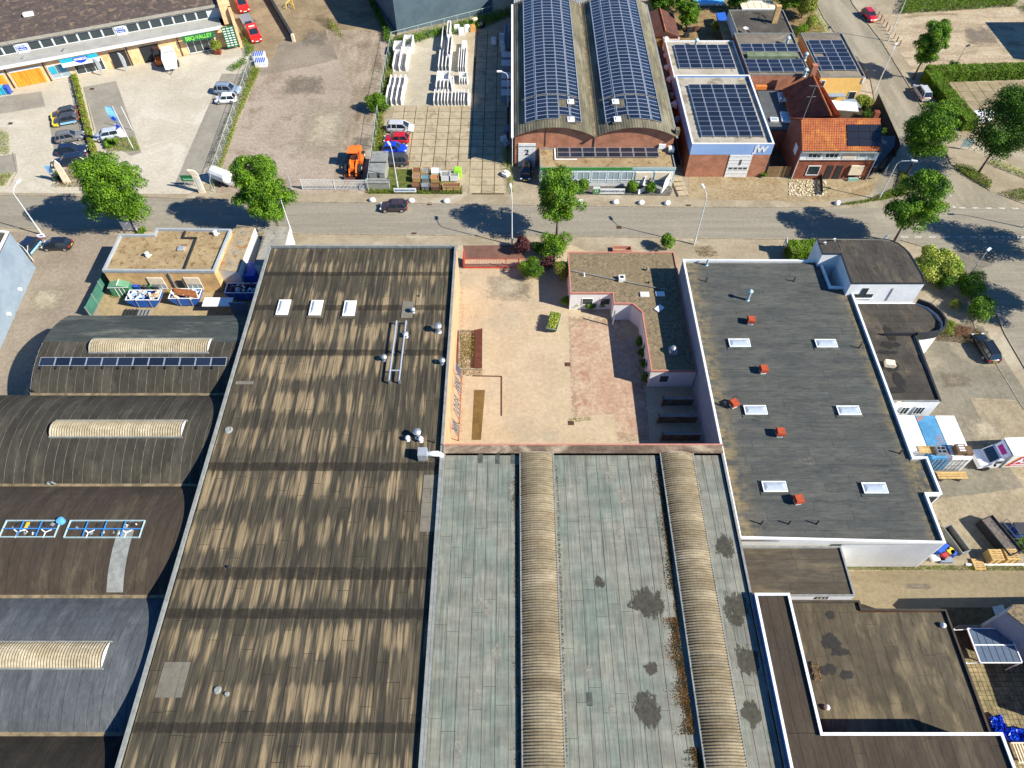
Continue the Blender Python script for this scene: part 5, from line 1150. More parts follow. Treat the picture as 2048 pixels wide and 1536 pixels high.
longbox(WL([(540,452),(580,455),(560,530),(508,530)], 2.9), 2.9, 'site_container', 'grey site container tucked against the corner of the brown hall', [m_white2], m_greyroofc, 'pale site containers by the buff office', vents=4)
scatter('yard_moss', [(498,470),(530,466),(515,530),(490,530)], 400, .25, .25, ml_weed, 'dark weeds between the two site containers', seed=8)
m = MB(); c = W(505, 540, 2); m.box(c[0]-.9, c[1]-1, 0, c[0]+.4, c[1]+1.6, 1.9); solo('blue_stack', m, flat('royal_blue_tarp', (.02,.07,.4), .5), 'blue covered stack in the shade between containers and hall', 'covered stack')
# skips
m_skipblue = flat('skip_blue', (.015,.10,.42), .5)
def skip(px, py, L, label, fill, seed, rz=0):
    c = W(px, py); T = thing('waste_skip', label, 'skip', (*c, 0), rz, 'blue waste skips behind the buff office'); m = MB()
    s = [(-L*.28, .1), (L*.28, .1), (L/2, 1.1), (L*.5, 1.45), (-L*.5, 1.45), (-L/2, 1.1)]
    for y in (-.85, .8): m.add([(x, y, z) for x, z in s]+[(x, y+.06, z) for x, z in s], [tuple(range(6)), tuple(reversed(range(6,12)))]+[(k,(k+1)%6,6+(k+1)%6,6+k) for k in range(6)])
    m.box(-L*.28, -.85, .1, L*.28, .85, .16); m.quad((-L*.28,-.85,.1),(-L*.28,.85,.1),(-L/2,.85,1.1),(-L/2,-.85,1.1)); m.quad((L*.28,-.85,.1),(L*.28,.85,.1),(L/2,.85,1.1),(L/2,-.85,1.1))
    m.quad((-L/2,-.85,1.1),(-L/2,.85,1.1),(-L/2,.85,1.45),(-L/2,-.85,1.45)); m.quad((L/2,-.85,1.1),(L/2,.85,1.1),(L/2,.85,1.45),(L/2,-.85,1.45)); part('tub', m, m_skipblue, T)
    m = MB(); [m.box(x-.05, -.93, .15, x+.05, -.86, 1.4) for x in (-L*.2, L*.2)]; part('side_rib', m, m_steel, T)
    rim = ring(T, [(c[0]+x*math.cos(rz)-y*math.sin(rz), c[1]+x*math.sin(rz)+y*math.cos(rz)) for x, y in rect(-L/2-.02, -.9, L/2+.02, .9)], .1, 1.45, 1.53, m_white, 'rim') if rz == 0 else None
    rs = random.Random(seed)
    for k in range(46):
        x, y = rs.uniform(-L*.42, L*.42), rs.uniform(-.68, .68); m = MB()
        m.obox((x, y, 1.25+rs.uniform(0,.4)), (rs.uniform(.2,.75), rs.uniform(.1,.4), rs.uniform(.04,.2)), rs.uniform(0,3), rx=rs.uniform(-.5,.5)); part('debris', m, rs.choice(fill), T)
    return T
dj = [m_white, m_white2, m_cream, m_white, flat('pale_blue_scrap', (.3,.42,.6), .6), flat('wood_scrap', (.5,.33,.18), .8)]
skip(297, 606, 4.2, 'blue skip heaped with white rubble and packaging', dj, 1)
S2 = skip(379, 603, 3.9, 'blue skip carrying long brown planks across white debris', dj, 2)
for k in range(5): part('plank', MB().obox((-.1+.1*k, .35-.22*k, 1.78-.03*k), (3.1, .2, .06), -.18), M('brown_plank', A(190,120,70), A(160,96,56), scale=3, rnd=.15), S2)
skip(489, 592, 3.9, 'third blue skip in the shade of the brown hall', [m_dark, flat('dull_red_scrap', (.2,.05,.04), .8), m_white2, m_steel], 3)
# green shed and bins
c = W(252, 582); T = thing('green_shed', 'green metal garden shed with white trim at the yard fence', 'shed', (*c, 0), R(2)); m_shed = M('green_shed_metal', A(70,140,96,1.2), A(60,124,84,1.2), obj=True)
part('wall', MB().box(-1.25, -1, 0, 1.25, 1, 1.75), m_shed, T); m = MB(); m.add([(-1.35,-1.1,1.75),(0,-1.1,2.15),(0,1.1,2.15),(-1.35,1.1,1.75),(1.35,-1.1,1.75),(1.35,1.1,1.75)], [(0,1,2,3),(1,4,5,2),(0,4,1),(3,2,5)]); part('roof', m, M('pale_green_roof', A(130,190,150), A(120,176,140), obj=True), T)
m = MB(); [m.box(x-.04, -1.04, 0, x+.04, -1.0, 1.75) for x in (-.5, 0, .5)]; m.box(-1.3,-1.12,1.7,1.3,-1.08,1.8); m.box(-.04,-1.1,2.1,.04,1.1,2.2); part('trim', m, m_white, T)
def wheelie(px, py, label, mt_, rz=0, s=1):
    c = W(px, py); T = thing('wheelie_bin', label, 'bin', (*c, 0), rz, 'wheelie bins behind the buff office'); m = MB()
    m.grid([[(*p, .1) for p in rect(-.24*s,-.26*s,.24*s,.26*s)], [(*p, 1.0*s) for p in rect(-.3*s,-.36*s,.3*s,.36*s)]], close=True); m.add([(*p, .1) for p in rect(-.24*s,-.26*s,.24*s,.26*s)], [(0,1,2,3)]); part('body', m, mt_, T)
    part('lid', MB().box(-.32*s,-.4*s,1.0*s,.32*s,.38*s,1.08*s), mt_, T); part('wheel', MB().tube((-.28*s,.3*s,.1),(.28*s,.3*s,.1),.1,8), m_black, T)
mb_ = flat('bin_blue', (.02,.09,.45), .5); mg_ = flat('bin_grey', (.08,.09,.10), .5); mgn = flat('bin_green', (.04,.25,.05), .5)
for i, (x, mt_, l) in enumerate(((262,m_white,'small white sack container next to the green shed'),(272,mb_,'blue wheelie bin next to the green shed'),(282,mb_,'second blue wheelie bin from the shed'),(292,mg_,'grey bin just right of the blue bins'),(301,mg_,'middle grey bin in the row'),(309,mgn,'only green wheelie bin in the row'),(319,mg_,'last dark bin of the row by the window'))): wheelie(x, 582-(i % 2), l, mt_, s=1.15)
# dark green screen fence with gate and white rolling gate
for k, (a, b, lab) in enumerate((((222,560),(184,636),'green mesh screen fence along the yard at the drive'),)):
    A_, B_ = Vector(W(*a)), Vector(W(*b)); L = (B_-A_).length; T = thing('screen_fence', lab, 'fence', (*((A_+B_)/2), 0), math.atan2((B_-A_).y, (B_-A_).x)); n = 3
    for i in range(n): part('panel', MB().box(-L/2+L*i/n+.05, -.03, .1, -L/2+L*(i+1)/n-.05, .03, 1.95), M('screen_green', A(70,130,110,1.3), A(60,110,96,1.3), obj=True), T)
    for i in range(n+1): part('post', MB().box(-L/2+L*i/n-.05, -.05, 0, -L/2+L*i/n+.05, .05, 2.05), m_zinc, T)
for x0, x1, y, z, l, mt_ in ((413,470,615,1.6,'white lean-to roof panel behind the yard',m_white),(470,503,622,2.6,'blue grey upright panel in the shade by the brown hall',m_bluegrey)):
    a, b = W(x0, y+12), W(x1, y+12); m = MB(); m.box(a[0], a[1]-.2, z-.1, b[0], a[1]+1.3, z) if z < 2 else m.box(a[0], a[1], 0, b[0], a[1]+.15, z); solo('lean_to_roof' if z < 2 else 'upright_screen', m, mt_, l, 'lean-to' if z < 2 else 'screen')
for i in range(2):
    c = W(265+28*i, 629); m = MB(); [m.box(c[0]-1+.45*k, c[1]-.6, .1, c[0]-.85+.45*k, c[1]+.7, .3) for k in range(4)]; m.box(c[0]-1.1,c[1]-.6,.3,c[0]+.6,c[1]-.5,.36); solo('ground_rack', m, [m_dark, m_steel][i], ['dark slatted rack on the yard floor','pale steel rack on the yard floor beside the dark one'][i], 'rack')
# left blue grey hall
LP = [(-66.0,71.2),(-59.6,64.3),(-60.6,54.0),(-90,54),(-95,71.2)]
LP = WL([(15,455),(66,530)], 6.0)[:1] + [(-58.9,63.9),(-60.3,52.5),(-100,48),(-108,72)]
T = thing('blue_grey_hall', 'blue grey clad hall cut by the left edge of the picture', 'hall', (-75, 60, 0)); A0, A1 = W(15, 455, 6), W(18, 690, 0)
LP = [A0, (A0[0]+.1, A0[1]-.1), W(68, 533, .0), W(-5, 640, .0), (-100, 50), (-110, A0[1])]
base = [W(72, 536, 0), W(0, 700, 0)]; d = Vector(base[1])-Vector(base[0]); b0 = Vector(base[0]); b1 = b0 + d*1.2; far = Vector((-45, 18)); LP = [tuple(b0), tuple(b0+Vector((-40, 6))), tuple(b1+Vector((-40, 6))), tuple(b1)]
walls(T, LP, 0, 6.2, [m_bluegrey]); part('roof_deck', MB().prism(LP, 6.2, 6.35), m_feltD, T, True); ring(T, LP, .3, 6.35, 6.5, m_white, 'coping')
dd = (b1-b0).normalized(); nn = Vector((dd.y, -dd.x)) * (-1 if Vector((dd.y, -dd.x)).x < 0 else 1)
for k in (.3, .55): q = b0 + (b1-b0)*k; part('wall_lamp', MB().obox((q.x+nn.x*.15, q.y+nn.y*.15, 1.2), (.35,.35,.35)), m_white, T, True)
# ================================================================ angled business row (top left)
ang = math.atan2(126.2-112.3, -50.0+84.7); CA, SA = math.cos(ang), math.sin(ang); ox, oy = W(378, 109)
def Q(u, v): return (ox+CA*u-SA*v, oy+SA*u+CA*v)       # u along the front, v into the building
def qrect(u0, v0, u1, v1): return [Q(u0,v0),Q(u1,v0),Q(u1,v1),Q(u0,v1)]
T = thing('angled_business_row', 'long angled business row of peach brick with pale canopy and clerestory windows', 'business row', (*Q(-10,10), 0)); WR = T
U0, U1 = -62, 9.2
walls(T, qrect(U0, 0, U1, 24), 0, 3.9, [m_brick_pale]); walls(T, qrect(U0, 2.6, U1, 24), 3.95, 6.0, [m_white2])
part('canopy', MB().prism(qrect(U0, -.9, U1-2.2, 2.6), 3.95, 4.3), M('canopy_pale_metal', A(208,206,196), A(192,190,182), scale=.5, fine=.05), T, True)
part('canopy_edge', MB().prism(qrect(U0, -1.0, U1-2.2, -.9), 3.8, 4.34), m_white2, T, True)
part('roof_deck', MB().prism(qrect(U0, 2.2, U1, 24), 6.0, 6.12), M('row_roof_brown', A(116,100,90), A(98,86,78), scale=.5, c3=A(170,144,116), scale3=.8, fine=.15), T, True)
ring(T, qrect(U0, 2.2, U1, 24), .9, 6.12, 6.25, M('pale_roof_edge', A(204,196,176), A(186,178,158), scale=.8), 'coping'); 
part('end_wall_cap', MB().prism(qrect(U1-1.6, -.4, U1+.3, 24), 4.15, 6.9), m_brick_pale, T, True)
part('end_pier', MB().prism(qrect(U1-.2, -1.0, U1+.3, 0), 0, 6.9), m_brick_pale, T, True)
nwin = 30
for i in range(nwin):
    a = U0+8+ i*1.98; b = a+1.9
    if a > U1-2.5: break
    mt_ = m_glass
    A_, B_ = Q(a, 2.6), Q(b, 2.6); window(T, A_, B_, 4.35, 5.85, m_white, mt_, 1, 1, .08, .09)
    if i in (14, 22, 6):
        sg = part('poster_board', MB().prism([Q(a+.1,2.42),Q(b-.1,2.42),Q(b-.1,2.47),Q(a+.1,2.47)], 4.3, 5.8), m_white, T, True)
        part('blue_poster', MB().prism([Q(a+.3,2.37),Q(b-.2,2.37),Q(b-.2,2.41),Q(a+.3,2.41)], 4.7, 5.5), flat('poster_blue', (.02,.09,.45), .5), T, True)
        text('TE HUUR', .38, m_white, T, (*Q((a+b)/2, 2.33), 5.3), (math.pi/2, 0, ang), bold=.01); text('bedrijfsruimte', .2, m_white, T, (*Q((a+b)/2, 2.33), 4.9), (math.pi/2, 0, ang), bold=.008)
m_doorwood = M('orange_wood_door', A(232,158,48,1.0), A(206,126,34,1.0), scale=.9, stretch=(2,2,.3), fine=.12)
def ufront(px, py): p = Vector(W(px, py)) - Vector((ox, oy)); return p.x*CA+p.y*SA
def dark_opening(u0, u1, z1, name='open_doorway'): part(name, MB().prism([Q(u0,-.04),Q(u1,-.04),Q(u1,-.01),Q(u0,-.01)], 0, z1), m_dark, T, True)
for a, b in ((-40.2,-35.6),(-34.3,-29.6),(-28.4,-23.8)):
    for k in range(9): part('door_board', MB().prism([Q(a+(b-a)*k/9+.02,-.1),Q(a+(b-a)*(k+1)/9-.02,-.1),Q(a+(b-a)*(k+1)/9-.02,-.02),Q(a+(b-a)*k/9+.02,-.02)], .05, 2.55), m_doorwood, T, True)
    part('lintel', MB().prism([Q(a-.2,-.1),Q(b+.2,-.1),Q(b+.2,-.01),Q(a-.2,-.01)], 2.6, 2.95), m_white2, T, True)
for u in (-40.8,-35.0,-29.0,-23.1,-9.6,-1.0): part('downpipe', MB().prism([Q(u-.07,-.18),Q(u+.07,-.18),Q(u+.07,-.02),Q(u-.07,-.02)], 0, 3.55), m_dark, T, True)
dark_opening(-12.6,-9.9,2.9); dark_opening(-7.6,-4.4,2.9)
# shop fronts with signs
def pl(u0, u1, z0, z1, v, mt_, name): return part(name, MB().prism([Q(u0,v-.06),Q(u1,v-.06),Q(u1,v),Q(u0,v)], z0, z1), mt_, T, True)
window(T, Q(-18.8,-.02), Q(-14.0,-.02), .2, 2.4, m_white, m_glass, 3, 1, .1, .1); window(T, Q(-22.8,-.02), Q(-19.6,-.02), .2, 2.6, m_white, m_glass_pale, 2, 1, .1, .1)
pl(-22.6,-21.6,1.2,2.3,-.12,flat('sign_teal', (.02,.38,.52), .5),'poster'); pl(-21.0,-20.2,1.3,2.4,-.12,MATS['sign_teal'],'poster')
pl(-20.2,-14.2,2.35,3.1,-1.15,m_white,'shop_sign'); pl(-20.2,-14.2,3.1,3.75,-1.15,MATS['sign_teal'],'shop_sign')
m = MB(); n = 16; vs = [Q(-17.0+1.2*math.cos(math.pi+math.pi*k/n), -1.23) for k in range(n+1)]; zs = [3.7-1.05*math.sin(math.pi*k/n) for k in range(n+1)]
m.add([(*v, z) for v, z in zip(vs, zs)], [tuple(range(n+1))]); part('logo_disc', m, flat('logo_blue', (.01,.05,.5), .5), T, True)
text('WASCO', .55, m_white, T, (*Q(-17.0,-1.3), 3.35), (math.pi/2, 0, ang), bold=.025)
window(T, Q(.2,-.02), Q(5.2,-.02), .1, 2.5, m_white, m_glass, 4, 1, .1, .12); pl(.0,5.4,2.5,2.75,-.3,m_white,'lintel'); pl(-.1,5.4,2.7,3.85,-1.15,flat('sign_green', (.01,.13,.05), .5),'shop_sign')
text('BBQ-VALLEY', .95, flat('lime_letters', (.25,.65,.08), .5), T, (*Q(2.65,-1.24), 3.27), (math.pi/2, 0, ang), bold=.02, sx=.85)
bn = part('banner', MB().prism([Q(6.8,-1.32),Q(8.9,-1.32),Q(8.9,-1.25),Q(6.8,-1.25)], .5, 4.2), MATS['sign_green'], T, True)
m = MB()
for r_ in range(8):
    for c_ in range(3): m.add([(*Q(6.95+.65*c_, -1.34), .75+.43*r_), (*Q(7.4+.65*c_, -1.34), .75+.43*r_), (*Q(7.4+.65*c_, -1.34), .95+.43*r_), (*Q(6.95+.65*c_, -1.34), .95+.43*r_)], [(0,1,2,3)])
part('banner_print', m, m_white, bn, True)
m = MB(); c = Q(-30, 10); 
rb = W(58, 31, 6.2); m.obox((rb[0], rb[1], 6.45), (1.6, .8, .5), ang); solo('roof_unit', m, m_white, 'white box unit on the brown roof of the angled row', 'roof unit')
for u in (-19.2, -25.5, -33.8): 
    q = Q(u, .6); solo('canopy_lamp', MB().obox((q[0], q[1], 4.35), (.35,.8,.25), ang-.4), m_steel, 'lamp on the pale canopy, %s' % {-19.2:'nearest the white shop sign',-25.5:'above the right wooden door',-33.8:'above the left wooden doors'}[u], 'lamp', 'floodlights on the canopy')
# beach flags
def bflag(px, py, h, label, mt_, wd=.75):
    c = W(px, py); T = thing('beach_flag', label, 'flag', (*c, 0), R(-8)); part('pole', MB().tube((0,0,0),(0,0,h),.03,5), m_steel, T); m = MB(); n = 8
    prof = [(.0,.35),(.0+wd*.55,.5),(wd*.8,h*.3),(wd,h*.55),(wd*.95,h*.8),(wd*.55,h*.96),(0,h)]
    m.add([(x, .0, z) for x, z in prof]+[(x, .05, z) for x, z in prof], [tuple(range(7)), tuple(reversed(range(7,14)))]+[(k,(k+1)%7,7+(k+1)%7,7+k) for k in range(7)]); part('sail', m, mt_, T)
bflag(203, 151, 3.2, 'white beach flag left of the shop entrance', m_white); bflag(252, 143, 3.4, 'white beach flag with faint print at the right of the shop entrance', m_white)
c = W(268, 300); T = thing('banner_flagpole', 'tall pole with vertical pale blue and white banner by the hedge', 'flagpole', (*c, 0)); part('pole', MB().tube((0,0,0),(0,0,7.6),.06,8,.04), m_white, T)
m = MB(); rows = [[(-.1-.12*math.sin(z*1.3)*0, .05*math.sin(z*2), z), (-1.15, .25*math.sin(z*1.7), z)] for z in np.linspace(2.4, 7.5, 14)]; m.grid(rows[:8]); m.grid(rows[7:], 1); m.v = [(x, y, z) for x, y, z in m.v]; part('banner', m, [m_white, flat('banner_skyblue', (.2,.5,.85), .6)], T)
m = MB(); [m.add([(-.2, -.12, z), (-.6, -.2, z-.35), (-1.0, -.2, z+.05), (-.6, -.15, z+.4)], [(0,1,2,3)]) for z in (4.3, 5.6)]; part('banner_emblem', m, MATS['logo_blue'], T)
c = W(265, 260); solo('slim_pole', MB().tube((0,0,0),(0,0,4.2),.05,6), m_white, 'slim white pole beside the banner flagpole', 'pole', None, (*c, 0))
# ================================================================ dark blue hall at the top
p0, p1, p2, p3 = W(795, 70), W(985, 27), W(1030, -60), W(770, -20)
DB = [p0, p1, (p1[0]-6, p1[1]+40), (p0[0]-14, p0[1]+45)]
e1 = (Vector(p1)-Vector(p0)); n1 = Vector((-e1.y, e1.x)).normalized(); DB = [p0, p1, tuple(Vector(p1)+n1*30), tuple(Vector(p0)+n1*30)]
T = thing('dark_blue_hall', 'tall dark blue grey clad hall at the top edge', 'hall', (*((Vector(p0)+Vector(p1))/2), 0)); walls(T, DB, 0, 9.5, [m_navy]); part('roof_deck', MB().prism(DB, 9.4, 9.6), m_feltD, T, True)
q = inset(DB, -.12); part('plinth', MB().prism([q[0], q[1], Vector(p1)[:], Vector(p0)[:]], 0, .35), m_kerb, T, True)
m = MB(); c = W(1000, 2)
m = MB(); m.box(.3, 131.2, 0, 12.0, 150, 7.6); Tn = thing('white_clad_hall', 'white ribbed clad hall seen behind the twin barrel roofs', 'hall', (6, 140, 0)); part('wall', MB().box(.3, 131.3, 0, 15.5, 160, 6.6), m_corrwall, Tn, True)
part('rib', (lambda mm: ([mm.box(.4+.3*i, 131.22, 0, .5+.3*i, 131.3, 6.6) for i in range(50)], mm)[1])(MB()), m_white, Tn, True, kind='stuff')
# ================================================================ tiled houses (right)
m_tile = M('orange_roof_tile', A(206,122,72,1.5), A(180,98,60,1.5), scale=.7, c3=A(224,146,70,1.5), scale3=.35, rnd=0, fine=.2)
m_tile2 = M('shaded_roof_tile', A(176,84,52,1.5), A(140,66,46,1.5), scale=.8, fine=.2)  # darker copy of the roof tile, shade put into the colour of slopes facing away from the sun
HX0, HX1, HY0, HY1, HE, HR = 42.2, 53.4, 88.6, 96.0, 5.3, 7.6
T = thing('corner_tiled_house', 'red brick house with orange tiled roof, white window band and black solar panels', 'house', (47.8, 92, 0)); HS = T
walls(T, rect(HX0, HY0, HX1, HY1), 0, HE, [m_brick_dk])
yr = (HY0+HY1)/2
def gable(T, a, b, r, z0, zr, mt_):  # gable triangle between a,b with ridge point r
    m = MB(); m.add([(*a, z0), (*b, z0), (*r, zr)], [(0,1,2)]); part('gable', m, mt_, T, True)
gable(T, (HX0,HY0),(HX0,HY1),(HX0,yr),HE,HR,m_brick_dk); gable(T, (HX1,HY0),(HX1,HY1),(HX1,yr),HE,HR,m_brick_dk)
def tiles(T, o, along, up, nu, nv, mt_, name='roof_tiles'):
    """plane of overlapping tiles: o corner (3d), along/up vectors"""
    o, al, upv = Vector(o), Vector(along), Vector(up); nrm = al.cross(upv).normalized(); m = MB(); a, u = al/nu, upv/nv
    for j in range(nv):
        for i in range(nu):
            p = o + a*i + u*j; h0, h1 = nrm*.09, nrm*.03
            m.add([p+a*.04+h0, p+a*.5+h0*1.5, p+a*.96+h0, p+a*.96+u*1.05+h1, p+a*.5+u*1.05+h1*2, p+a*.04+u*1.05+h1, p+a*.04, p+a*.96], [(0,1,4,5),(1,2,3,4),(6,7,2,1,0)])
    part(name, m, mt_, T, True, kind='stuff')
sl = HR-HE; ov = .3
m = MB(); m.add([(HX0-.15,HY0-ov,HE-ov*sl/(yr-HY0)),(HX1+.15,HY0-ov,HE-ov*sl/(yr-HY0)),(HX1+.15,yr,HR),(HX0-.15,yr,HR),(HX0-.15,HY1,HE),(HX1+.15,HY1,HE)], [(0,1,2,3),(3,2,5,4)]); part('roof_boards', m, m_seam_dark, T, True)
tiles(T, (HX0-.15,HY0-ov,HE-ov*sl/(yr-HY0)), (HX1-HX0+.3,0,0), (0,yr-HY0+ov,sl+ov*sl/(yr-HY0)), 46, 13, m_tile); tiles(T, (HX1+.15,HY1+.1,HE), (-(HX1-HX0+.3),0,0), (0,yr-HY1-.1,sl), 46, 12, m_tile2)
m = MB(); [m.tube((HX0+.3*i, yr, HR+.07), (HX0+.3*i+.27, yr, HR+.07), .13, 6) for i in range(38)]; part('ridge_tiles', m, m_tile, T, True, kind='stuff')
slabbox(T, 'window_band', HX0-.02, HY0-.2, 3.5, HX1+.1, HY0-.0, HE-.35, m_white); slabbox(T, 'eaves_gutter', HX0-.1, HY0-.55, HE-.45, HX1+.15, HY0-.2, HE-.3, m_zinc)
for a, b, n in ((43.2,45.2,3),(45.7,47.7,3)): window(T, (a,HY0-.2),(b,HY0-.2), 3.85, 4.75, m_white, m_glass, n, 1, .05, .1)
slabbox(T, 'blind', 48.3, HY0-.26, 3.75, 50.3, HY0-.21, 4.8, m_cream); window(T, (50.6,HY0-.2),(53.0,HY0-.2), 3.8, 4.8, m_white, m_glass_pale, 2, 1, .05, .1)
window(T, (44.0,HY0),(45.9,HY0), .7, 2.4, m_white, m_glass, 1, 1, .08, .1); slabbox(T, 'front_door', 46.9, HY0-.06, 0, 47.8, HY0-.0, 2.4, m_dark); slabbox(T, 'front_door', 48.3, HY0-.06, 0, 49.2, HY0, 2.4, m_dark)
slabbox(T, 'roller_shutter', 50.3, HY0-.3, .9, 52.2, HY0-.05, 2.5, m_cream); slabbox(T, 'planter', 50.5, HY0-.6, .0, 52.0, HY0-.3, .5, flat('teal_planter', (.25,.42,.36), .6))
m = MB(); m.tube((HX0-.05,HY0-.1,0),(HX0-.05,HY0-.1,HE),.06); m.tube((HX1+.05,HY0-.1,0),(HX1+.05,HY0-.1,HE),.06); part('downpipe', m, m_white, T, True)
slabbox(T, 'chimney', HX1-.8, yr+.2, HR-.6, HX1-.1, yr+.9, HR+1.0, m_brick_dk); slabbox(T, 'white_window', HX0-.06, 90.2, 3.0, HX0-.0, 91.4, 4.4, m_white)
Tp = thing('solar_array', 'twelve black solar panels on the orange tiled roof', 'solar panels', (50.5, 90, 6)); sa = math.atan2(sl, yr-HY0); m_pvbm = pvmesh(1.62, 1.02, .02, .04, m_pvb, m_pvb)
pa = W(1683, 248, 7.0)[0]; pitch_ = math.hypot(sl, yr-HY0)
for i in range(3):
    for j in range(3):
        s_ = .75 + 1.08*j; addpv(Tp, m_pvbm, (pa+.95+1.66*i+.35, HY0+s_*math.cos(sa), HE+s_*math.sin(sa)+.2), (sa, 0, 0))
m = MB(); m.box(pa+.4, HY0+.5, HE+.2, pa+.5, HY0+.6, HE+.45); part('bracket', m, m_dark, Tp, True)
# second house: ridge runs away from the camera
r0, r1 = W(1712, 232, 6.6), W(1626, 152, 7.0)
T = thing('rear_tiled_house', 'house with steep tiled roof, left slope coloured dark red for shade, and orange hips behind the corner house', 'house', (*W(1640,200,4), 0))
e0, e1_ = W(1568, 176, 4.2), W(1600, 232, 4.2); f0, f1 = W(1705, 175, 4.2), W(1722, 235, 4.2)
ap = W(1625, 151, 7.2); rd = W(1662, 232, 7.2)
L0, L1, Rr0, Rr1 = W(1566, 178, 4.0), W(1584, 236, 4.0), W(1636, 158, 4.0), W(1682, 233, 4.0)
m = MB(); m.add([(*L0,4.0),(*L1,4.0),(*rd,7.2),(*ap,7.2)], [(0,1,2,3)]); m.add([(*ap,7.2),(*rd,7.2),(*Rr1,4.0),(*W(1637,158,4.0),4.0)], [(0,1,2,3)]); part('roof_boards', m, m_tile2, T, True)
tiles(T, (*L1,4.05), tuple(Vector((*L0,4.0))-Vector((*L1,4.0))), tuple(Vector((*rd,7.2))-Vector((*L1,4.0))), 34, 15, m_tile2)
tiles(T, (*W(1637,158,4.0),4.05), tuple(Vector((*Rr1,4.0))-Vector((*W(1637,158,4.0),4.0))), tuple(Vector((*ap,7.2))-Vector((*W(1637,158,4.0),4.0))), 34, 13, m_tile)
m = MB(); a, b = Vector((*ap,7.3)), Vector((*rd,7.3)); [m.tube(a.lerp(b, k/26), a.lerp(b, (k+.9)/26), .16, 6) for k in range(26)]; part('ridge_tiles', m, m_tile, T, True, kind='stuff')
part('wall', MB().prism([L0, L1, Rr1, W(1637,158,4.0)], 0, 4.0), m_brick_dk, T, True)
c = W(1625, 148, 6.5); slabbox(T, 'chimney', c[0]-.4, c[1]-.3, 5.5, c[0]+.4, c[1]+.5, 8.0, m_brick)
# antenna mast
c = W(1598, 236, 7.5); T = thing('antenna_mast', 'tall thin antenna mast on the ridge of the orange tiled house', 'antenna', (HX0+.1, yr, HR)); part('mast', MB().tube((0,0,0),(.1,0,5.4),.045,6), m_zinc, T); m = MB(); m.tube((-.8,.2,5.2),(1.1,-.3,5.3),.03); [m.tube((-.6+.3*k,-.35,5.22),(-.6+.3*k,.35,5.22),.018,4) for k in range(6)]; m.tube((-.6,0,3.6),(.7,.1,3.6),.025); part('aerial', m, m_zinc, T)
# terrace between
TR = WL([(1512,182),(1590,182),(1598,240),(1575,262),(1534,262)], 3.1)
T = thing('roof_terrace', 'grey roof terrace annex between the brick unit and tiled house', 'annex', (42, 102, 0)); walls(T, TR, 0, 3.1, [m_brick_dk]); part('roof_deck', MB().prism(TR, 3.1, 3.2), M('slate_grey_deck', A(108,112,112), A(96,100,102), scale=.6), T, True); ring(T, TR, .1, 3.2, 3.3, m_dark, 'coping')
for x, y, sx, sy, l in ((1548,241,1.2,1.0,'small square white rooflight on the grey terrace'),(1570,236,1.3,2.6,'long framed rooflight on the grey terrace near the gable'),(1563,196,1.1,2.4,'slatted wooden frame on the grey terrace')):
    c = W(x, y, 3.2); m = MB(); m.obox((0,0,.14), (sx,sy,.26), m=0); m.obox((0,0,.275), (sx-.3,sy-.3,.03), m=1); solo('terrace_rooflight', m, [m_white, m_glass_pale], l, 'rooflight', None, (*c, 3.2), R(-6))
c = W(1572, 208, 3.2); T = thing('parasol_table', 'round cream parasol table set on the grey terrace', 'table', (*c, 3.2)); m = MB(); m.lathe((0,0,.7), [(.65,0),(.65,.05),(.05,.06)], 14); part('table_top', m, m_cream, T); part('leg', MB().tube((0,0,0),(0,0,.72),.05), m_dark, T)
for k, (dx, dy) in enumerate(((.9,.1),(-.8,.3),(.2,-.9),(.6,-.8))): m = MB(); m.box(-.22,-.22,.4,.22,.22,.45); m.box(-.22,.18,.45,.22,.22,.85); [m.box(a-.02,b-.02,0,a+.02,b+.02,.4) for a in (-.2,.2) for b in (-.2,.2)]; solo('terrace_chair', m, m_cream, ['terrace chair right of the round table','terrace chair left of the round table','terrace chair in front of the round table','terrace chair nearest the tiled roof'][k], 'chair', 'chairs round the terrace table', (c[0]+dx, c[1]+dy, 3.2), k*1.4)
c = W(1521, 178, 3.2); solo('orange_bench', MB().box(-.9,-.25,0,.9,.25,.6), flat('orange_paint', (.7,.22,.05), .5), 'orange box bench against the brick wall of the terrace', 'bench', None, (*c, 3.2))
# white canopy sheets and yard wall behind the corner house
m = MB(); P = WL([(1676,208),(1690,232),(1708,224),(1706,206)], 2.4); 
c = W(1688, 212, 2.4); solo('white_canopy', MB().obox((0,0,2.4),(4.2,2.6,.12), -.15), m_white, 'white canopy sheet behind the corner house', 'canopy', None, (*c, 0), 0)
c = W(1703, 207, 2.2); solo('white_canopy', MB().obox((0,0,2.2),(2.2,2.4,.1), .1), m_bluegrey, 'smaller pale canopy sheet beside the white one', 'canopy', None, (*c, 0), 0)
# dark timber fence of the corner garden
def boardfence(a, b, h, label, mt_, px=True, name='board_fence', bw=.28):
    A_, B_ = (Vector(W(*a)), Vector(W(*b))) if px else (Vector(a), Vector(b)); L = (B_-A_).length; T = thing(name, label, 'fence', (*((A_+B_)/2), 0), math.atan2((B_-A_).y, (B_-A_).x)); n = max(2, int(L/bw)); me = MB().box(-bw/2+.012, -.02, .03, bw/2-.012, .02, h).mesh('board', mt_)
    for i in range(n): o = link(bpy.data.objects.new('board', me), T); o.location = (-L/2+L*(i+.5)/n, 0, random.uniform(-.02, .02))
    part('rail', MB().box(-L/2, .02, h*.7, L/2, .07, h*.78), mt_, T); return T
m_dkwood = M('dark_stained_wood', (.035,.04,.045), (.025,.03,.03), obj=True); m_oldwood = M('old_fence_wood', A(170,140,96,1.3), A(130,104,72,1.3), obj=True, rnd=.2)
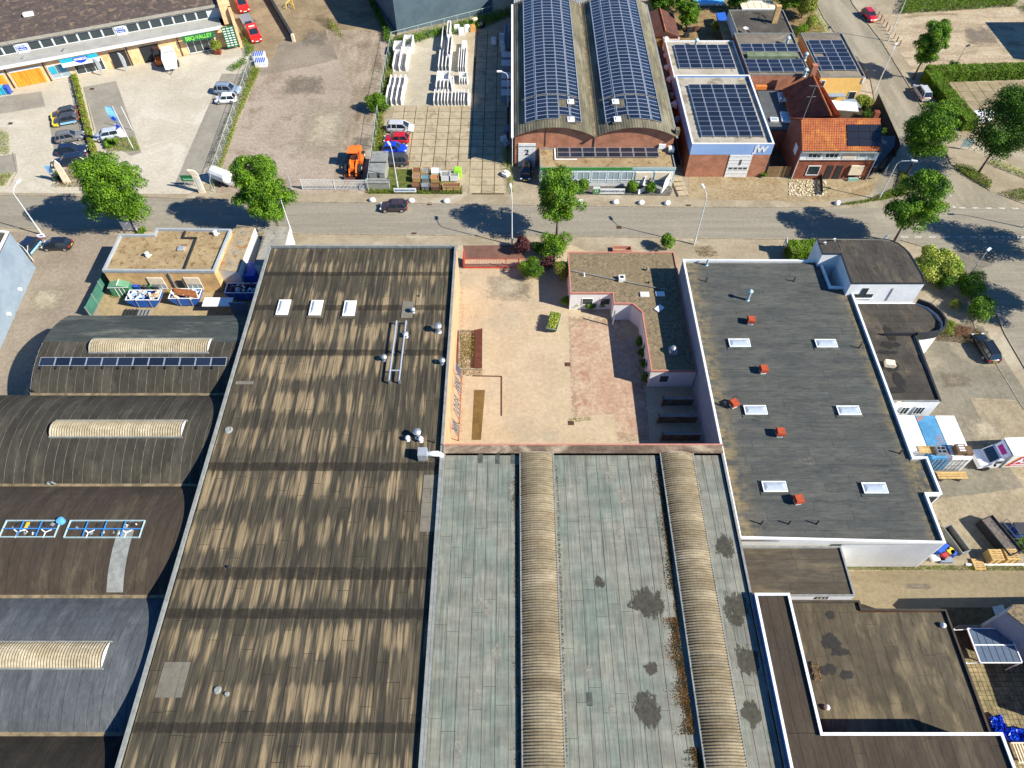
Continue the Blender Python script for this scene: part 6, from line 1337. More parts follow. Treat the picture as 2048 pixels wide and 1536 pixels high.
boardfence((1748,208),(1788,300), 1.9, 'dark board fence along the side street behind the corner house', m_dkwood)
boardfence((1788,300),(1790,312), 1.9, 'short dark fence return at the street corner', m_dkwood)
boardfence((1530,354),(1576,354), 1.9, 'weathered board fence between the brick unit and the house', m_oldwood)
boardfence((1640,355),(1642,392), .9, 'low dark fence in front of the corner house doors', m_dkwood); boardfence((1740,352),(1768,330), 1.4, 'dark fence beside the house end wall', m_dkwood)
m = MB(); P = WL([(1763,283),(1786,283),(1786,300),(1760,345)], 2.3); T = thing('blue_grey_carport', 'dark blue grey carport roof in the shade at the house end', 'carport', (*W(1772,310), 0)); part('roof', MB().prism(WL([(1762,272),(1790,272),(1789,292),(1752,335),(1745,335)], 2.3), 2.25, 2.35), flat('carport_slate', A(60,76,92), .6), T, True); [part('post', MB().tube((*W(x,y,0),0),(*W(x,y,0),2.25),.06), m_dark, T, True) for x, y in ((1752,345),(1776,318))]
# ================================================================ vehicles
def paint(name, c, rough=.28): return flat('paint_' + name, c, rough, 0, .5, coat=.6)
m_carglass = flat('car_glass', (.015,.022,.03), .05, 0, .9)
m_tail = flat('tail_light', (.5,.01,.01), .3); m_head = flat('head_light', (.7,.72,.75), .15); m_plate = flat('yellow_plate', (.75,.5,.03), .5); m_rim = flat('alloy_rim', (.5,.5,.52), .35, .6); m_trim = flat('black_trim', (.02,.02,.02), .6)
KINDS = {  # L, W, H, belt, cab: windscreen base, roof front, roof rear, rear window base ; nose height, tail height (fractions from the front)
 'hatch': (4.0, 1.74, 1.48, .92, .27, .43, .86, .985, .74, .90),
 'mini':  (3.5, 1.64, 1.48, .92, .22, .38, .88, .99, .76, .92),
 'wagon': (4.6, 1.80, 1.48, .92, .28, .42, .90, .99, .72, .92),
 'suv':   (4.4, 1.84, 1.66, 1.02, .25, .38, .90, .99, .86, 1.0),
 'saloon':(4.6, 1.80, 1.44, .92, .28, .42, .76, .92, .72, .92),
 'mpv':   (4.3, 1.78, 1.62, .98, .18, .36, .90, .99, .78, .96),
 'van':   (4.4, 1.80, 1.84, 1.05, .20, .33, .97, .995, .84, 1.05)}
def car(front, rear, kind, body, label, seed=0, two=None, roofm=None, side2=None, group=None, H=None, L=None):
    f, r_ = Vector(W(*front)), Vector(W(*rear)); d = (f-r_); c = (f+r_)/2; L0, Wd, Hh, belt, a, b, e, g_, nose, tail = KINDS[kind]; L0 = L or L0
    T = thing('parked_car', label, 'car', (c.x, c.y, 0), math.atan2(d.y, d.x), group)
    X = lambda fr: L0/2 - fr*L0; hw = Wd/2
    st = [0, .03, .10, .2, a, (a+b)/2+.04, .5, .62, .75, .88, .96, 1.0]
    def top(fr):
        if fr < a: k = fr/a; return nose*(1-.35*max(0, 1-fr/.05)*(fr < .05)) + (belt-nose)*k**.8
        return belt + (tail-belt)*((fr-a)/(1-a)) - (.16 if fr > .985 else 0)
    def wid(fr): return hw*(1 - .16*max(0, 1-fr/.12)**2 - .12*max(0, (fr-.88)/.12)**2)
    rows = []
    for fr in st:
        t, w_ = top(fr), wid(fr); x = X(fr); lo = .22 if .05 < fr < .95 else .32
        h = [(0, t+.015), (w_*.55, t+.01), (w_*.88, t-.03), (w_*.97, t-.12), (w_, .55), (w_*.98, .36), (w_*.9, lo)]
        rows.append([(x, y, z) for y, z in reversed(h)] + [(x, -y, z) for y, z in h[1:]])
    m = MB(); m.grid(rows); m.add(rows[0], [tuple(reversed(range(len(rows[0]))))]); m.add(rows[-1], [tuple(range(len(rows[-1])))])
    bd = part('body', m, body, T, smooth=True)
    # cabin
    wb, wt = hw*.90, hw*.70; zb, zt = belt-.02, Hh-.05
    B_ = [(X(a)+.02, wb*.86), (X(a)-.18, wb), (X(g_)+.15, wb), (X(g_), wb*.86)]; Tt = [(X(b), wt*.9), (X(b)-.12, wt), (X(e)+.1, wt), (X(e), wt*.9)]
    lo = [(x, y, zb) for x, y in B_]+[(x, -y, zb) for x, y in reversed(B_)]; hi = [(x, y, zt) for x, y in Tt]+[(x, -y, zt) for x, y in reversed(Tt)]
    m = MB(); m.grid([lo, hi], close=True); part('glasshouse', m, m_carglass, T)
    m = MB(); o = [(x, y) for x, y, z in hi]; o2 = [(x*1.0+(.03 if x > 0 else -.03)*0, y*1.03) for x, y in o]; i1 = inset(ccw(o2), .16)
    m.prism(o2, zt-.03, zt+.02); oo = ccw(o2); m.grid([[(*p, zt+.02) for p in oo], [(*p, zt+.055) for p in i1]], close=True); m.add([(*p, zt+.055) for p in i1], [tuple(range(8))]); part('roof', m, roofm or body, T, smooth=False)
    m = MB()
    for s in (1, -1):
        for (x0, y0), (x1, y1) in ((B_[0], Tt[0]), (B_[3], Tt[3]), (B_[1], Tt[1])): m.tube((x0, s*y0*1.01, zb-.02), (x1, s*y1*1.01, zt), .045 if (x0, y0) != B_[1] else .03, 4)
        xm = X((b+e)/2-.02); m.tube((xm, s*wb*1.0, zb), (xm-.03, s*wt*1.01, zt), .04, 4)
        if kind in ('wagon', 'suv', 'mpv', 'van'): xm = X(e-.1); m.tube((xm-.05, s*wb*1.0, zb), (xm, s*wt*1.01, zt), .06, 4)
    part('pillar', m, body, T)
    if kind == 'van': part('rear_panel', MB().add(*( [(X(.45), s*(wb+.004) if z < 1.3 else s*(wt+.01), z) for s in (1,) for z in (zb, zt)] + [(X(.96), s*(wt+.01) if z > 1.3 else s*(wb+.004), z) for s in (1,) for z in (zt, zb)], [(0,1,2,3)])).add([(X(.45), -(wb+.004), zb), (X(.45), -(wt+.01), zt), (X(.96), -(wt+.01), zt), (X(.96), -(wb+.004), zb)], [(3,2,1,0)]), body, T)
    for fx in (.18, .80):
        for s in (1, -1):
            x = X(fx); wl = part('wheel', MB().tube((x, s*(hw-.2), .32), (x, s*(hw+.005), .32), .32, 14), m_black, T); part('rim', MB().tube((x, s*(hw+.0), .32), (x, s*(hw+.02), .32), .21, 10), m_rim, wl)
    for s in (1, -1):
        part('headlight', MB().obox((X(.035), s*hw*.68, nose-.12), (.22, .34, .14), -s*.35), m_head, T); part('tail_light', MB().obox((X(.985), s*hw*.74, tail-.14), (.16, .26, .22), s*.25), m_tail, T)
        part('mirror', MB().obox((X(a+.07), s*(hw*.97+.1), belt+.05), (.14, .2, .13)), body, T)
        part('door_seam', MB().obox((X((b+e)/2-.03), s*(hw+.0), .65), (.02, .01, .55)).obox((X(a+.03), s*(hw+.0), .65), (.02, .01, .5)), m_trim, T)
    part('bumper', MB().obox((X(.995), 0, .42), (.1, Wd*.8, .2)).obox((X(.004), 0, .40), (.1, Wd*.78, .2)), m_trim if seed % 2 else body, T)
    part('licence_plate', MB().obox((X(1.0)-.06, 0, .62), (.02, .5, .12)), m_plate, T); part('licence_plate', MB().obox((X(0)+.06, 0, .45), (.02, .5, .12)), m_plate, T)
    part('windscreen', MB().add([(X(a)-.02, wb*.80, zb+.03), (X(a)-.02, -wb*.80, zb+.03), (X(b)+.03, -wt*.82, zt-.03), (X(b)+.03, wt*.82, zt-.03)], [(0,1,2,3)]), m_carglass, T)
    if two: 
        part('livery_front', MB().obox((X(.01), 0, .5), (.14, Wd*.86, .36)).obox((X(.12), hw-.06, .5), (.75, .16, .42), -.14).obox((X(.12), -hw+.06, .5), (.75, .16, .42), .14).obox((X(.06), 0, nose-.05), (.42, Wd*.7, .06)), two, T)
        m = MB(); [m.obox((X(.6), s*(hw+.008), .5), (L0*.62, .01, .3)) for s in (1, -1)]; part('livery_side', m, side2, T)
    if kind in ('suv', 'wagon'): part('roof_rail', MB().tube((X(b+.05), wt*.9, Hh+.03), (X(e-.03), wt*.9, Hh+.03), .025, 4).tube((X(b+.05), -wt*.9, Hh+.03), (X(e-.03), -wt*.9, Hh+.03), .025, 4), m_trim, T)
    return T
pc = {'black': paint('black', (.012,.014,.018)), 'navy': paint('navy', (.012,.022,.05)), 'grey': paint('grey', (.16,.16,.155)), 'silver': paint('silver', (.48,.49,.50)), 'red': paint('red', (.50,.012,.02)), 'blue': paint('blue', (.01,.05,.50)), 'white': paint('white', (.78,.78,.78)), 'bluegrey': paint('bluegrey', (.22,.28,.36)), 'brown': paint('brown', (.045,.03,.035)), 'dgrey': paint('dgrey', (.05,.055,.06)), 'ice': paint('ice', (.46,.50,.58)), 'fire': paint('fire', (.62,.02,.015))}
LG = 'cars parked along the hedge'
yl_, lb_ = flat('livery_yellow', (.85,.62,.01), .4), flat('livery_blue', (.25,.55,.85), .4)
car((101,240),(162,226), 'hatch', pc['dgrey'], 'black car with yellow nose and light blue sills, farther of the liveried pair', 1, yl_, side2=lb_, group=LG)
car((103,252),(166,240), 'hatch', pc['dgrey'], 'black car with yellow nose and light blue sills, nearer of the liveried pair', 1, yl_, side2=lb_, group=LG)
car((168,275),(119,284), 'wagon', pc['grey'], 'brown grey estate car parked third in the hedge row', 0, group=LG, L=4.2)
car((177,303),(120,309), 'wagon', pc['navy'], 'dark navy car fourth in the hedge row', 0, group=LG, L=4.3)
car((106,333),(176,322), 'wagon', pc['navy'], 'dark blue estate with red tail light at the end of the hedge row', 0, group=LG, L=4.9)
car((190,281),(246,271), 'mini', pc['ice'], 'pale silver city car below the tall banner', 0, L=4.2)
car((486,187),(429,185), 'suv', pc['bluegrey'], 'blue grey estate by the bank of plants in the forecourt')
car((432,205),(475,203), 'mini', pc['white'], 'small white car next to the blue grey estate', L=3.4)
car((760,419),(817,418), 'hatch', pc['brown'], 'dark purple brown hatchback driving on the road', L=3.9)
car((90,496),(147,495), 'mini', pc['black'], 'black small hatchback at the left drive', 1, L=3.9)
car((50,516),(72,490), 'hatch', pc['navy'], 'blue and yellow car half hidden by the blue grey hall', 1, yl_, side2=lb_)
car((826,262),(777,261), 'mpv', pc['silver'], 'silver family car, farthest of the row on the concrete slabs', group='cars parked on the concrete slabs')
car((769,284),(819,284), 'hatch', pc['red'], 'bright red hatchback on the concrete slabs', group='cars parked on the concrete slabs')
car((815,303),(766,303), 'hatch', pc['blue'], 'bright blue car on the concrete slabs', 0, group='cars parked on the concrete slabs', L=3.8)
car((760,328),(817,328), 'suv', pc['dgrey'], 'black estate with red tail light, nearest on the concrete slabs', 1, group='cars parked on the concrete slabs')
car((1050,367),(1053,330), 'hatch', pc['black'], 'black car with yellow plate parked before the white roller door')
car((1745,45),(1729,28), 'hatch', pc['red'], 'red car at the top of the side street', L=4.0)
car((1832,178),(1850,205), 'suv', pc['silver'], 'silver estate parked in tree shade on the side street', L=4.2)
car((1923,248),(1974,242), 'van', pc['white'], 'white van on the big slabs behind the hedge', L=4.6)
car((1956,684),(1977,718), 'wagon', pc['black'], 'dark green black estate parked in the right car park', L=4.5)
# box truck
c0, c1 = Vector(W(1942,926)), Vector(W(2090,919)); T = thing('box_truck', 'white box truck with pink red lettering leaving the right edge', 'truck', (*((c0+c1)/2), 0), math.atan2((c0-c1).y, (c0-c1).x)); L = (c0-c1).length; hx = L/2
m = MB(); m.grid([[(x, y, z) for y, z in ((1,.5),(1.0,1.2),(.95,zt),( -.95,zt),(-1.0,1.2),(-1,.5))] for x, zt in ((hx-.02,1.1),(hx-.9,1.35),(hx-1.6,2.2),(hx-2.3,2.35))]); m.add([(hx-.02,1,.5),(hx-.02,1,1.1),(hx-.02,-1,1.1),(hx-.02,-1,.5)], [(0,1,2,3)]); part('cab', m, pc['white'], T)
part('windscreen', MB().add([(hx-.92,.85,1.38),(hx-.92,-.85,1.38),(hx-1.58,-.8,2.2),(hx-1.58,.8,2.2)], [(0,1,2,3)]), m_carglass, T)
for s in (1, -1): part('side_window', MB().obox((hx-1.75, s*.985, 1.65), (.7,.03,.5)), m_carglass, T); part('mirror', MB().obox((hx-1.3, s*1.2, 1.5), (.1,.25,.35)), m_dark, T); part('headlight', MB().obox((hx-.02, s*.75, .8), (.06,.3,.2)), m_head, T)
part('spoiler', MB().add([(hx-1.75,.85,2.3),(hx-1.75,-.85,2.3),(hx-2.35,-.95,3.1),(hx-2.35,.95,3.1),(hx-2.35,.95,2.3),(hx-2.35,-.95,2.3)], [(0,1,2,3),(0,3,4),(1,5,2)]), pc['white'], T)
part('sign', MB().add([(hx-1.85,.55,2.47),(hx-1.85,-.55,2.47),(hx-2.15,-.6,2.87),(hx-2.15,.6,2.87)], [(0,1,2,3)]), flat('magenta', (.5,.0,.22), .4), T)
bx_ = part('box', MB().box(-hx-1.2,-1.12,.75, hx-2.45,1.12,3.2), pc['white'], T)
sd = 1 if (Matrix.Rotation(T.rotation_euler.z, 3, 'Z') @ Vector((0,1,0))).y < 0 else -1
part('red_panel', MB().add([(hx-2.6, sd*1.13, 1.0),(hx-3.4, sd*1.13, 2.9),(-hx-1.2, sd*1.13, 2.9),(-hx-1.2, sd*1.13, 1.0)], [(0,1,2,3)]), flat('crimson', (.62,.01,.08), .4), T)
part('stripe', MB().add([(hx-2.47, sd*1.13, .95),(hx-2.62, sd*1.13, .95),(hx-3.42, sd*1.13, 2.95),(hx-3.27, sd*1.13, 2.95)], [(0,1,2,3)]), flat('stripe_yellow', (.8,.6,.02), .4), T)
tx = text('ARMA', 1.35, m_white, T, (hx-5.1, sd*1.16, 2.05), (math.pi/2, 0, math.pi if sd > 0 else 0), bold=.05, world=False); part('underline', MB().add([(hx-3.1, sd*1.14, 1.15),(hx-3.2, sd*1.14, 1.35),(-hx, sd*1.14, 1.35),(-hx, sd*1.14, 1.15)], [(0,1,2,3)]), m_white, T)
for fx in (hx-.95, -hx+.6):
    for s in (1,-1): part('wheel', MB().tube((fx, s*.8, .4),(fx, s*1.08, .4), .4, 14), m_black, T)
# red trucks by the angled row
def flatbed(front, rear, label):
    f, r_ = Vector(W(*front)), Vector(W(*rear)); c = (f+r_)/2; L = (f-r_).length; T = thing('flatbed_truck', label, 'truck', (*c, 0), math.atan2((f-r_).y, (f-r_).x), 'red flatbed trucks beside the angled row'); x = L/2
    m = MB(); m.grid([[(a, y, z) for y, z in ((1,.4),(1,1.1),(.9,zt),(-.9,zt),(-1,1.1),(-1,.4))] for a, zt in ((x,1.0),(x-.9,1.3),(x-1.6,2.15),(x-3.4,2.25))]); m.add([(x,1,.4),(x,1,1.0),(x,-1,1.0),(x,-1,.4)], [(0,1,2,3)]); m.add([(x-3.4,1,.4),(x-3.4,.9,2.25),(x-3.4,-.9,2.25),(x-3.4,-1,.4)], [(3,2,1,0)]); part('cab', m, pc['fire'], T)
    part('windscreen', MB().add([(x-.93,.8,1.36),(x-.93,-.8,1.36),(x-1.56,-.75,2.14),(x-1.56,.75,2.14)], [(0,1,2,3)]), m_carglass, T); part('beacon_bar', MB().obox((x-2.2,0,2.3),(.3,1.1,.14)), m_cream, T)
    part('bed', MB().box(-x,-1,.8,x-3.5,1,.95), m_steel, T); part('bed_load', MB().obox((-.6,0,1.15),(.9,1.2,.5)), m_dark, T); part('licence_plate', MB().obox((x+.03,0,.5),(.03,.55,.14)), m_white, T)
    for s in (1,-1):
        part('headlight', MB().obox((x,s*.75,.75),(.08,.3,.2)), m_head, T)
        for fx in (x-.8, -x+1.0): part('wheel', MB().tube((fx,s*.75,.38),(fx,s*1.02,.38),.38,12), m_black, T)
flatbed((516,88),(490,38), 'red flatbed recovery truck beside the green banner'); flatbed((492,28),(466,-20), 'second red flatbed truck behind, cut by the top edge')
# wheel loader
c = W(711, 336); T = thing('wheel_loader', 'orange wheel loader with front bucket behind the sliding gate', 'loader', (*c, 0), -math.pi/2); m_or = flat('loader_orange', (.80,.17,.02), .45)
part('engine_hood', MB().box(-3.0,-.85,.9,-1.3,.85,1.9).box(-2.9,-.7,1.9,-1.5,.7,2.05), m_or, T); part('cab_frame', MB().box(-1.3,-.75,.9,.2,.75,1.5).box(-1.35,-.8,2.75,.25,.8,2.9), m_or, T); part('cab_glass', MB().box(-1.2,-.68,1.5,.1,.68,2.74), m_carglass, T)
part('side_tank', MB().box(-1.4,.85,.7,.2,1.25,1.5), m_or, T); part('front_frame', MB().box(.2,-.45,.7,1.8,.45,1.3), m_or, T)
for s in (1,-1): part('lift_arm', MB().tube((.2,s*.5,1.6),(1.6,s*.5,1.4),.13,6).tube((1.6,s*.5,1.4),(2.6,s*.5,.5),.13,6), m_or, T)
m = MB(); m.grid([[(x, y, z) for x, z in ((2.5,.95),(2.35,.5),(2.5,.1),(3.3,.05))] for y in (-1.25, 1.25)]); [m.add([(2.5,y,.95),(2.35,y,.5),(2.5,y,.1),(3.3,y,.05)], [(0,1,2,3)]) for y in (-1.25,1.25)]; part('bucket', m, M('rusty_bucket', A(140,80,60), A(100,60,50), obj=True), T)
for fx in (-2.1, 1.2):
    for s in (1,-1): wl = part('wheel', MB().tube((fx,s*.7,.72),(fx,s*1.25,.72),.72,16), m_black, T); part('hub', MB().tube((fx,s*1.24,.72),(fx,s*1.28,.72),.36,10), m_cream, wl)
part('exhaust', MB().tube((-2.2,.2,1.9),(-2.2,.2,2.9),.05,6), m_dark, T)
# box trailer and forklift
c = W(345, 133); T = thing('box_trailer', 'white box trailer with drawbar in front of the open doorways', 'trailer', (*c, 0), R(-72))
part('box', MB().box(-2.4,-1.0,.6,2.0,1.0,2.5), m_white, T); part('roof_seam', MB().box(-.2,-1.02,2.5,-.08,1.02,2.53), m_dark, T); part('drawbar', MB().tube((2.0,.6,.6),(3.1,0,.5),.06).tube((2.0,-.6,.6),(3.1,0,.5),.06), m_steel, T)
for s in (1,-1):
    for fx in (-.6,.3): part('wheel', MB().tube((fx,s*.98,.35),(fx,s*1.2,.35),.35,12), m_black, T)
c = W(322, 127); T = thing('forklift', 'orange forklift beside the white box trailer', 'forklift', (*c, 0), R(100)); part('body', MB().box(-1.1,-.5,.3,.5,.5,1.1), m_or, T); part('guard', MB().box(-.7,-.5,2.0,.5,.5,2.08).tube((-.65,.45,1.1),(-.65,.45,2),.05,4).tube((-.65,-.45,1.1),(-.65,-.45,2),.05,4).tube((.45,.45,1.1),(.45,.45,2),.05,4).tube((.45,-.45,1.1),(.45,-.45,2),.05,4), m_dark, T)
part('mast', MB().box(.6,-.4,.1,.7,-.3,2.9).box(.6,.3,.1,.7,.4,2.9).box(.6,-.3,2.5,.7,.3,2.6), M('mast_rust', A(140,80,50), A(110,60,40)), T); part('fork', MB().box(.7,-.35,.1,1.7,-.2,.16).box(.7,.2,.1,1.7,.35,.16), m_dark, T)
for fx in (-.8,.35):
    for s in (1,-1): part('wheel', MB().tube((fx,s*.4,.28),(fx,s*.6,.28),.28,10), m_black, T)
# tank trailer
a, b = Vector(W(432,360)), Vector(W(462,372)); T = thing('tank_trailer', 'white cylindrical tank trailer at the end of the fence', 'tank', (*W(447,366), 0), math.atan2((b-a).y,(b-a).x)*1.0); m = MB(); n = 14
m.lathe((0,0,0), [(.2,-1.75),(.75,-1.65),(.95,-1.4),(.95,1.4),(.75,1.65),(.2,1.75)], n); m.v = [(z, x, y+1.5) for x, y, z in m.v]; part('tank', m, M('tank_white', (.72,.72,.70), (.6,.62,.62), obj=True), T, smooth=False)
part('chassis', MB().box(-1.7,-.5,.5,1.9,.5,.62).tube((1.9,0,.55),(2.9,0,.4),.06), m_steel, T)
for s in (1,-1): part('wheel', MB().tube((.2,s*.8,.38),(.2,s*1.05,.38),.38,12), m_black, T)
# ================================================================ containers and goods on the right
zc = 2.6
def cont(pa, pb, pc_, pd, label, sm_, tm_, grp='shipping containers by the grey hall'):
    T = longbox([pa, pb, pc_, pd], zc, 'shipping_container', label, sm_, tm_, grp, vents=0); return T
def CP_(u, v): o = Vector((43.0, 39.9)); return (o.x + 2.44*u, o.y + 6.1*v)
m_cblue = M('container_blue', A(96,170,216,1.5), A(80,150,196,1.5), scale=.7, c3=A(190,130,90,1.5), scale3=.5, fine=.08)
X0 = W(1802, 832, 2.6)[0]; YT, YB = W(1800, 832, 2.6)[1], W(1900, 917, 2.6)[1]; XR = W(1944, 914, 2.6)[0]; cw = (XR-W(1862, 914, 2.6)[0])/2
YL = W(1900, 912, 2.6)[1]
Cw1 = cont(*rect(XR-3*cw+.04, YL+.6, XR-2*cw-.04, YT), 'left white shipping container partly behind the grey hall', [m_white], m_white)
Cb = cont(*rect(XR-2*cw+.04, YB, XR-cw-.04, YT), 'sky blue shipping container between two white ones', [flat('container_side_blue', (.03,.22,.50), .5)], m_cblue)
Cw2 = cont(*rect(XR-cw+.04, YB, XR, YT), 'right white shipping container with goods on its roof', [m_white], m_white)
for C_, x0, x1, mt_ in ((Cb, XR-2*cw, XR-cw, m_cblue), (Cw2, XR-cw, XR, m_white)):
    for k in range(2): part('door', MB().box(x0+.12+k*(cw/2-.05), YB-.06, .15, x0+cw/2-.02+k*(cw/2-.05), YB-.01, 2.5), mt_, C_, True)
    m = MB(); [m.tube((x0+q*cw, YB-.1, .1), (x0+q*cw, YB-.1, 2.5), .03, 5) for q in (.2,.4,.6,.8)]; [m.box(x0+q*cw-.1, YB-.13, z, x0+q*cw+.1, YB-.08, z+.12) for q in (.2,.4,.6,.8) for z in (.4,1.2,2.2)]; part('lock_rod', m, m_steel, C_, True)
def pallet(x, y, z, label, rz=0, mt_=None, nz=1, s=(1.2,.8), grp=None, px=False):
    T = thing('pallet_stack' if nz > 1 else 'pallet', label, 'pallet', (x, y, z), rz, grp); mt_ = mt_ or m_pal
    for k in range(nz):
        zz = k*.145
        for i in range(5): part('board', MB().box(-s[0]/2, -s[1]/2+i*s[1]/5+.01, zz+.1, s[0]/2, -s[1]/2+(i+.78)*s[1]/5, zz+.125), mt_, T)
        part('bearer', MB().box(-s[0]/2,-s[1]/2,zz,-s[0]/2+.1,s[1]/2,zz+.1).box(-.05,-s[1]/2,zz,.05,s[1]/2,zz+.1).box(s[0]/2-.1,-s[1]/2,zz,s[0]/2,s[1]/2,zz+.1), mt_, T)
    return T
m_pal = M('pallet_wood', A(232,196,130,1.5), A(206,168,104,1.5), obj=True, scale=3, rnd=.15)
q = W(1853, 900, 2.7); pallet(q[0], q[1], 2.7, 'wooden pallet lying at the front of the left white container roof', s=(1.7,.95))
q = W(1879, 904, 2.7); T = thing('frame_basket', 'grey four pane steel frame lying on the sky blue container roof', 'frame', (*q, 2.7)); part('frame', MB().box(-.5,-.45,0,.5,-.38,.5).box(-.5,.38,0,.5,.45,.5).box(-.5,-.38,0,-.43,.38,.5).box(.43,-.38,0,.5,.38,.5).box(-.04,-.38,.3,.04,.38,.45).box(-.43,-.04,.46,.43,.04,.5), m_steel, T)
q = W(1916, 903, 2.7); T = thing('crate_stack', 'tall brown crate with white bands on the right white container', 'crate', (*q, 2.7)); part('crate', MB().box(-.5,-.5,0,.5,.5,.75), M('crate_brown', A(150,120,90), A(120,90,66), obj=True, scale=3), T); [part('slat', MB().box(-.3,-.4+.3*k,.75,.3,-.25+.3*k,.8), m_white, T) for k in range(3)]
q = W(1934, 904, 2.7); solo('brown_crate', MB().box(-.35,-.5,0,.35,.5,.45), MATS['crate_brown'], 'plain brown crate at the right corner of the right white container', 'crate', None, (*q, 2.7))
a, b = W(1875, 950, .8), W(1934, 950, .8); T = thing('plank_bench', 'long pale wooden plank bench in front of the containers', 'bench', ((a[0]+b[0])/2, a[1], 0), 0); Lx = b[0]-a[0]; [part('plank', MB().box(-Lx/2,-.45+.3*k,.75,Lx/2,-.2+.3*k,.8), m_pal, T) for k in range(3)]; part('leg', MB().box(-Lx*.3,-.4,0,-Lx*.3+.06,.4,.74).box(Lx*.3,-.4,0,Lx*.3+.06,.4,.74), m_steel, T)
# goods at the right: pallets, cages, dumper tub
for i, (x, y, nz, l, sx) in enumerate(((1981,1112,8,'left tall stack of pale wooden pallets',2.0),(2011,1111,8,'right tall stack of pale wooden pallets',2.0),(1955,1124,2,'low pair of pallets left of the tall stacks',1.7))):
    q = W(x, y+6, 0); pallet(q[0], q[1], 0, l + ' at the lane edge', nz=nz, s=(1.25 if i < 2 else 1.1, 1.2), grp='pallets at the lane edge')
q = W(1990, 1080); T = thing('planter_box', 'long dark steel bin full of grey rubble beside the pallets', 'bin', (*q, 0), R(-70)); part('tub', MB().box(-2.1,-.75,0,2.1,-.68,1.25).box(-2.1,.68,0,2.1,.75,1.25).box(-2.1,-.68,0,-2.03,.68,1.25).box(2.03,-.68,0,2.1,.68,1.25), m_dark, T); part('rubble', MB().box(-2.02,-.67,.1,2.02,.67,1.05), M('rubble', A(150,136,126), A(106,96,90), scale=5, obj=True, bump=.6, fine=.3), T)
q = W(2015, 1080); T = thing('cage_rack', 'open dark metal cage rack beside the rubble bin', 'rack', (*q, 0), R(-68)); m = MB(); [m.tube((x,y,0),(x,y,1.6),.03,4) for x in (-1.6,-.8,0,.8,1.6) for y in (-.35,.35)]; [m.tube((-1.6,y,z),(1.6,y,z),.03,4) for y in (-.35,.35) for z in (.3,.9,1.6)]; part('frame', m, m_steel, T)
shrub(2042, 1095, 1.1, 1.3, 'green bush behind the cage rack at the right edge', 77, ml_hedge, 1500, .16)
q = W(2036, 1066); T = thing('blue_tub', 'dark lidded blue bulk bin at the right edge', 'bin', (*q, 0)); part('body', MB().box(-.8,-.6,0,.9,.6,1.0), mb_, T); part('lid', MB().box(-.85,-.65,1.0,.95,.65,1.15), m_dark, T)
q = W(1900, 1092); T = thing('tipper_tub', 'narrow dark open tipper tub at the corner of the grey hall', 'skip', (*W(1904,1085), 0), R(-72)); part('tub', MB().box(-1.5,-.5,.2,1.5,-.42,1.0).box(-1.5,.42,.2,1.5,.5,1.0).box(1.42,-.42,.2,1.5,.42,1.0).box(-1.5,-.42,.2,-1.42,.42,1.0), m_zinc, T); part('floor', MB().box(-1.42,-.42,.15,1.42,.42,.3), MATS['crate_brown'], T)
rs = random.Random(9)
for i, (x, y, mt_, s, l) in enumerate(((1874,1106,mb_,.5,'blue drum under the wall corner'),(1884,1100,mb_,.45,'second blue drum by the wall corner'),(1893,1108,m_plate,.5,'round yellow lid barrel by the wall corner'),(1882,1116,flat('drum_red', (.4,.03,.03), .5),.4,'red tub by the wall corner'),(1899,1112,mb_,.4,'blue barrel right of the yellow lid'),(1872,1119,m_white,.5,'white crate at the lane edge'),(1888,1122,m_bluegrey,.5,'pale blue grey crate at the lane edge'))):
    q = W(x, y); m = MB()
    if 'crate' in l: m.box(-.6,-.3,0,.6,.3,.5)
    else: m.lathe((0,0,0), [(s*.8,0),(s*.85,.4),(s*.8,.85),(s*.78,.9)], 12)
    solo('barrel' if 'crate' not in l else 'crate', m, mt_, l, 'barrel' if 'crate' not in l else 'crate', None, (*q, 0))
m = MB(); a, b = W(1932,1132), W(2070,1130); m.box(a[0], a[1], 0, b[0], a[1]+.2, .15); solo('low_white_beam', m, m_white, 'long white beam lying along the lane edge below the pallets', 'beam')
# bottom right corner
m_sm = M('small_paver', A(176,160,116), A(134,124,86), scale=.9, rnd=0, c3=A(206,184,136), scale3=.3, fine=.25); m = MB(); P0, P1 = W(1925,1325), W(2110,1540)
y = W(1925,1300)[1]
while y > 5.0:
    xl = 39.45; x = xl
    while x < 47: m.prism(rect(x, y-.38, x+.36, y-.02), .03, .05+.012*random.random(), bot=False); x += .4
    y -= .4
part('pavers', m, m_sm, None, kind='stuff')
sp_ = bpy.data.objects['pavers']; sp_['label'] = 'weathered small square pavers of the lower right yard'; sp_['category'] = 'paving'
a = W(1938,1262,2.6); b = W(2042,1322,2.6); T = thing('glazed_canopy', 'blue grey ribbed glass canopy with white frame in the lower right yard', 'canopy', ((a[0]+b[0])/2, (a[1]+b[1])/2, 0)); xs = np.linspace(a[0], b[0], 7); y0, y1 = b[1]-.1, a[1]+.2; ym = (y0+y1)/2
for i in range(6):
    for (u, v) in ((y0, ym), (ym+.05, y1)): part('glazing_bar_panel', MB().box(xs[i]+.03, u, 2.5, xs[i+1]-.03, v, 2.56), flat('canopy_glass', A(104,120,140,1.4), .25), T, True)
part('frame', MB().box(a[0]-.05,y0-.08,2.48,b[0]+.05,y0,2.62).box(a[0]-.05,y1,2.48,b[0]+.05,y1+.08,2.62).box(a[0]-.1,y0,2.48,a[0],y1,2.62).box(b[0],y0,2.48,b[0]+.1,y1,2.62).box(a[0],ym-.02,2.57,b[0],ym+.07,2.64), m_white, T, True); [part('leg', MB().tube((x,y_,0),(x,y_,2.48),.06), m_white, T, True) for x in (a[0]-1.2, b[0]) for y_ in (y0,y1)]
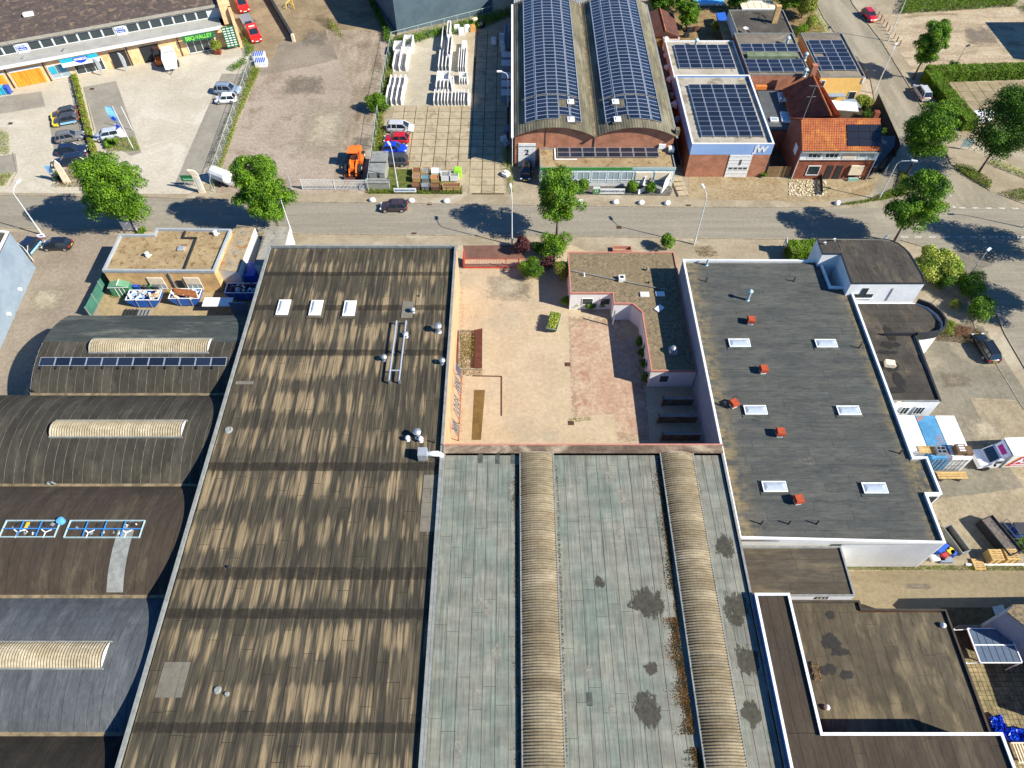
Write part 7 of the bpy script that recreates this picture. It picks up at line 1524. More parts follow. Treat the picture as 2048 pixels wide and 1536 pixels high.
part('side_rail', MB().tube((a[0]-1.2,y0,2.2),(a[0],y0,2.45),.04).tube((a[0]-1.2,y1,2.2),(a[0],y1,2.45),.04).tube((a[0]-1.2,y0,2.2),(a[0]-1.2,y1,2.2),.04), m_white, T, True)
Z_ = 5.5; P = WL([(2012,1225),(2025,1210),(2400,1205),(2500,1500),(2265,1450),(2215,1335),(2060,1262)], Z_); T = thing('right_edge_building', 'grey stone faced building cut by the right edge', 'building', (*W(2100,1280), 0)); walls(T, P, 0, Z_, [m_bluegrey]); part('roof_deck', MB().prism(P, Z_, Z_+.15), m_gravelroof, T, True)
a = W(2000,1228,3.4); part('skylight_panel', MB().obox((a[0]+.1, a[1], 3.4), (.9,1.5,.1), ry=-.7), m_glass_pale, T, True)
q = W(2008,1468); T = scatter('blue_tarp', [(1975,1440),(1995,1435),(2003,1460),(2048,1462),(2100,1485),(2060,1490),(1985,1475)], 900, .7, .5, flat('tarp_blue', (.01,.08,.65), .3), 'crumpled bright blue tarpaulin at the lower right building edge', 'tarpaulin', 5, asp=.9); T['kind'] = 'stuff'
m = MB(); a = W(2030,1500,1.0); [m.box(a[0]+.25*k, a[1]-.9, .9, a[0]+.25*k+.1, a[1]+.5, 1.0) for k in range(6)]; m.box(a[0]-.1,a[1]-1,.9,a[0]+2,a[1]-.9,1.0); m.box(a[0]-.1,a[1]+.5,.9,a[0]+2,a[1]+.6,1.0); solo('slatted_rack', m, m_cream, 'pale slatted rack below the blue tarpaulin', 'rack')
m = MB(); a, b = W(1905,1258), W(1985,1262); m.box(a[0],a[1]-.1,0,b[0]+1,a[1],1.2); solo('grey_wall', m, m_zinc, 'low pale wall at the lane side of the lower right yard', 'wall')
# ================================================================ precast yard
m_pre = M('precast_white', (.74,.73,.70), (.64,.63,.60), scale=1.2, obj=True, fine=.05)
def unitL(px, yt, yb, h, label, foot=1.0, grp='white precast retaining wall units', ang_=0):
    h *= .62; foot *= .5; yt += 3
    a, b = Vector(W(px, yb)), Vector(W(px, yt)); L = (b-a).length; c = (a+b)/2; T = thing('retaining_wall_unit', label, 'precast unit', (*c, 0), ang_, grp)
    m = MB(); ch = min(.5, L*.2)
    m.add([(0,-L/2,0),(0,L/2,0),(0,L/2,h-ch),(0,L/2-ch,h),(0,-L/2+ch*.3,h),(0,-L/2,h-ch*.3)]+[(.12,-L/2,0),(.12,L/2,0),(.12,L/2,h-ch),(.12,L/2-ch,h),(.12,-L/2+ch*.3,h),(.12,-L/2,h-ch*.3)], [tuple(reversed(range(6))), tuple(range(6,12))]+[(k,(k+1)%6,6+(k+1)%6,6+k) for k in range(6)])
    part('stem_wall', m, m_pre, T); part('foot', MB().box(.12,-L/2,0,.12+foot,L/2,.12), m_pre, T); return T
G = []
for nm, xs, yt, yb, h, ft in (('upper left block',(789,801,814),107,143,1.9,.5),('middle left block',(781,790,800,810),154,182,1.7,.4),('lower left block',(775,785,795,805),176,211,1.9,.4),('upper centre block',(879,886,893,900),107,145,2.1,.3),('rear centre block',(885,896),62,105,2.3,.9),('right centre block',(918,922.5,927,931.5),101,145,1.8,.2),('front block',(869,877,884,890,896,904,911,917,923,928,936),184,212,1.8,.25),('inner front block',(873,881,888,896,904),164,184,1.8,.3),('small right block',(919,924,929,934),158,170,1.2,.2)):
    n = len(xs); names = {2:['left','right'],3:['left','middle','right'],4:['leftmost','second from left','third from left','rightmost']}
    for i, x in enumerate(xs):
        pos = names[n][i] if n in names else ('leftmost' if i == 0 else 'rightmost' if i == n-1 else ['','second','third','fourth','fifth','sixth','seventh','eighth','ninth','tenth'][i]+' from left')
        unitL(x, yt, yb, h, 'white precast wall unit, %s of the %s in the slab yard' % (pos, nm), ft)
for i, (x, y, sx, sy, h, l) in enumerate(((798,97,1.6,2.6,1.5,'white precast box left in the far corner of the yard'),(818,90,1.7,3.6,1.7,'taller white precast box at the far left corner of the yard'),(887,152,2.2,2.4,1.0,'white precast box with cut openings in the centre row'),(927,150,1.4,1.4,.9,'small white precast box in the right centre row'),(929,90,.9,2.6,.9,'flat pile of white blocks in the right centre row'),(901,100,.7,6.0,1.9,'long white precast wall end beyond the centre rows'),(899,66,.6,4.2,2.0,'narrow white precast piece near the weeds'),(905,164,.5,2.0,1.2,'white precast stub above the front block'))):
    c = W(x, y+8); T = thing('precast_box', l, 'precast unit', (*c, 0)); part('shell', MB().box(-sx/2,-sy/2,0,-sx/2+.12,sy/2,h).box(sx/2-.12,-sy/2,0,sx/2,sy/2,h).box(-sx/2+.12,-sy/2,0,sx/2-.12,-sy/2+.12,h*.8).box(-sx/2+.12,sy/2-.12,0,sx/2-.12,sy/2,h), m_pre, T); part('base', MB().box(-sx/2+.12,-sy/2+.12,0,sx/2-.12,sy/2-.12,.2 if i != 4 else .85), m_pre, T)
for i, (x, y, mt_, l) in enumerate(((914,62,m_white,'white bag at the weeds in the far yard'),(923,68,m_white,'second white bag by the weeds'),(934,62,m_white2,'pale box by the weeds'),(945,62,flat('ochre_box', (.5,.27,.08), .7),'ochre box by the weeds'),(950,48,m_cream,'cream white cabinet in front of the weeds'),(963,54,m_dark,'dark pallet cage beside the cream cabinet'))):
    c = W(x, y); solo('yard_goods', MB().obox((0,0,.5),(1.0,1.0,1.0)).obox((.1,0,1.04),(.8,.8,.08)), mt_, l, 'goods', None, (*c, 0), .1*i)
# shaded strip: box units, lamp
for i, y in enumerate((118, 135, 160, 176, 194)):
    c = W(1016, y+4); T = thing('container_module', 'pale closed module in the hall shade, number %s from the far end' % ['one','two','three','four','five'][i], 'module', (*c, 0), 0, 'closed modules in the shade of the twin barrel hall'); T['label'] = ['farthest pale module in the shade beside the barrel hall','second pale module in the shade, just behind the lamp head','third pale module in the shade, beside the lamp arm','fourth pale module in the shade behind the lamp post','nearest pale module in the shade beside the lamp post'][i]
    part('body', MB().box(-1.1,-.85,0,1.0,.85,1.2), m_bluegrey, T); part('lid', MB().box(-1.15,-.9,1.2,1.05,.9,1.28), m_white2, T)
for i, (x, y, l) in enumerate(((987,84,'small pale block standing alone in the shade'),(1004,76,'pale block beside the upright beams'),(1004,88,'second pale block beside the upright beams'),(1006,98,'third pale block beside the upright beams'))): c = W(x, y+3); solo('shade_block', MB().obox((0,0,.5),(.85,.9,1.0)).obox((0,0,1.03),(.7,.75,.06)), m_white2, l, 'block', 'pale blocks in the shade', (*c, 0))
for i, x in enumerate((1009,1017,1026)): a, b = W(x, 100), W(x, 52); solo('long_beam', MB().box(-.15,-(b[1]-a[1])/2,.1,.15,(b[1]-a[1])/2,.5).box(-.25,-(b[1]-a[1])/2,0,.25,(b[1]-a[1])/2,.1), m_bluegrey, ['left','middle','right'][i]+' one of three long beams lying in the shade', 'beam', 'long beams in the shade', ((a[0]+b[0])/2, (a[1]+b[1])/2, 0))
scatter('shade_weeds', [(1004,300),(1024,296),(1028,385),(1018,390),(1006,330)], 900, .5, .3, ml_weed, 'weeds along the foot of the barrel hall', seed=12)
for i, (x, y, mt_, l) in enumerate(((1014,262,m_bluegrey,'blue white bag at the wall in the shade'),(1008,282,m_white2,'grey white sack on the weeds by the wall'),(1013,292,m_steel,'steel trestle on the weeds by the wall'),(1012,352,m_white,'white board lying on the grass beside the brick corner'))): c = W(x, y); solo('wall_clutter', MB().obox((0,0,.35),(.9,1.0,.5)).obox((.1,.1,.7),(.5,.5,.25)), mt_, l, 'goods', None, (*c, 0), .3*i)
# ================================================================ front fence goods
m_cob = M('rust_gravel', A(170,120,84), A(120,84,60), scale=6, obj=True, fine=.3, bump=.5)
def crate(x, y, w_, d_, h, mt_, l, top=None, name='display_crate'):
    c = W(x, y); T = thing(name, l, 'crate', (*c, 0), 0, 'display crates at the yard front'); part('side', MB().box(-w_/2,-d_/2,.1,w_/2,-d_/2+.04,h).box(-w_/2,d_/2-.04,.1,w_/2,d_/2,h).box(-w_/2,-d_/2,.1,-w_/2+.04,d_/2,h).box(w_/2-.04,-d_/2,.1,w_/2,d_/2,h), mt_, T); part('filling', MB().box(-w_/2+.04,-d_/2+.04,.1,w_/2-.04,d_/2-.04,h-.12), top or mt_, T); part('leg', MB().box(-w_/2,-d_/2,0,-w_/2+.1,d_/2,.1).box(w_/2-.1,-d_/2,0,w_/2,d_/2,.1), m_pal, T)
crate(834,348,1.2,1.3,.8,m_pal,'crate of ochre and grey boulders at the yard front',m_cob); crate(852,347,1.2,1.5,.7,m_pal,'pale slatted crate behind the blue one',m_zinc); crate(872,350,1.3,1.2,.9,m_white2,'crate of round white boulders',m_white)
crate(835,361,1.4,1.1,.9,m_pal,'pinkish crate of gravel in the front row',M('pink_gravel', A(190,156,132), A(150,120,100), scale=6, obj=True)); crate(852,362,1.2,1.0,.8,m_steel,'crate of blue grey gravel in the front row',flat('blue_gravel', A(110,160,180), .9)); crate(870,362,1.2,1.0,.8,m_pal,'orange gravel crate in the front row',flat('orange_gravel', A(214,140,90), .9))
crate(892,358,1.4,1.3,1.0,m_white,'left of two white concrete bins with black triangle',m_zinc); crate(908,358,1.4,1.3,1.0,m_white,'right of two white concrete bins beside the lime container',m_zinc); crate(833,376,1.2,1.0,.7,m_cob,'brown crate by the white signboard',m_cob); crate(852,377,1.2,1.0,.7,m_steel,'steel crate in the nearest row'); crate(872,378,1.4,1.0,.7,m_cob,'rust crate in the nearest row',m_cob); crate(903,377,2.6,1.0,.7,m_pal,'wide pallet crate in the nearest row',m_cob)
c = W(916,352); solo('lime_container', MB().box(-.55,-.5,0,.55,.5,1.3).box(-.45,-.4,1.3,.45,.4,1.42), flat('lime', (.30,.65,.03), .5), 'lime green container at the right of the display crates', 'container', None, (*c, 0))
def barfence(a, b, h, label, mt_, step=.14, name='bar_fence', posts=3, bars=True):
    A_, B_ = Vector(W(*a)), Vector(W(*b)); L = (B_-A_).length; T = thing(name, label, 'fence', (*((A_+B_)/2), 0), math.atan2((B_-A_).y, (B_-A_).x)); n = max(2, min(290, int(L/step))); me = MB().box(-.035,-.02,.12,.035,.02,h).mesh('bar', mt_)
    if bars:
        for i in range(n): o = link(bpy.data.objects.new('bar', me), T); o.location = (-L/2+L*(i+.5)/n, 0, 0)
    for z in (.1, h-.04): part('rail', MB().box(-L/2,-.03,z,L/2,.03,z+.07), mt_, T)
    for i in range(posts+1): part('post', MB().box(-L/2+L*i/posts-.05,-.05,0,-L/2+L*i/posts+.05,.05,h+.1), mt_, T)
    return T
barfence((822,386),(922,387), 1.0, 'dark low bar fence in front of the display crates', m_dark, .2, posts=7, bars=False)
T = barfence((606,379),(735,380), 1.75, 'long galvanised sliding gate in front of the orange loader', m_white2, .2, 'sliding_gate', 2); part('gate_post', MB().box(-9.6,-.1,0,-9.4,.1,2.4).box(-6.6,-.1,0,-6.4,.1,2.4), m_alu, T); part('beam', MB().box(-9,-.1,.02,9,.1,.16), m_alu, T) if False else None
# concrete block modules by the gate
for x, y, sx, sy, h, l in ((757,368,2.3,5.2,1.9,'tall grey fibre cement shelter beside the slab yard'),(757,381,3.4,1.0,1.3,'low wide concrete block in front of the grey shelter')):
    c = W(x, y); T = thing('concrete_module', l, 'module', (*c, 0), 0); part('body', MB().box(-sx/2,0,0,sx/2,sy,h), M('cement_grey', A(190,188,178), A(172,170,160), obj=True), T); part('lid', MB().box(-sx/2-.06,-.06,h,sx/2+.06,sy+.06,h+.12), m_zinc, T); part('strap', MB().box(-sx/2-.08,sy*.45,h+.12,sx/2+.08,sy*.5,h+.16), m_dark, T)
# signs
def board(px, py, w_, h, z0, label, mt_, rz=0, txt=None, tm=None, ts=.3, th=.06, posts=True, name='signboard', cat='sign', tilt=0):
    c = W(px, py); T = thing(name, label, cat, (*c, 0), rz); part('panel', MB().box(-w_/2,-th/2,z0,w_/2,th/2,z0+h), mt_, T)
    if posts: [part('post', MB().box(s*w_*.4-.04,.04,0,s*w_*.4+.04,.12,z0+h*.8), m_steel, T) for s in (-1,1)]
    if txt: 
        for t_, s_, zz in txt: text(t_, s_, tm or m_black, T, (0,-th/2-.015,z0+h*zz), bold=.008, world=False)
    return T
board(811,388,3.3,.7,.35,'white printed signboard on the grass before the crates',m_white,0,[('BETONPRODUCTEN',.32,.5)],flat('sign_blue_text', (.03,.2,.4), .5))
board(1192,389,1.0,1.3,.1,'white and green square sign in front of the office extension',m_white,0); board(1192,389.6,.85,.75,.25,'green face on the square sign by the office extension',m_grn,0,[('CT',.4,.5)],m_white,posts=False)
board(1222,389,3.9,.9,.15,'long white sign with grey lettering in front of the office extension',m_white,0,[('KEERWANDEN.NL',.5,.5)],flat('sign_grey_text', (.12,.14,.18), .5))
T = board(383,373,2.1,1.0,1.0,'dark green sign on legs at the forecourt exit',MATS['sign_green'],0,[('bamboe',.45,.35)],flat('sign_mint', (.3,.7,.4), .5),th=.08)
c = W(405,385); T = thing('sign_pylon', 'tall cream curved pylon next to the dark green sign', 'sign', (*c, 0), R(5)); m = MB(); m.add([(-.45,-.12,0),(.45,-.12,0),(.45,-.12,3.2),(.1,-.12,3.9),(-.8,-.12,4.1),(-.45,-.12,3.4)]+[(x,.12,z) for x, z in ((-.45,0),(.45,0),(.45,3.2),(.1,3.9),(-.8,4.1),(-.45,3.4))], [tuple(range(6)), tuple(reversed(range(6,12)))]+[(k,6+k,6+(k+1)%6,(k+1)%6) for k in range(6)]); part('body', m, m_cream, T); part('inner_panel', MB().box(-.2,-.16,.4,.3,-.12,2.9), m_white2, T)
c = W(136,367); T = thing('sign_pylon', 'tall cream pylon standing beside the hedge bed at the road', 'sign', (*c, 0), R(12)); m = MB(); m.add([(-.5,-.12,0),(.5,-.12,0),(.42,-.12,3.4),(.1,-.12,4.1),(-.35,-.12,3.4)]+[(x,.12,z) for x, z in ((-.5,0),(.5,0),(.42,3.4),(.1,4.1),(-.35,3.4))], [tuple(range(5)), tuple(reversed(range(5,10)))]+[(k,5+k,5+(k+1)%5,(k+1)%5) for k in range(5)]); part('body', m, m_cream, T)
board(113,363,.8,1.2,1.6,'small pale blue sign on a pole left of the cream pylon',lb_,posts=True)
board(88,480,.9,.6,.5,'small white sign with blue mark at the foot of the left street lamp',m_white,R(20),[('VB',.4,.5)],MATS['logo_blue'])
board(62,520,1.6,2.6,.2,'large white upright board leaning beside the blue grey hall',m_white,R(-35)); board(262,462,2.2,1.4,.2,'white triangular topped board behind the buff office',m_white,R(-10))
board(1768,484,.7,1.0,.2,'small dark A shaped board on the verge',m_bluegrey,R(20)); board(1564,506,1.1,.8,1.6,'small white sign by the clipped hedge',m_white,R(80)); board(1928,300,1.5,1.3,.6,'green and white information board under the trees',m_teal,R(-10)); board(1770,345,.9,1.1,.2,'white board leaning at the house corner',m_white,R(55))
c = W(1296,372); T = thing('white_sculpture', 'white angular concrete display shape between two shrubs', 'sculpture', (*c, 0)); part('ring', MB().tube((-.9,0,.2),(-.7,0,1.8),.25,4).tube((-.7,0,1.8),(.2,.3,2.0),.22,4).tube((-.9,0,.2),(.1,-.2,.3),.22,4), m_white, T); part('block', MB().obox((.4,.3,1.0),(1.0,.8,1.1),.3,ry=.2), m_zinc, T)
c = W(1278,388); T = thing('corner_unit', 'small white V shaped corner unit before the shrubs', 'precast unit', (*c, 0)); part('leaf', MB().obox((.35,.25,.4),(1.3,.1,.8),.6), m_white, T); part('leaf', MB().obox((-.45,.2,.35),(.8,.1,.7),-.6), m_zinc, T)
c = W(1322,387); T = thing('triangular_panel', 'tall white leaning triangular panel at the extension corner', 'panel', (*c, 0)); part('panel', MB().add([(0,0,0),(1.1,1.6,.2),(1.4,1.9,2.6),(.35,.5,2.0),(.06,0,0),(1.16,1.6,.2),(1.46,1.9,2.6),(.41,.5,2.0)], [(0,1,2,3),(7,6,5,4),(0,4,5,1),(1,5,6,2),(2,6,7,3),(3,7,4,0)]), m_white, T); part('block', MB().obox((-.5,.5,.45),(1.2,.9,.9),-.5), m_zinc, T)
# white kerb stones
stone = None
for i, (x, y, l) in enumerate(((745,402,'left of the dark hatchback'),(823,403,'just right of the dark hatchback'),(893,404,'below the display crates'),(1160,406,'half behind the middle tree'),(1231,406,'below the long white sign'),(1282,407,'below the two shrubs'),(1334,408,'near the triangular panel'),(1674,408,'at the tip of the corner verge'))):
    q = W(x, y); lab = 'white rounded kerb stone ' + l
    if stone is None:
        m = MB(); m.lathe((0,0,0), [(.5,0),(.52,.2),(.45,.4),(.25,.52),(.05,.55)], 12); m.v = [(a*1.0, b*.75, c_) for a, b, c_ in m.v]; stone = solo('kerb_boulder', m, m_white, lab, 'boulder', 'white kerb stones along the road', (*q, 0), smooth=True)
    else: dup(stone, (*q, 0), .1*i, lab)
# ================================================================ street lamps
def lamp(px, py, h, arm, dirn, label, grp='street lamps', r=.09, mt_=None):
    c = W(px, py); T = thing('street_lamp', label, 'street lamp', (*c, 0), dirn, grp); mt_ = mt_ or m_lamp
    m = MB(); m.tube((0,0,0),(0,0,1.2),r*1.3,8); m.tube((0,0,1.2),(0,0,h),r,8,r*.6); part('pole', m, mt_, T)
    m = MB(); m.path([(0,0,h),(arm*.25,0,h+.45),(arm,0,h+.75)], r*.55, 6); part('arm', m, mt_, T)
    m = MB(); m.obox((arm+.35,0,h+.78),(.8,.3,.16)); m.obox((arm+.35,0,h+.68),(.6,.22,.06)); part('lamp_head', m, mt_, T); return T
m_lamp = flat('lamp_paint', (.62,.66,.66), .5)
lamp(85,470,7.2,1.3,R(75),'street lamp at the left drive with a small sign at its foot'); lamp(583,465,5.9,1.0,R(100),'street lamp beside the second tree, half behind its crown'); lamp(1024,490,8.0,1.3,R(95),'street lamp between the slab yard and the purple shrub'); lamp(1388,489,8.0,1.2,R(105),'street lamp behind the dark grey hall'); lamp(1757,399,6.3,1.6,R(-15),'street lamp with long arm on the corner verge'); lamp(1776,82,7.6,.9,R(60),'street lamp beside the row of posts on the side street'); lamp(1748,187,7.2,1.0,R(60),'street lamp beside the yellow walled unit'); lamp(1016,214,5.5,1.0,R(180),'white lamp rising from the shade at the twin barrel hall',r=.07,mt_=m_white); lamp(1908,137,3.2,.3,R(30),'short garden lamp behind the hedge',r=.05,mt_=m_dark); lamp(1935,556,4.0,.2,R(40),'low lamp post on the right verge',r=.06); lamp(796,377,6.5,.5,R(120),'lamp post rising between the display crates',r=.09); lamp(2046,455,5.5,1.2,R(180),'street lamp at the right edge of the road')
# ================================================================ fences
def meshfence(pts, h, label, mt_, step=2.5, name='mesh_fence'):
    P = [Vector(W(*p)) for p in pts]; c = sum(P, Vector((0,0)))/len(P); T = thing(name, label, 'fence', (*c, 0)); 
    for a, b in zip(P[:-1], P[1:]):
        L = (b-a).length; n = max(1, int(L/step)); 
        for i in range(n+1): q = a.lerp(b, i/n); part('post', MB().tube((q.x,q.y,0),(q.x,q.y,h),.04,5), mt_, T, True)
        m = MB(); m.tube((*a,h),(*b,h),.03,4); m.tube((*a,.1),(*b,.1),.02,4); part('wire_rail', m, mt_, T, True)
        m = MB(); d = (b-a)/L; k = int(L/.3)
        for i in range(k): q = a+d*(i*.3); m.add([(q.x-d.x*.008,q.y-d.y*.008,.1),(q.x+d.x*.008,q.y+d.y*.008,.1),(q.x+d.x*.008,q.y+d.y*.008,h),(q.x-d.x*.008,q.y-d.y*.008,h)], [(0,1,2,3)])
        part('mesh', m, mt_, T, True, kind='stuff')
    return T
m_fence = flat('fence_galv', (.40,.48,.44), .5); m_gfence = flat('green_wire', (.05,.14,.10), .6)
meshfence([(508,128),(432,352),(428,384)], 1.9, 'wire mesh fence between the forecourt and the gravel yard', m_fence); meshfence([(785,85),(760,215),(738,385)], 2.0, 'wire mesh fence between the gravel yard and the slab yard', m_fence); meshfence([(785,86),(990,32)], 2.0, 'wire mesh fence in front of the dark blue hall', m_fence); meshfence([(150,160),(192,330)], 1.2, 'low dark fence behind the parked row along the hedge', m_dark)
a, b = (536,-6),(588,82); A_, B_ = Vector(W(*a)), Vector(W(*b)); T = thing('timber_barrier', 'dark heavy timber barrier running down from the top edge', 'barrier', (*((A_+B_)/2), 0), math.atan2((B_-A_).y,(B_-A_).x)); L = (B_-A_).length
for i in range(10): part('beam', MB().box(-L/2+L*i/10+.02,-.25,0,-L/2+L*(i+1)/10-.02,.25,1.1), m_dkwood, T)
c = W(588,83); solo('barrier_post', MB().box(-.25,-.25,0,.25,.25,1.3).box(-.2,-.2,1.3,.2,.2,1.4), m_cream, 'pale post at the end of the dark timber barrier', 'post', None, (*c, 0))
# blue crates, yellow hoops
for i, (x, y) in enumerate(((520,117),(524,130))):
    c = W(x, y); T = thing('blue_crate_stack', ['farther','nearer'][i]+' stack of blue and white slatted crates by the fence', 'crate', (*c, 0), R(5)); part('crate', MB().box(-1,-.8,0,1,.8,.9), m_white, T); [part('slat', MB().box(-.9+.36*k,-.75,.9,-.7+.36*k,.75,.96), mb_, T) for k in range(5)]
for i, x in enumerate((578,587)): c = W(x, 14); T = thing('yellow_hoop', ['left','right'][i]+' yellow hoop barrier at the top edge', 'barrier', (*c, 0), R(70+40*i)); m = MB(); m.path([(-.9,0,0),(-.9,0,.7),(-.6,0,1),(.6,0,1),(.9,0,.7),(.9,0,0)], .07, 6); part('hoop', m, m_plate, T)
c = W(655,-2); solo('steel_trolley', MB().box(-1.4,-.1,0,1.4,0,.4).box(-1.4,0,0,-1.3,1.5,.4).box(1.3,0,0,1.4,1.5,.4), m_white, 'white open trolley frame at the top edge in tree shade', 'trolley', None, (*c, 0))
# planter palm
c = W(437,107); T = thing('potted_palm', 'bushy potted palm in a rust red tub at the shop entrance', 'potted plant', (*c, 0)); part('pot', MB().prism([(-.5,-.5),(.5,-.5),(.5,.5),(-.5,.5)],0,.75), M('terracotta', A(170,80,50), A(140,64,44), obj=True), T); rs = np.random.RandomState(2); d = rs.normal(0,1,(500,3)); d[:,2] = np.abs(d[:,2])*.9; d /= np.linalg.norm(d,axis=1)[:,None]; leaves('fronds', d*rs.uniform(.4,1.15,(500,1))*np.array([1,1,1.2])+np.array([0,0,1.2]), d, .5, ml_weed, T, 3, asp=.2)
for i, x in enumerate((0, 9, 18)): c = W(2+x, 188); wheelie(2+x, 189-(i), ['pale cyan bin at the left edge by the wooden doors','middle cyan bin by the wooden doors','dark blue bin by the wooden doors'][i], [flat('cyan_bin', (.05,.45,.6), .5), MATS['cyan_bin'], mb_][i], s=1.3)
# row of wooden posts on side street
for i in range(9):
    x, y = (1752+ (1795-1752)*i/8, 34+(92-34)*i/8); c = W(x+3, y); solo('wooden_post', MB().tube((0,0,0),(0,0,1.0),.1,6).tube((0,0,1.0),(0,0,1.04),.07,6), MATS['rust_brown_panel'] if i % 2 else m_oldwood, 'wooden verge post, ' + ['first from the red car','second from the red car','third from the red car','fourth from the red car','fifth, middle of the row','fourth from the street tree','third from the street tree','second from the street tree','closest to the street tree'][i], 'post', 'wooden posts along the side street', (*c, 0))
# wooden sheds & garden things north of the white unit
SH = [W(1305,28,2.6), W(1352,28,2.6), W(1358,60,2.6), W(1310,64,2.6)]
T = thing('garden_shed', 'red brown roofed garden shed beside the barrel hall', 'shed', (*W(1330,50), 0)); a = W(1318,50,2.2); part('wall', MB().box(a[0]-2,a[1]-4,0,a[0]+3,a[1]+4,2.2), m_oldwood, T, True); m = MB(); m.add([(a[0]-2.2,a[1]-4.2,2.2),(a[0]+.5,a[1]-4.2,3.2),(a[0]+3.2,a[1]-4.2,2.2),(a[0]-2.2,a[1]+4.2,2.2),(a[0]+.5,a[1]+4.2,3.2),(a[0]+3.2,a[1]+4.2,2.2)], [(0,1,4,3),(1,2,5,4),(0,2,1),(3,4,5)]); part('roof', m, M('shed_roof_brown', A(128,82,66), A(104,70,58), scale=1), T, True); part('ridge', MB().tube((a[0]+.5,a[1]-4.2,3.25),(a[0]+.5,a[1]+4.2,3.25),.1,5), m_tile, T, True)
a, b = W(1324,66,1.8), W(1358,79,1.8); T = thing('lean_to', 'low brown felt lean-to with white rim behind the shed', 'lean-to', ((a[0]+b[0])/2,(a[1]+b[1])/2,0)); part('wall', MB().box(a[0],b[1],0,b[0],a[1],1.7), m_oldwood, T, True); part('roof', MB().box(a[0]-.1,b[1]-.1,1.7,b[0]+.1,a[1]+.1,1.8), MATS['brown_plank'], T, True); ring(T, rect(a[0]-.1,b[1]-.1,b[0]+.1,a[1]+.1), .12, 1.8, 1.86, m_white, 'rim')
for i, (x, y, mt_, s, l) in enumerate(((1379,63,m_dark,1.0,'black table on the garden terrace'),(1372,74,m_dark,.8,'dark grill on the garden terrace'),(1392,61,MATS['shed_roof_brown'],1.0,'brown table on the garden terrace'),(1332,78,m_white,.8,'curved white duct by the barrel hall gutter'),(1334,110,m_white,.8,'second curved white duct by the barrel hall'),(1336,134,m_white,.9,'white box in the gap beside the white unit'),(1341,158,m_white,.9,'second white box in the gap beside the brick unit'),(1347,190,m_bluegrey,.9,'blue white box in the dark gap'),(1352,208,m_white,1.2,'long white duct in the dark gap'),(1355,238,m_bluegrey,.9,'lowest pale box in the dark gap'))):
    hgt = 3.4 if x < 1360 and i > 2 else .8; c = W(x, y, hgt if hgt > 1 else 0); T = solo('garden_item' if i < 3 else 'wall_box', MB().obox((0,0,.35),(s*1.1,s,.5)).obox((.05,0,.65),(s*.7,s*.6,.12)), mt_, l, 'furniture' if i < 3 else 'box', None, (*c, hgt-.4 if hgt > 1 else 0), .1*i)
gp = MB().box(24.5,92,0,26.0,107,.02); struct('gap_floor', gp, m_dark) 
for i,(y0,y1) in enumerate(((107.5,121),)): solo('link_roof', MB().box(24.5,y0,2.9,26.2,y1,3.1).box(24.7,y0+.2,3.1,24.9,y1-.2,3.2), M('link_roof_brown', A(120,106,86), A(98,88,72), scale=1.2), 'narrow brown link roof between the barrel hall and the white unit', 'link roof')
T = thing('blue_pool_cover', 'light blue pool cover at the top edge in the gardens', 'pool', (*W(1415,5), 0)); a, b = W(1390,13), W(1440,-12); part('cover', MB().box(a[0],a[1],0,b[0],b[1],.5), flat('pool_blue', (.12,.45,.75), .3), T, True); part('rim', MB().box(a[0]-.2,a[1]-.3,.3,b[0]+.2,a[1],.6), m_teal, T, True)
T = thing('pergola', 'white framed glass pergola roof above the worn grey roof', 'pergola', (*W(1510,12), 0)); a, b = W(1484,18,2.4), W(1546,3,2.4)
for i in range(5): x0 = a[0]+(b[0]-a[0])*i/5; part('glass_panel', MB().box(x0+.05,a[1],2.35,x0+(b[0]-a[0])/5-.05,b[1],2.42), m_cream, T, True)
part('frame', MB().box(a[0],a[1]-.15,2.3,b[0],a[1],2.5).box(a[0],b[1],2.3,b[0],b[1]+.15,2.5), m_white, T, True); [part('post', MB().tube((x,a[1],0),(x,a[1],2.3),.07), m_white, T, True) for x in (a[0],b[0])]
solo('walkway_roof', MB().prism(WL([(1436,42),(1454,42),(1466,80),(1448,80)], 2.2), 2.0, 2.2).prism(WL([(1437,43),(1439,43),(1451,79),(1449,79)], 2.24), 2.2, 2.26), m_oldwood, 'narrow timber walkway roof beside the worn grey roof', 'walkway'); solo('blue_slide', MB().prism(WL([(1432,26),(1450,24),(1456,42),(1436,42)], 1.6), 1.4, 1.6).prism(WL([(1433,28),(1435,28),(1439,41),(1437,41)], 1.66), 1.6, 1.68), flat('slide_blue', (.03,.12,.5), .4), 'blue sheet roof at the head of the timber walkway', 'roof sheet')
# pallets by the brick unit
for i in range(4):
    c = W(1354+3.5*i, 362+8.5*i); pallet(c[0], c[1], 0, ['pale pallet farthest from the road','second pale pallet','third pale pallet','pale pallet nearest the road'][i] + ' beside the slate bed', .05*i, M('bleached_pallet', A(226,206,170,1.5), A(204,184,150,1.5), obj=True, scale=3), 2, (1.5,1.3), 'bleached pallets beside the slate bed')
m = MB(); rs = random.Random(4)
for i in range(420): c = W(rs.uniform(1578,1652), rs.uniform(362,393)); s = rs.uniform(.06,.16); m.obox((*c, s*.4), (s*1.6, s, s), rs.uniform(0,3))
o = part('stone_heap', m, m_cream, None, kind='stuff'); o['label'] = 'pale stone chippings in the front garden of the corner house'; o['category'] = 'stones'
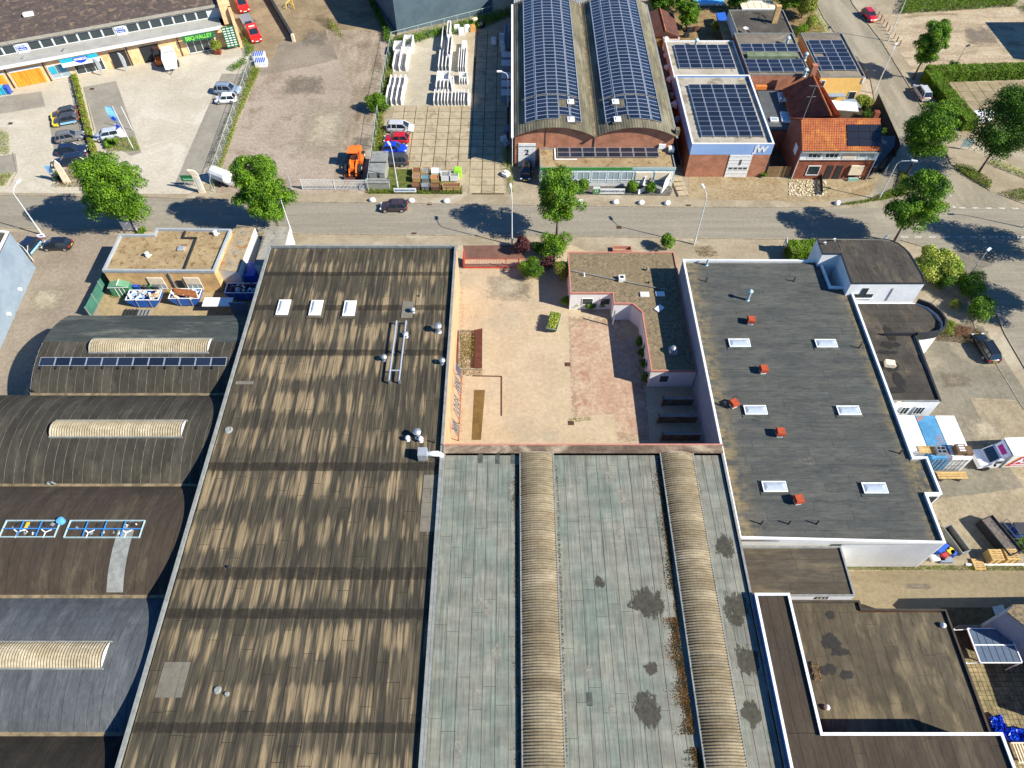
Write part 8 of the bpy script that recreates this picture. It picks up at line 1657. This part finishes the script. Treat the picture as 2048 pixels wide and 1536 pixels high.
# bikes at the house
for i, (x, y) in enumerate(((1690,357),(1722,357))):
    c = W(x, y); T = thing('bicycle', ['left','right'][i]+' bicycle leaning before the corner house shutter', 'bicycle', (*c, 0), .3); [part('wheel', MB().path([(xx+.33*math.cos(a*.7), 0, .34+.33*math.sin(a*.7)) for a in range(10)], .02, 4), m_black, T) for xx in (-.5,.5)]; part('frame', MB().path([(-.5,0,.34),(-.1,0,.75),(.35,0,.75),(.0,0,.34),(-.5,0,.34)], .02, 4).tube((.35,0,.75),(.5,0,.34),.02,4).tube((.35,0,.7),(.3,0,1.0),.02,4), m_steel, T)
# tree guard
for i, x in enumerate((1093,1128)): c = W(x, 474); solo('green_stake', MB().tube((0,0,0),(0,0,1.2),.05,5).tube((0,0,1.2),(0,0,1.25),.03,5), flat('stake_green', (.03,.35,.22), .5), ['left','right'][i]+' green stake guarding the middle tree', 'stake', None, (*c, 0))
c = W(1243,500); T = thing('pink_step', 'small pink framed step box behind the gravel roof', 'step', (*c, 0)); ring(T, rect(c[0]-1.3,c[1]-.6,c[0]+1.3,c[1]+.3), .1, 0, .5, m_pink, 'rim')
# parasol glass clutter inside the open rooflight of vault 3
zl = 6.7
for k, (a, b) in enumerate((((920,520),(920,880)),((1290,560),(1300,740)))): scatter('courtyard_weeds', [a, (a[0]+7,a[1]), (b[0]+7,b[1]), b], 260, .2, .18, ml_dry, ['dry weeds along the foot of the salmon wall','weeds along the foot of the office wing'][k], seed=60+k)
scatter('joint_weeds', [(1140,838),(1180,834),(1184,842),(1142,846)], 120, .2, .2, ml_weed, 'small weeds at the lower edge of the brick paving', seed=62)
def glasslight(pts, lab, nx, seed):
    P = WL(pts, zl+.2); T = thing('glass_rooflight', lab, 'rooflight', (sum(p[0] for p in P)/4, sum(p[1] for p in P)/4, zl-.1), 0, 'glass rooflights on the third vaulted hall'); x0, x1 = min(p[0] for p in P), max(p[0] for p in P); y0, y1 = min(p[1] for p in P), max(p[1] for p in P)
    m_fb = flat('frame_blue', (.04,.22,.55), .5)
    part('backing', MB().box(x0+.05,y0+.05,zl-.05,x1-.05,y1-.05,zl+.02), M('interior_view', A(50,84,130), A(22,40,70), scale=.6, c3=A(120,120,116), scale3=.6), T, True)
    ring(T, rect(x0,y0,x1,y1), .07, zl-.1, zl+.22, m_teal, 'frame')
    m = MB(); [m.box(x0+(x1-x0)*i/nx-.04,y0+.1,zl+.18,x0+(x1-x0)*i/nx+.04,y1-.1,zl+.26) for i in range(1,nx)]; m.box(x0+.1,(y0+y1)/2-.05,zl+.16,x1-.1,(y0+y1)/2+.03,zl+.24); part('glazing_bar', m, m_fb, T, True)
    rs = random.Random(seed)
    for k in range(16):
        x, y = rs.uniform(x0+.5,x1-.5), rs.uniform(y0+.3,y1-.3); part('stored_goods', MB().obox((x,y,zl+.06),(rs.uniform(.15,.6),rs.uniform(.1,.3),.06),rs.uniform(0,3)), rs.choice([m_white,m_bluegrey,m_plate,m_fb,m_cream,m_zinc,m_dark,m_dark]), T, True)
    for (fx) in (.3,.8):
        cx, cy = x0+(x1-x0)*fx, y0+(y1-y0)*.3; m = MB(); [m.obox((cx+.28*math.cos(a),cy+.28*math.sin(a),zl+.12),(.55,.1,.02),a) for a in (.5,2.6,4.7)]; part('fan', m, m_white, T, True)
glasslight([(12,1040),(118,1040),(108,1074),(8,1074)], 'left blue framed glass rooflight showing stored goods', 3, 1); glasslight([(140,1040),(290,1040),(278,1075),(130,1075)], 'right blue framed glass rooflight with white fans', 4, 2)
c = W(124,1044,zl); m = MB(); m.lathe((0,0,0), [(.35,0),(.35,.4),(.1,.45)], 12); solo('blue_cowl', m, flat('cowl_blue', (.12,.4,.75), .4), 'round blue cap between the two glass rooflights', 'vent', None, (*c, zl))
for x, y, l in ((90,765,'small grey pipe with cable on the northernmost vault'),(62,782,'black capped outlet at the valley of the northernmost vault'),(104,967,'white cable outlet in the valley between the second and third vault')): c = W(x, y, 5.2); m = MB(); m.path([(0,0,0),(0,0,.35),(.25,-.1,.45),(.55,-.2,.3)], .1, 6); m.lathe((-.3,0,0), [(.2,0),(.2,.2),(.05,.24)], 8); solo('valley_outlet', m, m_dark if 'black' in l else m_zinc, l, 'outlet', None, (*c, 5.15))
# ================================================================ planting
TR = [(272,463,12.6,4.9,'large leafy tree at the left whose crown overlaps the road',1,None,19000,(.5,0)),(560,462,12.4,4.0,'second tree from the left with dense round crown',2,None,15000,(-1.3,0)),(1113,473,10.8,3.6,'middle slender tree between two green stakes',3,None,9500,(0,0)),(1787,484,11.8,3.9,'tree beside the round cornered office at the junction',4,ml_tree,11500,(.2,0)),(1812,352,12.2,4.2,'tree on the corner of the side street',5,None,11500,(.3,.5)),(1955,348,14.0,5.8,'largest tree at the right edge of the junction',6,ml_tree2,16000,(1.4,0)),(1826,158,9.8,2.9,'narrow tree on the side street beside the sandy lot',7,None,9000,(.6,.2))]
for x, y, H, rx, lab, sd_, mt_, n, ln in TR: tree(x, y, H, rx, lab, sd_ if sd_ != 7 else 37, mt_, n, ln, {1:(.17,1.0),2:(.14,1.0),3:(.3,1.0),4:(.22,1.0),5:(.28,1.0),6:(.25,1.0),7:(.3,1.0)}[sd_], topw=.8)
tree(0,0,12,4.6,'street tree right of the frame shading the junction',8,None,9000,base=(70.5,60.5)); tree(0,0,12,4.4,'second street tree right of the frame shading the lower road',9,None,9000,base=(75,71.5))
tree(0,0,13,5.5,'tree above the top edge casting shade on the service yard',10,ml_tree2,7000,base=(-37,166)); tree(0,0,11,4.5,'tree at the top of the side street beyond the frame',11,None,6000,base=(66,150))
for i, (x, y, H, rx, mt_, lab) in enumerate(((1318,22,5.5,2.8,ml_tree2,'dark bushy garden tree by the barrel hall'),(1352,14,6.0,3.2,ml_tree,'bright garden tree beside the pool cover'),(1372,48,5.0,2.4,ml_tree,'small bright tree in front of the pool cover'),(1470,12,5.5,3.0,ml_tree2,'garden tree between pool cover and pergola'),(1565,18,6.0,3.2,ml_tree,'garden tree right of the pergola'),(1602,26,5.0,2.8,ml_weed,'lime green garden tree near the street'))): tree(x, y+10, H, rx, lab, 20+i, mt_, 4200, (0,0), (.15,1.0), .3, group='garden trees at the top', name='garden_tree')
shrub(1618,62,1.4,3.0,'upright lime green shrub near the street',31,ml_weed,1500,.2); shrub(1600,70,1.5,2.4,'round dark green shrub beside the worn grey roof',32,ml_hedge,1500,.18); shrub(1428,66,1.2,2.6,'green bush in the shaded garden gap',33,ml_weed,900,.2)
scatter('flowers', [(1588,12),(1604,10),(1606,22),(1592,24)], 160, 2.2, .25, ml_red, 'red flowering patch among the garden trees', seed=3)
scatter('border_planting', [(1620,30),(1640,30),(1658,62),(1650,70),(1632,66)], 700, .6, .3, ml_yellow, 'low yellow green planting on dark chips at the street', seed=4)
shrub(1046,505,1.5,2.6,'purple leaved shrub behind the coral fence',41,ml_purple,1600,.24); shrub(1108,514,2.6,3.9,'large bright green round shrub at the office corner',42,ml_tree,3800,.22); shrub(1076,507,1.0,2.0,'dark green shrub between the purple and the round one',43,ml_tree2,900,.2)
shrub(1062,551,2.1,2.4,'spiky green shrub inside the courtyard by the gate',44,ml_tree,2600,.3,spiky=True); shrub(1095,540,1.3,2.4,'small purple shrub inside the courtyard',45,ml_purple,900,.22); shrub(1122,560,1.4,3.6,'tall feathery conifer against the office wall',46,ml_weed,2400,.26,spiky=True)
shrub(1130,607,.9,1.2,'small round bush at the office corner',47,ml_hedge,700,.18); shrub(1152,612,1.1,1.1,'yellow green bush below the office window',48,ml_yellow,800,.18); shrub(1178,612,1.4,1.1,'green bushes below the office window',49,ml_tree2,1100,.18); shrub(1205,611,1.1,1.2,'dark bush by the white corner post',50,ml_tree2,900,.18)
for i, (x, y, s) in enumerate(((1283,690,1.0),(1287,712,.9),(1290,735,.9),(1293,762,1.0))): shrub(x-2, y, .9*s, 1.4, ['first','second','third','last'][i]+' shaded shrub from the court corner along the office wing', 51+i, ml_tree2, 700, .18)
shrub(1332,500,1.3,2.8,'small round street side shrub behind the gravel roof',60,ml_tree,1500,.2); hedge((1571,514),(1631,512),2.6,1.9,'clipped rectangular hedge beside the round cornered office',61,None,5000)
scatter('verge_weeds', [(1390,496),(1420,492),(1440,512),(1400,515)], 350, .25, .22, ml_dry, 'dry yellow weeds behind the dark grey hall', seed=14)
shrub(1850,556,3.6,4.6,'large variegated yellow green shrub at the office corner',62,ml_yellow,6500,.3,ry=3.6); shrub(1880,578,1.5,3.2,'dark upright yew beside the variegated shrub',63,ml_tree2,2600,.16); shrub(1930,590,2.3,3.8,'dense green round shrub by the low lamp post',64,ml_tree,3600,.18); shrub(1951,634,2.3,3.1,'round ball shaped shrub at the pavement',65,ml_tree,3600,.18); shrub(1883,668,1.8,1.9,'light feathery grass like bush above the car park',66,ml_weed,2400,.22,spiky=True); shrub(1905,615,1.0,1.2,'small green bush behind the ball shrub',67,ml_weed,700,.2)
scatter('flower_bed', [(1868,640),(1940,655),(1975,668),(1955,690),(1862,682)], 2600, .6, .22, ml_dry, 'rust and straw coloured low planting around the car park shrubs', seed=16); scatter('red_bed', [(1905,655),(1945,660),(1940,678),(1905,676)], 500, .7, .2, ml_red, 'red tinged low planting in the car park bed', seed=17)
scatter('verge_grass', [(1872,508),(1928,543),(1958,575),(1970,620),(1940,600),(1900,560),(1870,530)], 3500, .35, .25, ml_grass, 'green grass verge along the lower road', 'grass', 18)
scatter('verge_grass', [(1676,411),(1740,401),(1792,378),(1800,345),(1812,350),(1815,390),(1770,400),(1700,411)], 4200, .5, .3, ml_grass, 'long green grass on the corner verge of the side street', 'grass', 19); scatter('verge_grass', [(1906,330),(1940,335),(1982,365),(1980,380),(1945,362),(1915,342)], 2200, .5, .3, ml_grass, 'green grass strip under the largest tree', 'grass', 20); scatter('verge_grass', [(1998,387),(2048,378),(2100,382),(2100,402),(2040,404)], 1500, .5, .3, ml_grass, 'green grass at the right edge of the junction', 'grass', 21)
scatter('yellow_flowers', [(1975,328),(2048,358),(2100,380),(2100,372),(2048,345),(1985,322)], 900, .6, .3, ml_yellow, 'yellow flowering border along the right pavement', 'flowers', 22)
hedge((1849,158),(2100,150),2.4,1.9,'long clipped hedge along the sandy lot',71,None,14000); hedge((1852,160),(1935,262),2.3,1.9,'clipped hedge along the side street beside the silver estate',72,None,12000)
a = [(1795,30),(1812,-20),(2030,-22),(2032,14)]; scatter('tall_grass', a, 12000, 1.1, .5, ml_hedge, 'dense tall green grass field at the top edge', 'grass', 23, asp=.2); scatter('tall_grass', [(2035,12),(2060,14),(2120,60),(2070,50)], 1200, .8, .4, ml_grass, 'grass bank at the top right corner', 'grass', 24)
shrub(1902,138,1.2,1.3,'small bush around the garden lamp',73,ml_tree2,700,.2); hedge((150,155),(195,330),.8,.7,'narrow green hedge strip behind the parked cars',74,ml_weed,5200,.2)
scatter('bed_plants', [(205,278),(270,275),(283,302),(215,305)], 2200, .5, .25, ml_weed, 'dry green planting bed below the banner pole', seed=26); shrub(222,290,1.6,.9,'dark green mound in the planting bed',75,ml_tree,900,.2); shrub(232,276,.6,1.2,'bright yellow bush at the pale city car',76,ml_yellow,300,.2)
scatter('bed_plants', [(140,332),(180,325),(190,360),(170,375),(105,375),(120,352)], 3000, .45, .22, ml_dry, 'straw coloured planting bed by the cream pylon', seed=27); shrub(118,358,1.3,1.0,'green bush at the foot of the cream pylon',78,ml_tree2,700,.2); scatter('bed_plants', [(-20,312),(20,310),(22,302),(20,270),(5,262),(-20,300)], 1200, .6, .25, ml_weed, 'overgrown bed at the left edge', seed=28); scatter('bed_plants', [(-20,352),(30,347),(10,372),(-20,376)], 1200, .5, .25, ml_weed, 'grassy bed at the left edge near the road', seed=29)
scatter('bank_plants', [(484,150),(500,118),(508,128),(470,235),(432,350),(410,352),(425,300),(465,210)], 5200, .5, .2, leafmat('heather', (.07,.08,.06), (.14,.15,.12), (.04,.05,.04)), 'dark low bank of plants along the forecourt fence', seed=30)
scatter('fence_weeds', [(505,135),(522,140),(480,235),(445,335),(425,385),(432,352),(470,240)], 5200, .6, .28, ml_weed, 'green weeds along the forecourt side fence', seed=31); scatter('corner_weeds', [(455,140),(500,112),(512,98),(498,90),(485,60),(494,128),(470,145)], 1600, .8, .3, ml_tree, 'green corner planting beside the green banner', seed=32)
scatter('yard_edge_weeds', [(785,95),(770,150),(760,215),(742,330),(738,384),(748,384),(775,300),(768,240),(775,200),(788,120)], 5200, .6, .3, ml_weed, 'weeds along the slab yard fence', seed=33); shrub(757,222,2.1,3.2,'bright green overgrown shrub on the slab yard fence',80,ml_tree,4200,.28,spiky=True)
scatter('hall_weeds', [(770,60),(785,85),(990,30),(1020,20),(1022,34),(960,58),(870,76),(800,96),(768,84)], 6000, 1.0, .4, ml_tree, 'weeds between the slab yard and the dark blue hall', seed=34); scatter('hall_side_weeds', [(725,-20),(735,-20),(785,75),(775,85)], 2400, 1.2, .4, ml_tree2, 'dark weeds in the shade at the side of the dark blue hall', seed=35)
scatter('front_weeds', [(735,387),(925,389),(925,384),(822,383),(780,370),(775,378),(735,381)], 2600, .35, .25, ml_grass, 'bright grass strip under the signboard and crates', 'grass', 36); scatter('service_weeds', [(655,35),(675,55),(690,78),(680,76),(660,58)], 500, .5, .3, ml_weed, 'weeds at the edge of the service yard', seed=37)
for i, (x, y) in enumerate(((1166,380),(1262,383),(1298,385))): shrub(x+1, y, 1.0, 2.0, ['left shrub next to the white green sign','shrub right of the long white sign','shrub between the white sculpture and triangular panel'][i], 85+i, ml_tree, 1500, .2)
scatter('sand_weeds', [(1640,170+200),(1660,380),(1656,392),(1600,392),(1570,362),(1580,358)], 500, .3, .22, ml_weed, 'sparse weeds round the stone chippings', seed=38); scatter('lane_weeds', [(1690,1130),(1838,1132),(2048,1132),(2048,1142),(1690,1141)], 3000, .22, .16, ml_weed, 'grass and moss strip along the lane', 'grass', 39); shrub(1525,353,.7,.9,'small green bush at the brick unit corner',90,ml_tree,400,.18)
shrub(1592,345,.9,1.8,'climbing plant beside the house window',91,ml_tree,500,.22); shrub(1647,346,.9,2.2,'climbing rose by the house doors',92,ml_tree,500,.22); shrub(1722,214,2.0,2.0,'overgrown bush in the fenced side garden',93,ml_weed,1800,.24); shrub(1735,240,1.5,1.6,'dark shrub in the fenced side garden',94,ml_tree2,900,.2); shrub(1765,275,1.2,1.5,'shrub beside the carport',95,ml_tree2,700,.2)
scatter('drive_weeds', [(66,535),(72,536),(10,665),(-10,690),(-5,680)], 500, .2, .2, ml_dry, 'dry weeds at the foot of the blue grey hall', seed=40); scatter('skip_weeds', [(222,590),(440,578),(440,583),(222,597)], 900, .25, .2, ml_weed, 'weeds along the buff office wall', seed=41); shrub(286,466,.8,.8,'small green bush behind the buff office',96,ml_tree,400,.18)
# off-frame neighbours that cast the shade seen at the right
m = MB(); T = thing('neighbour_building', 'building right of the frame shading the sandy lot', 'building', (108, 125, 0)); part('block', MB().box(100.2,119,0,120,131.8,8.0), m_white2, T, True); part('roof', MB().box(100.1,118.9,8.0,120.1,131.9,8.3), m_feltD, T, True)
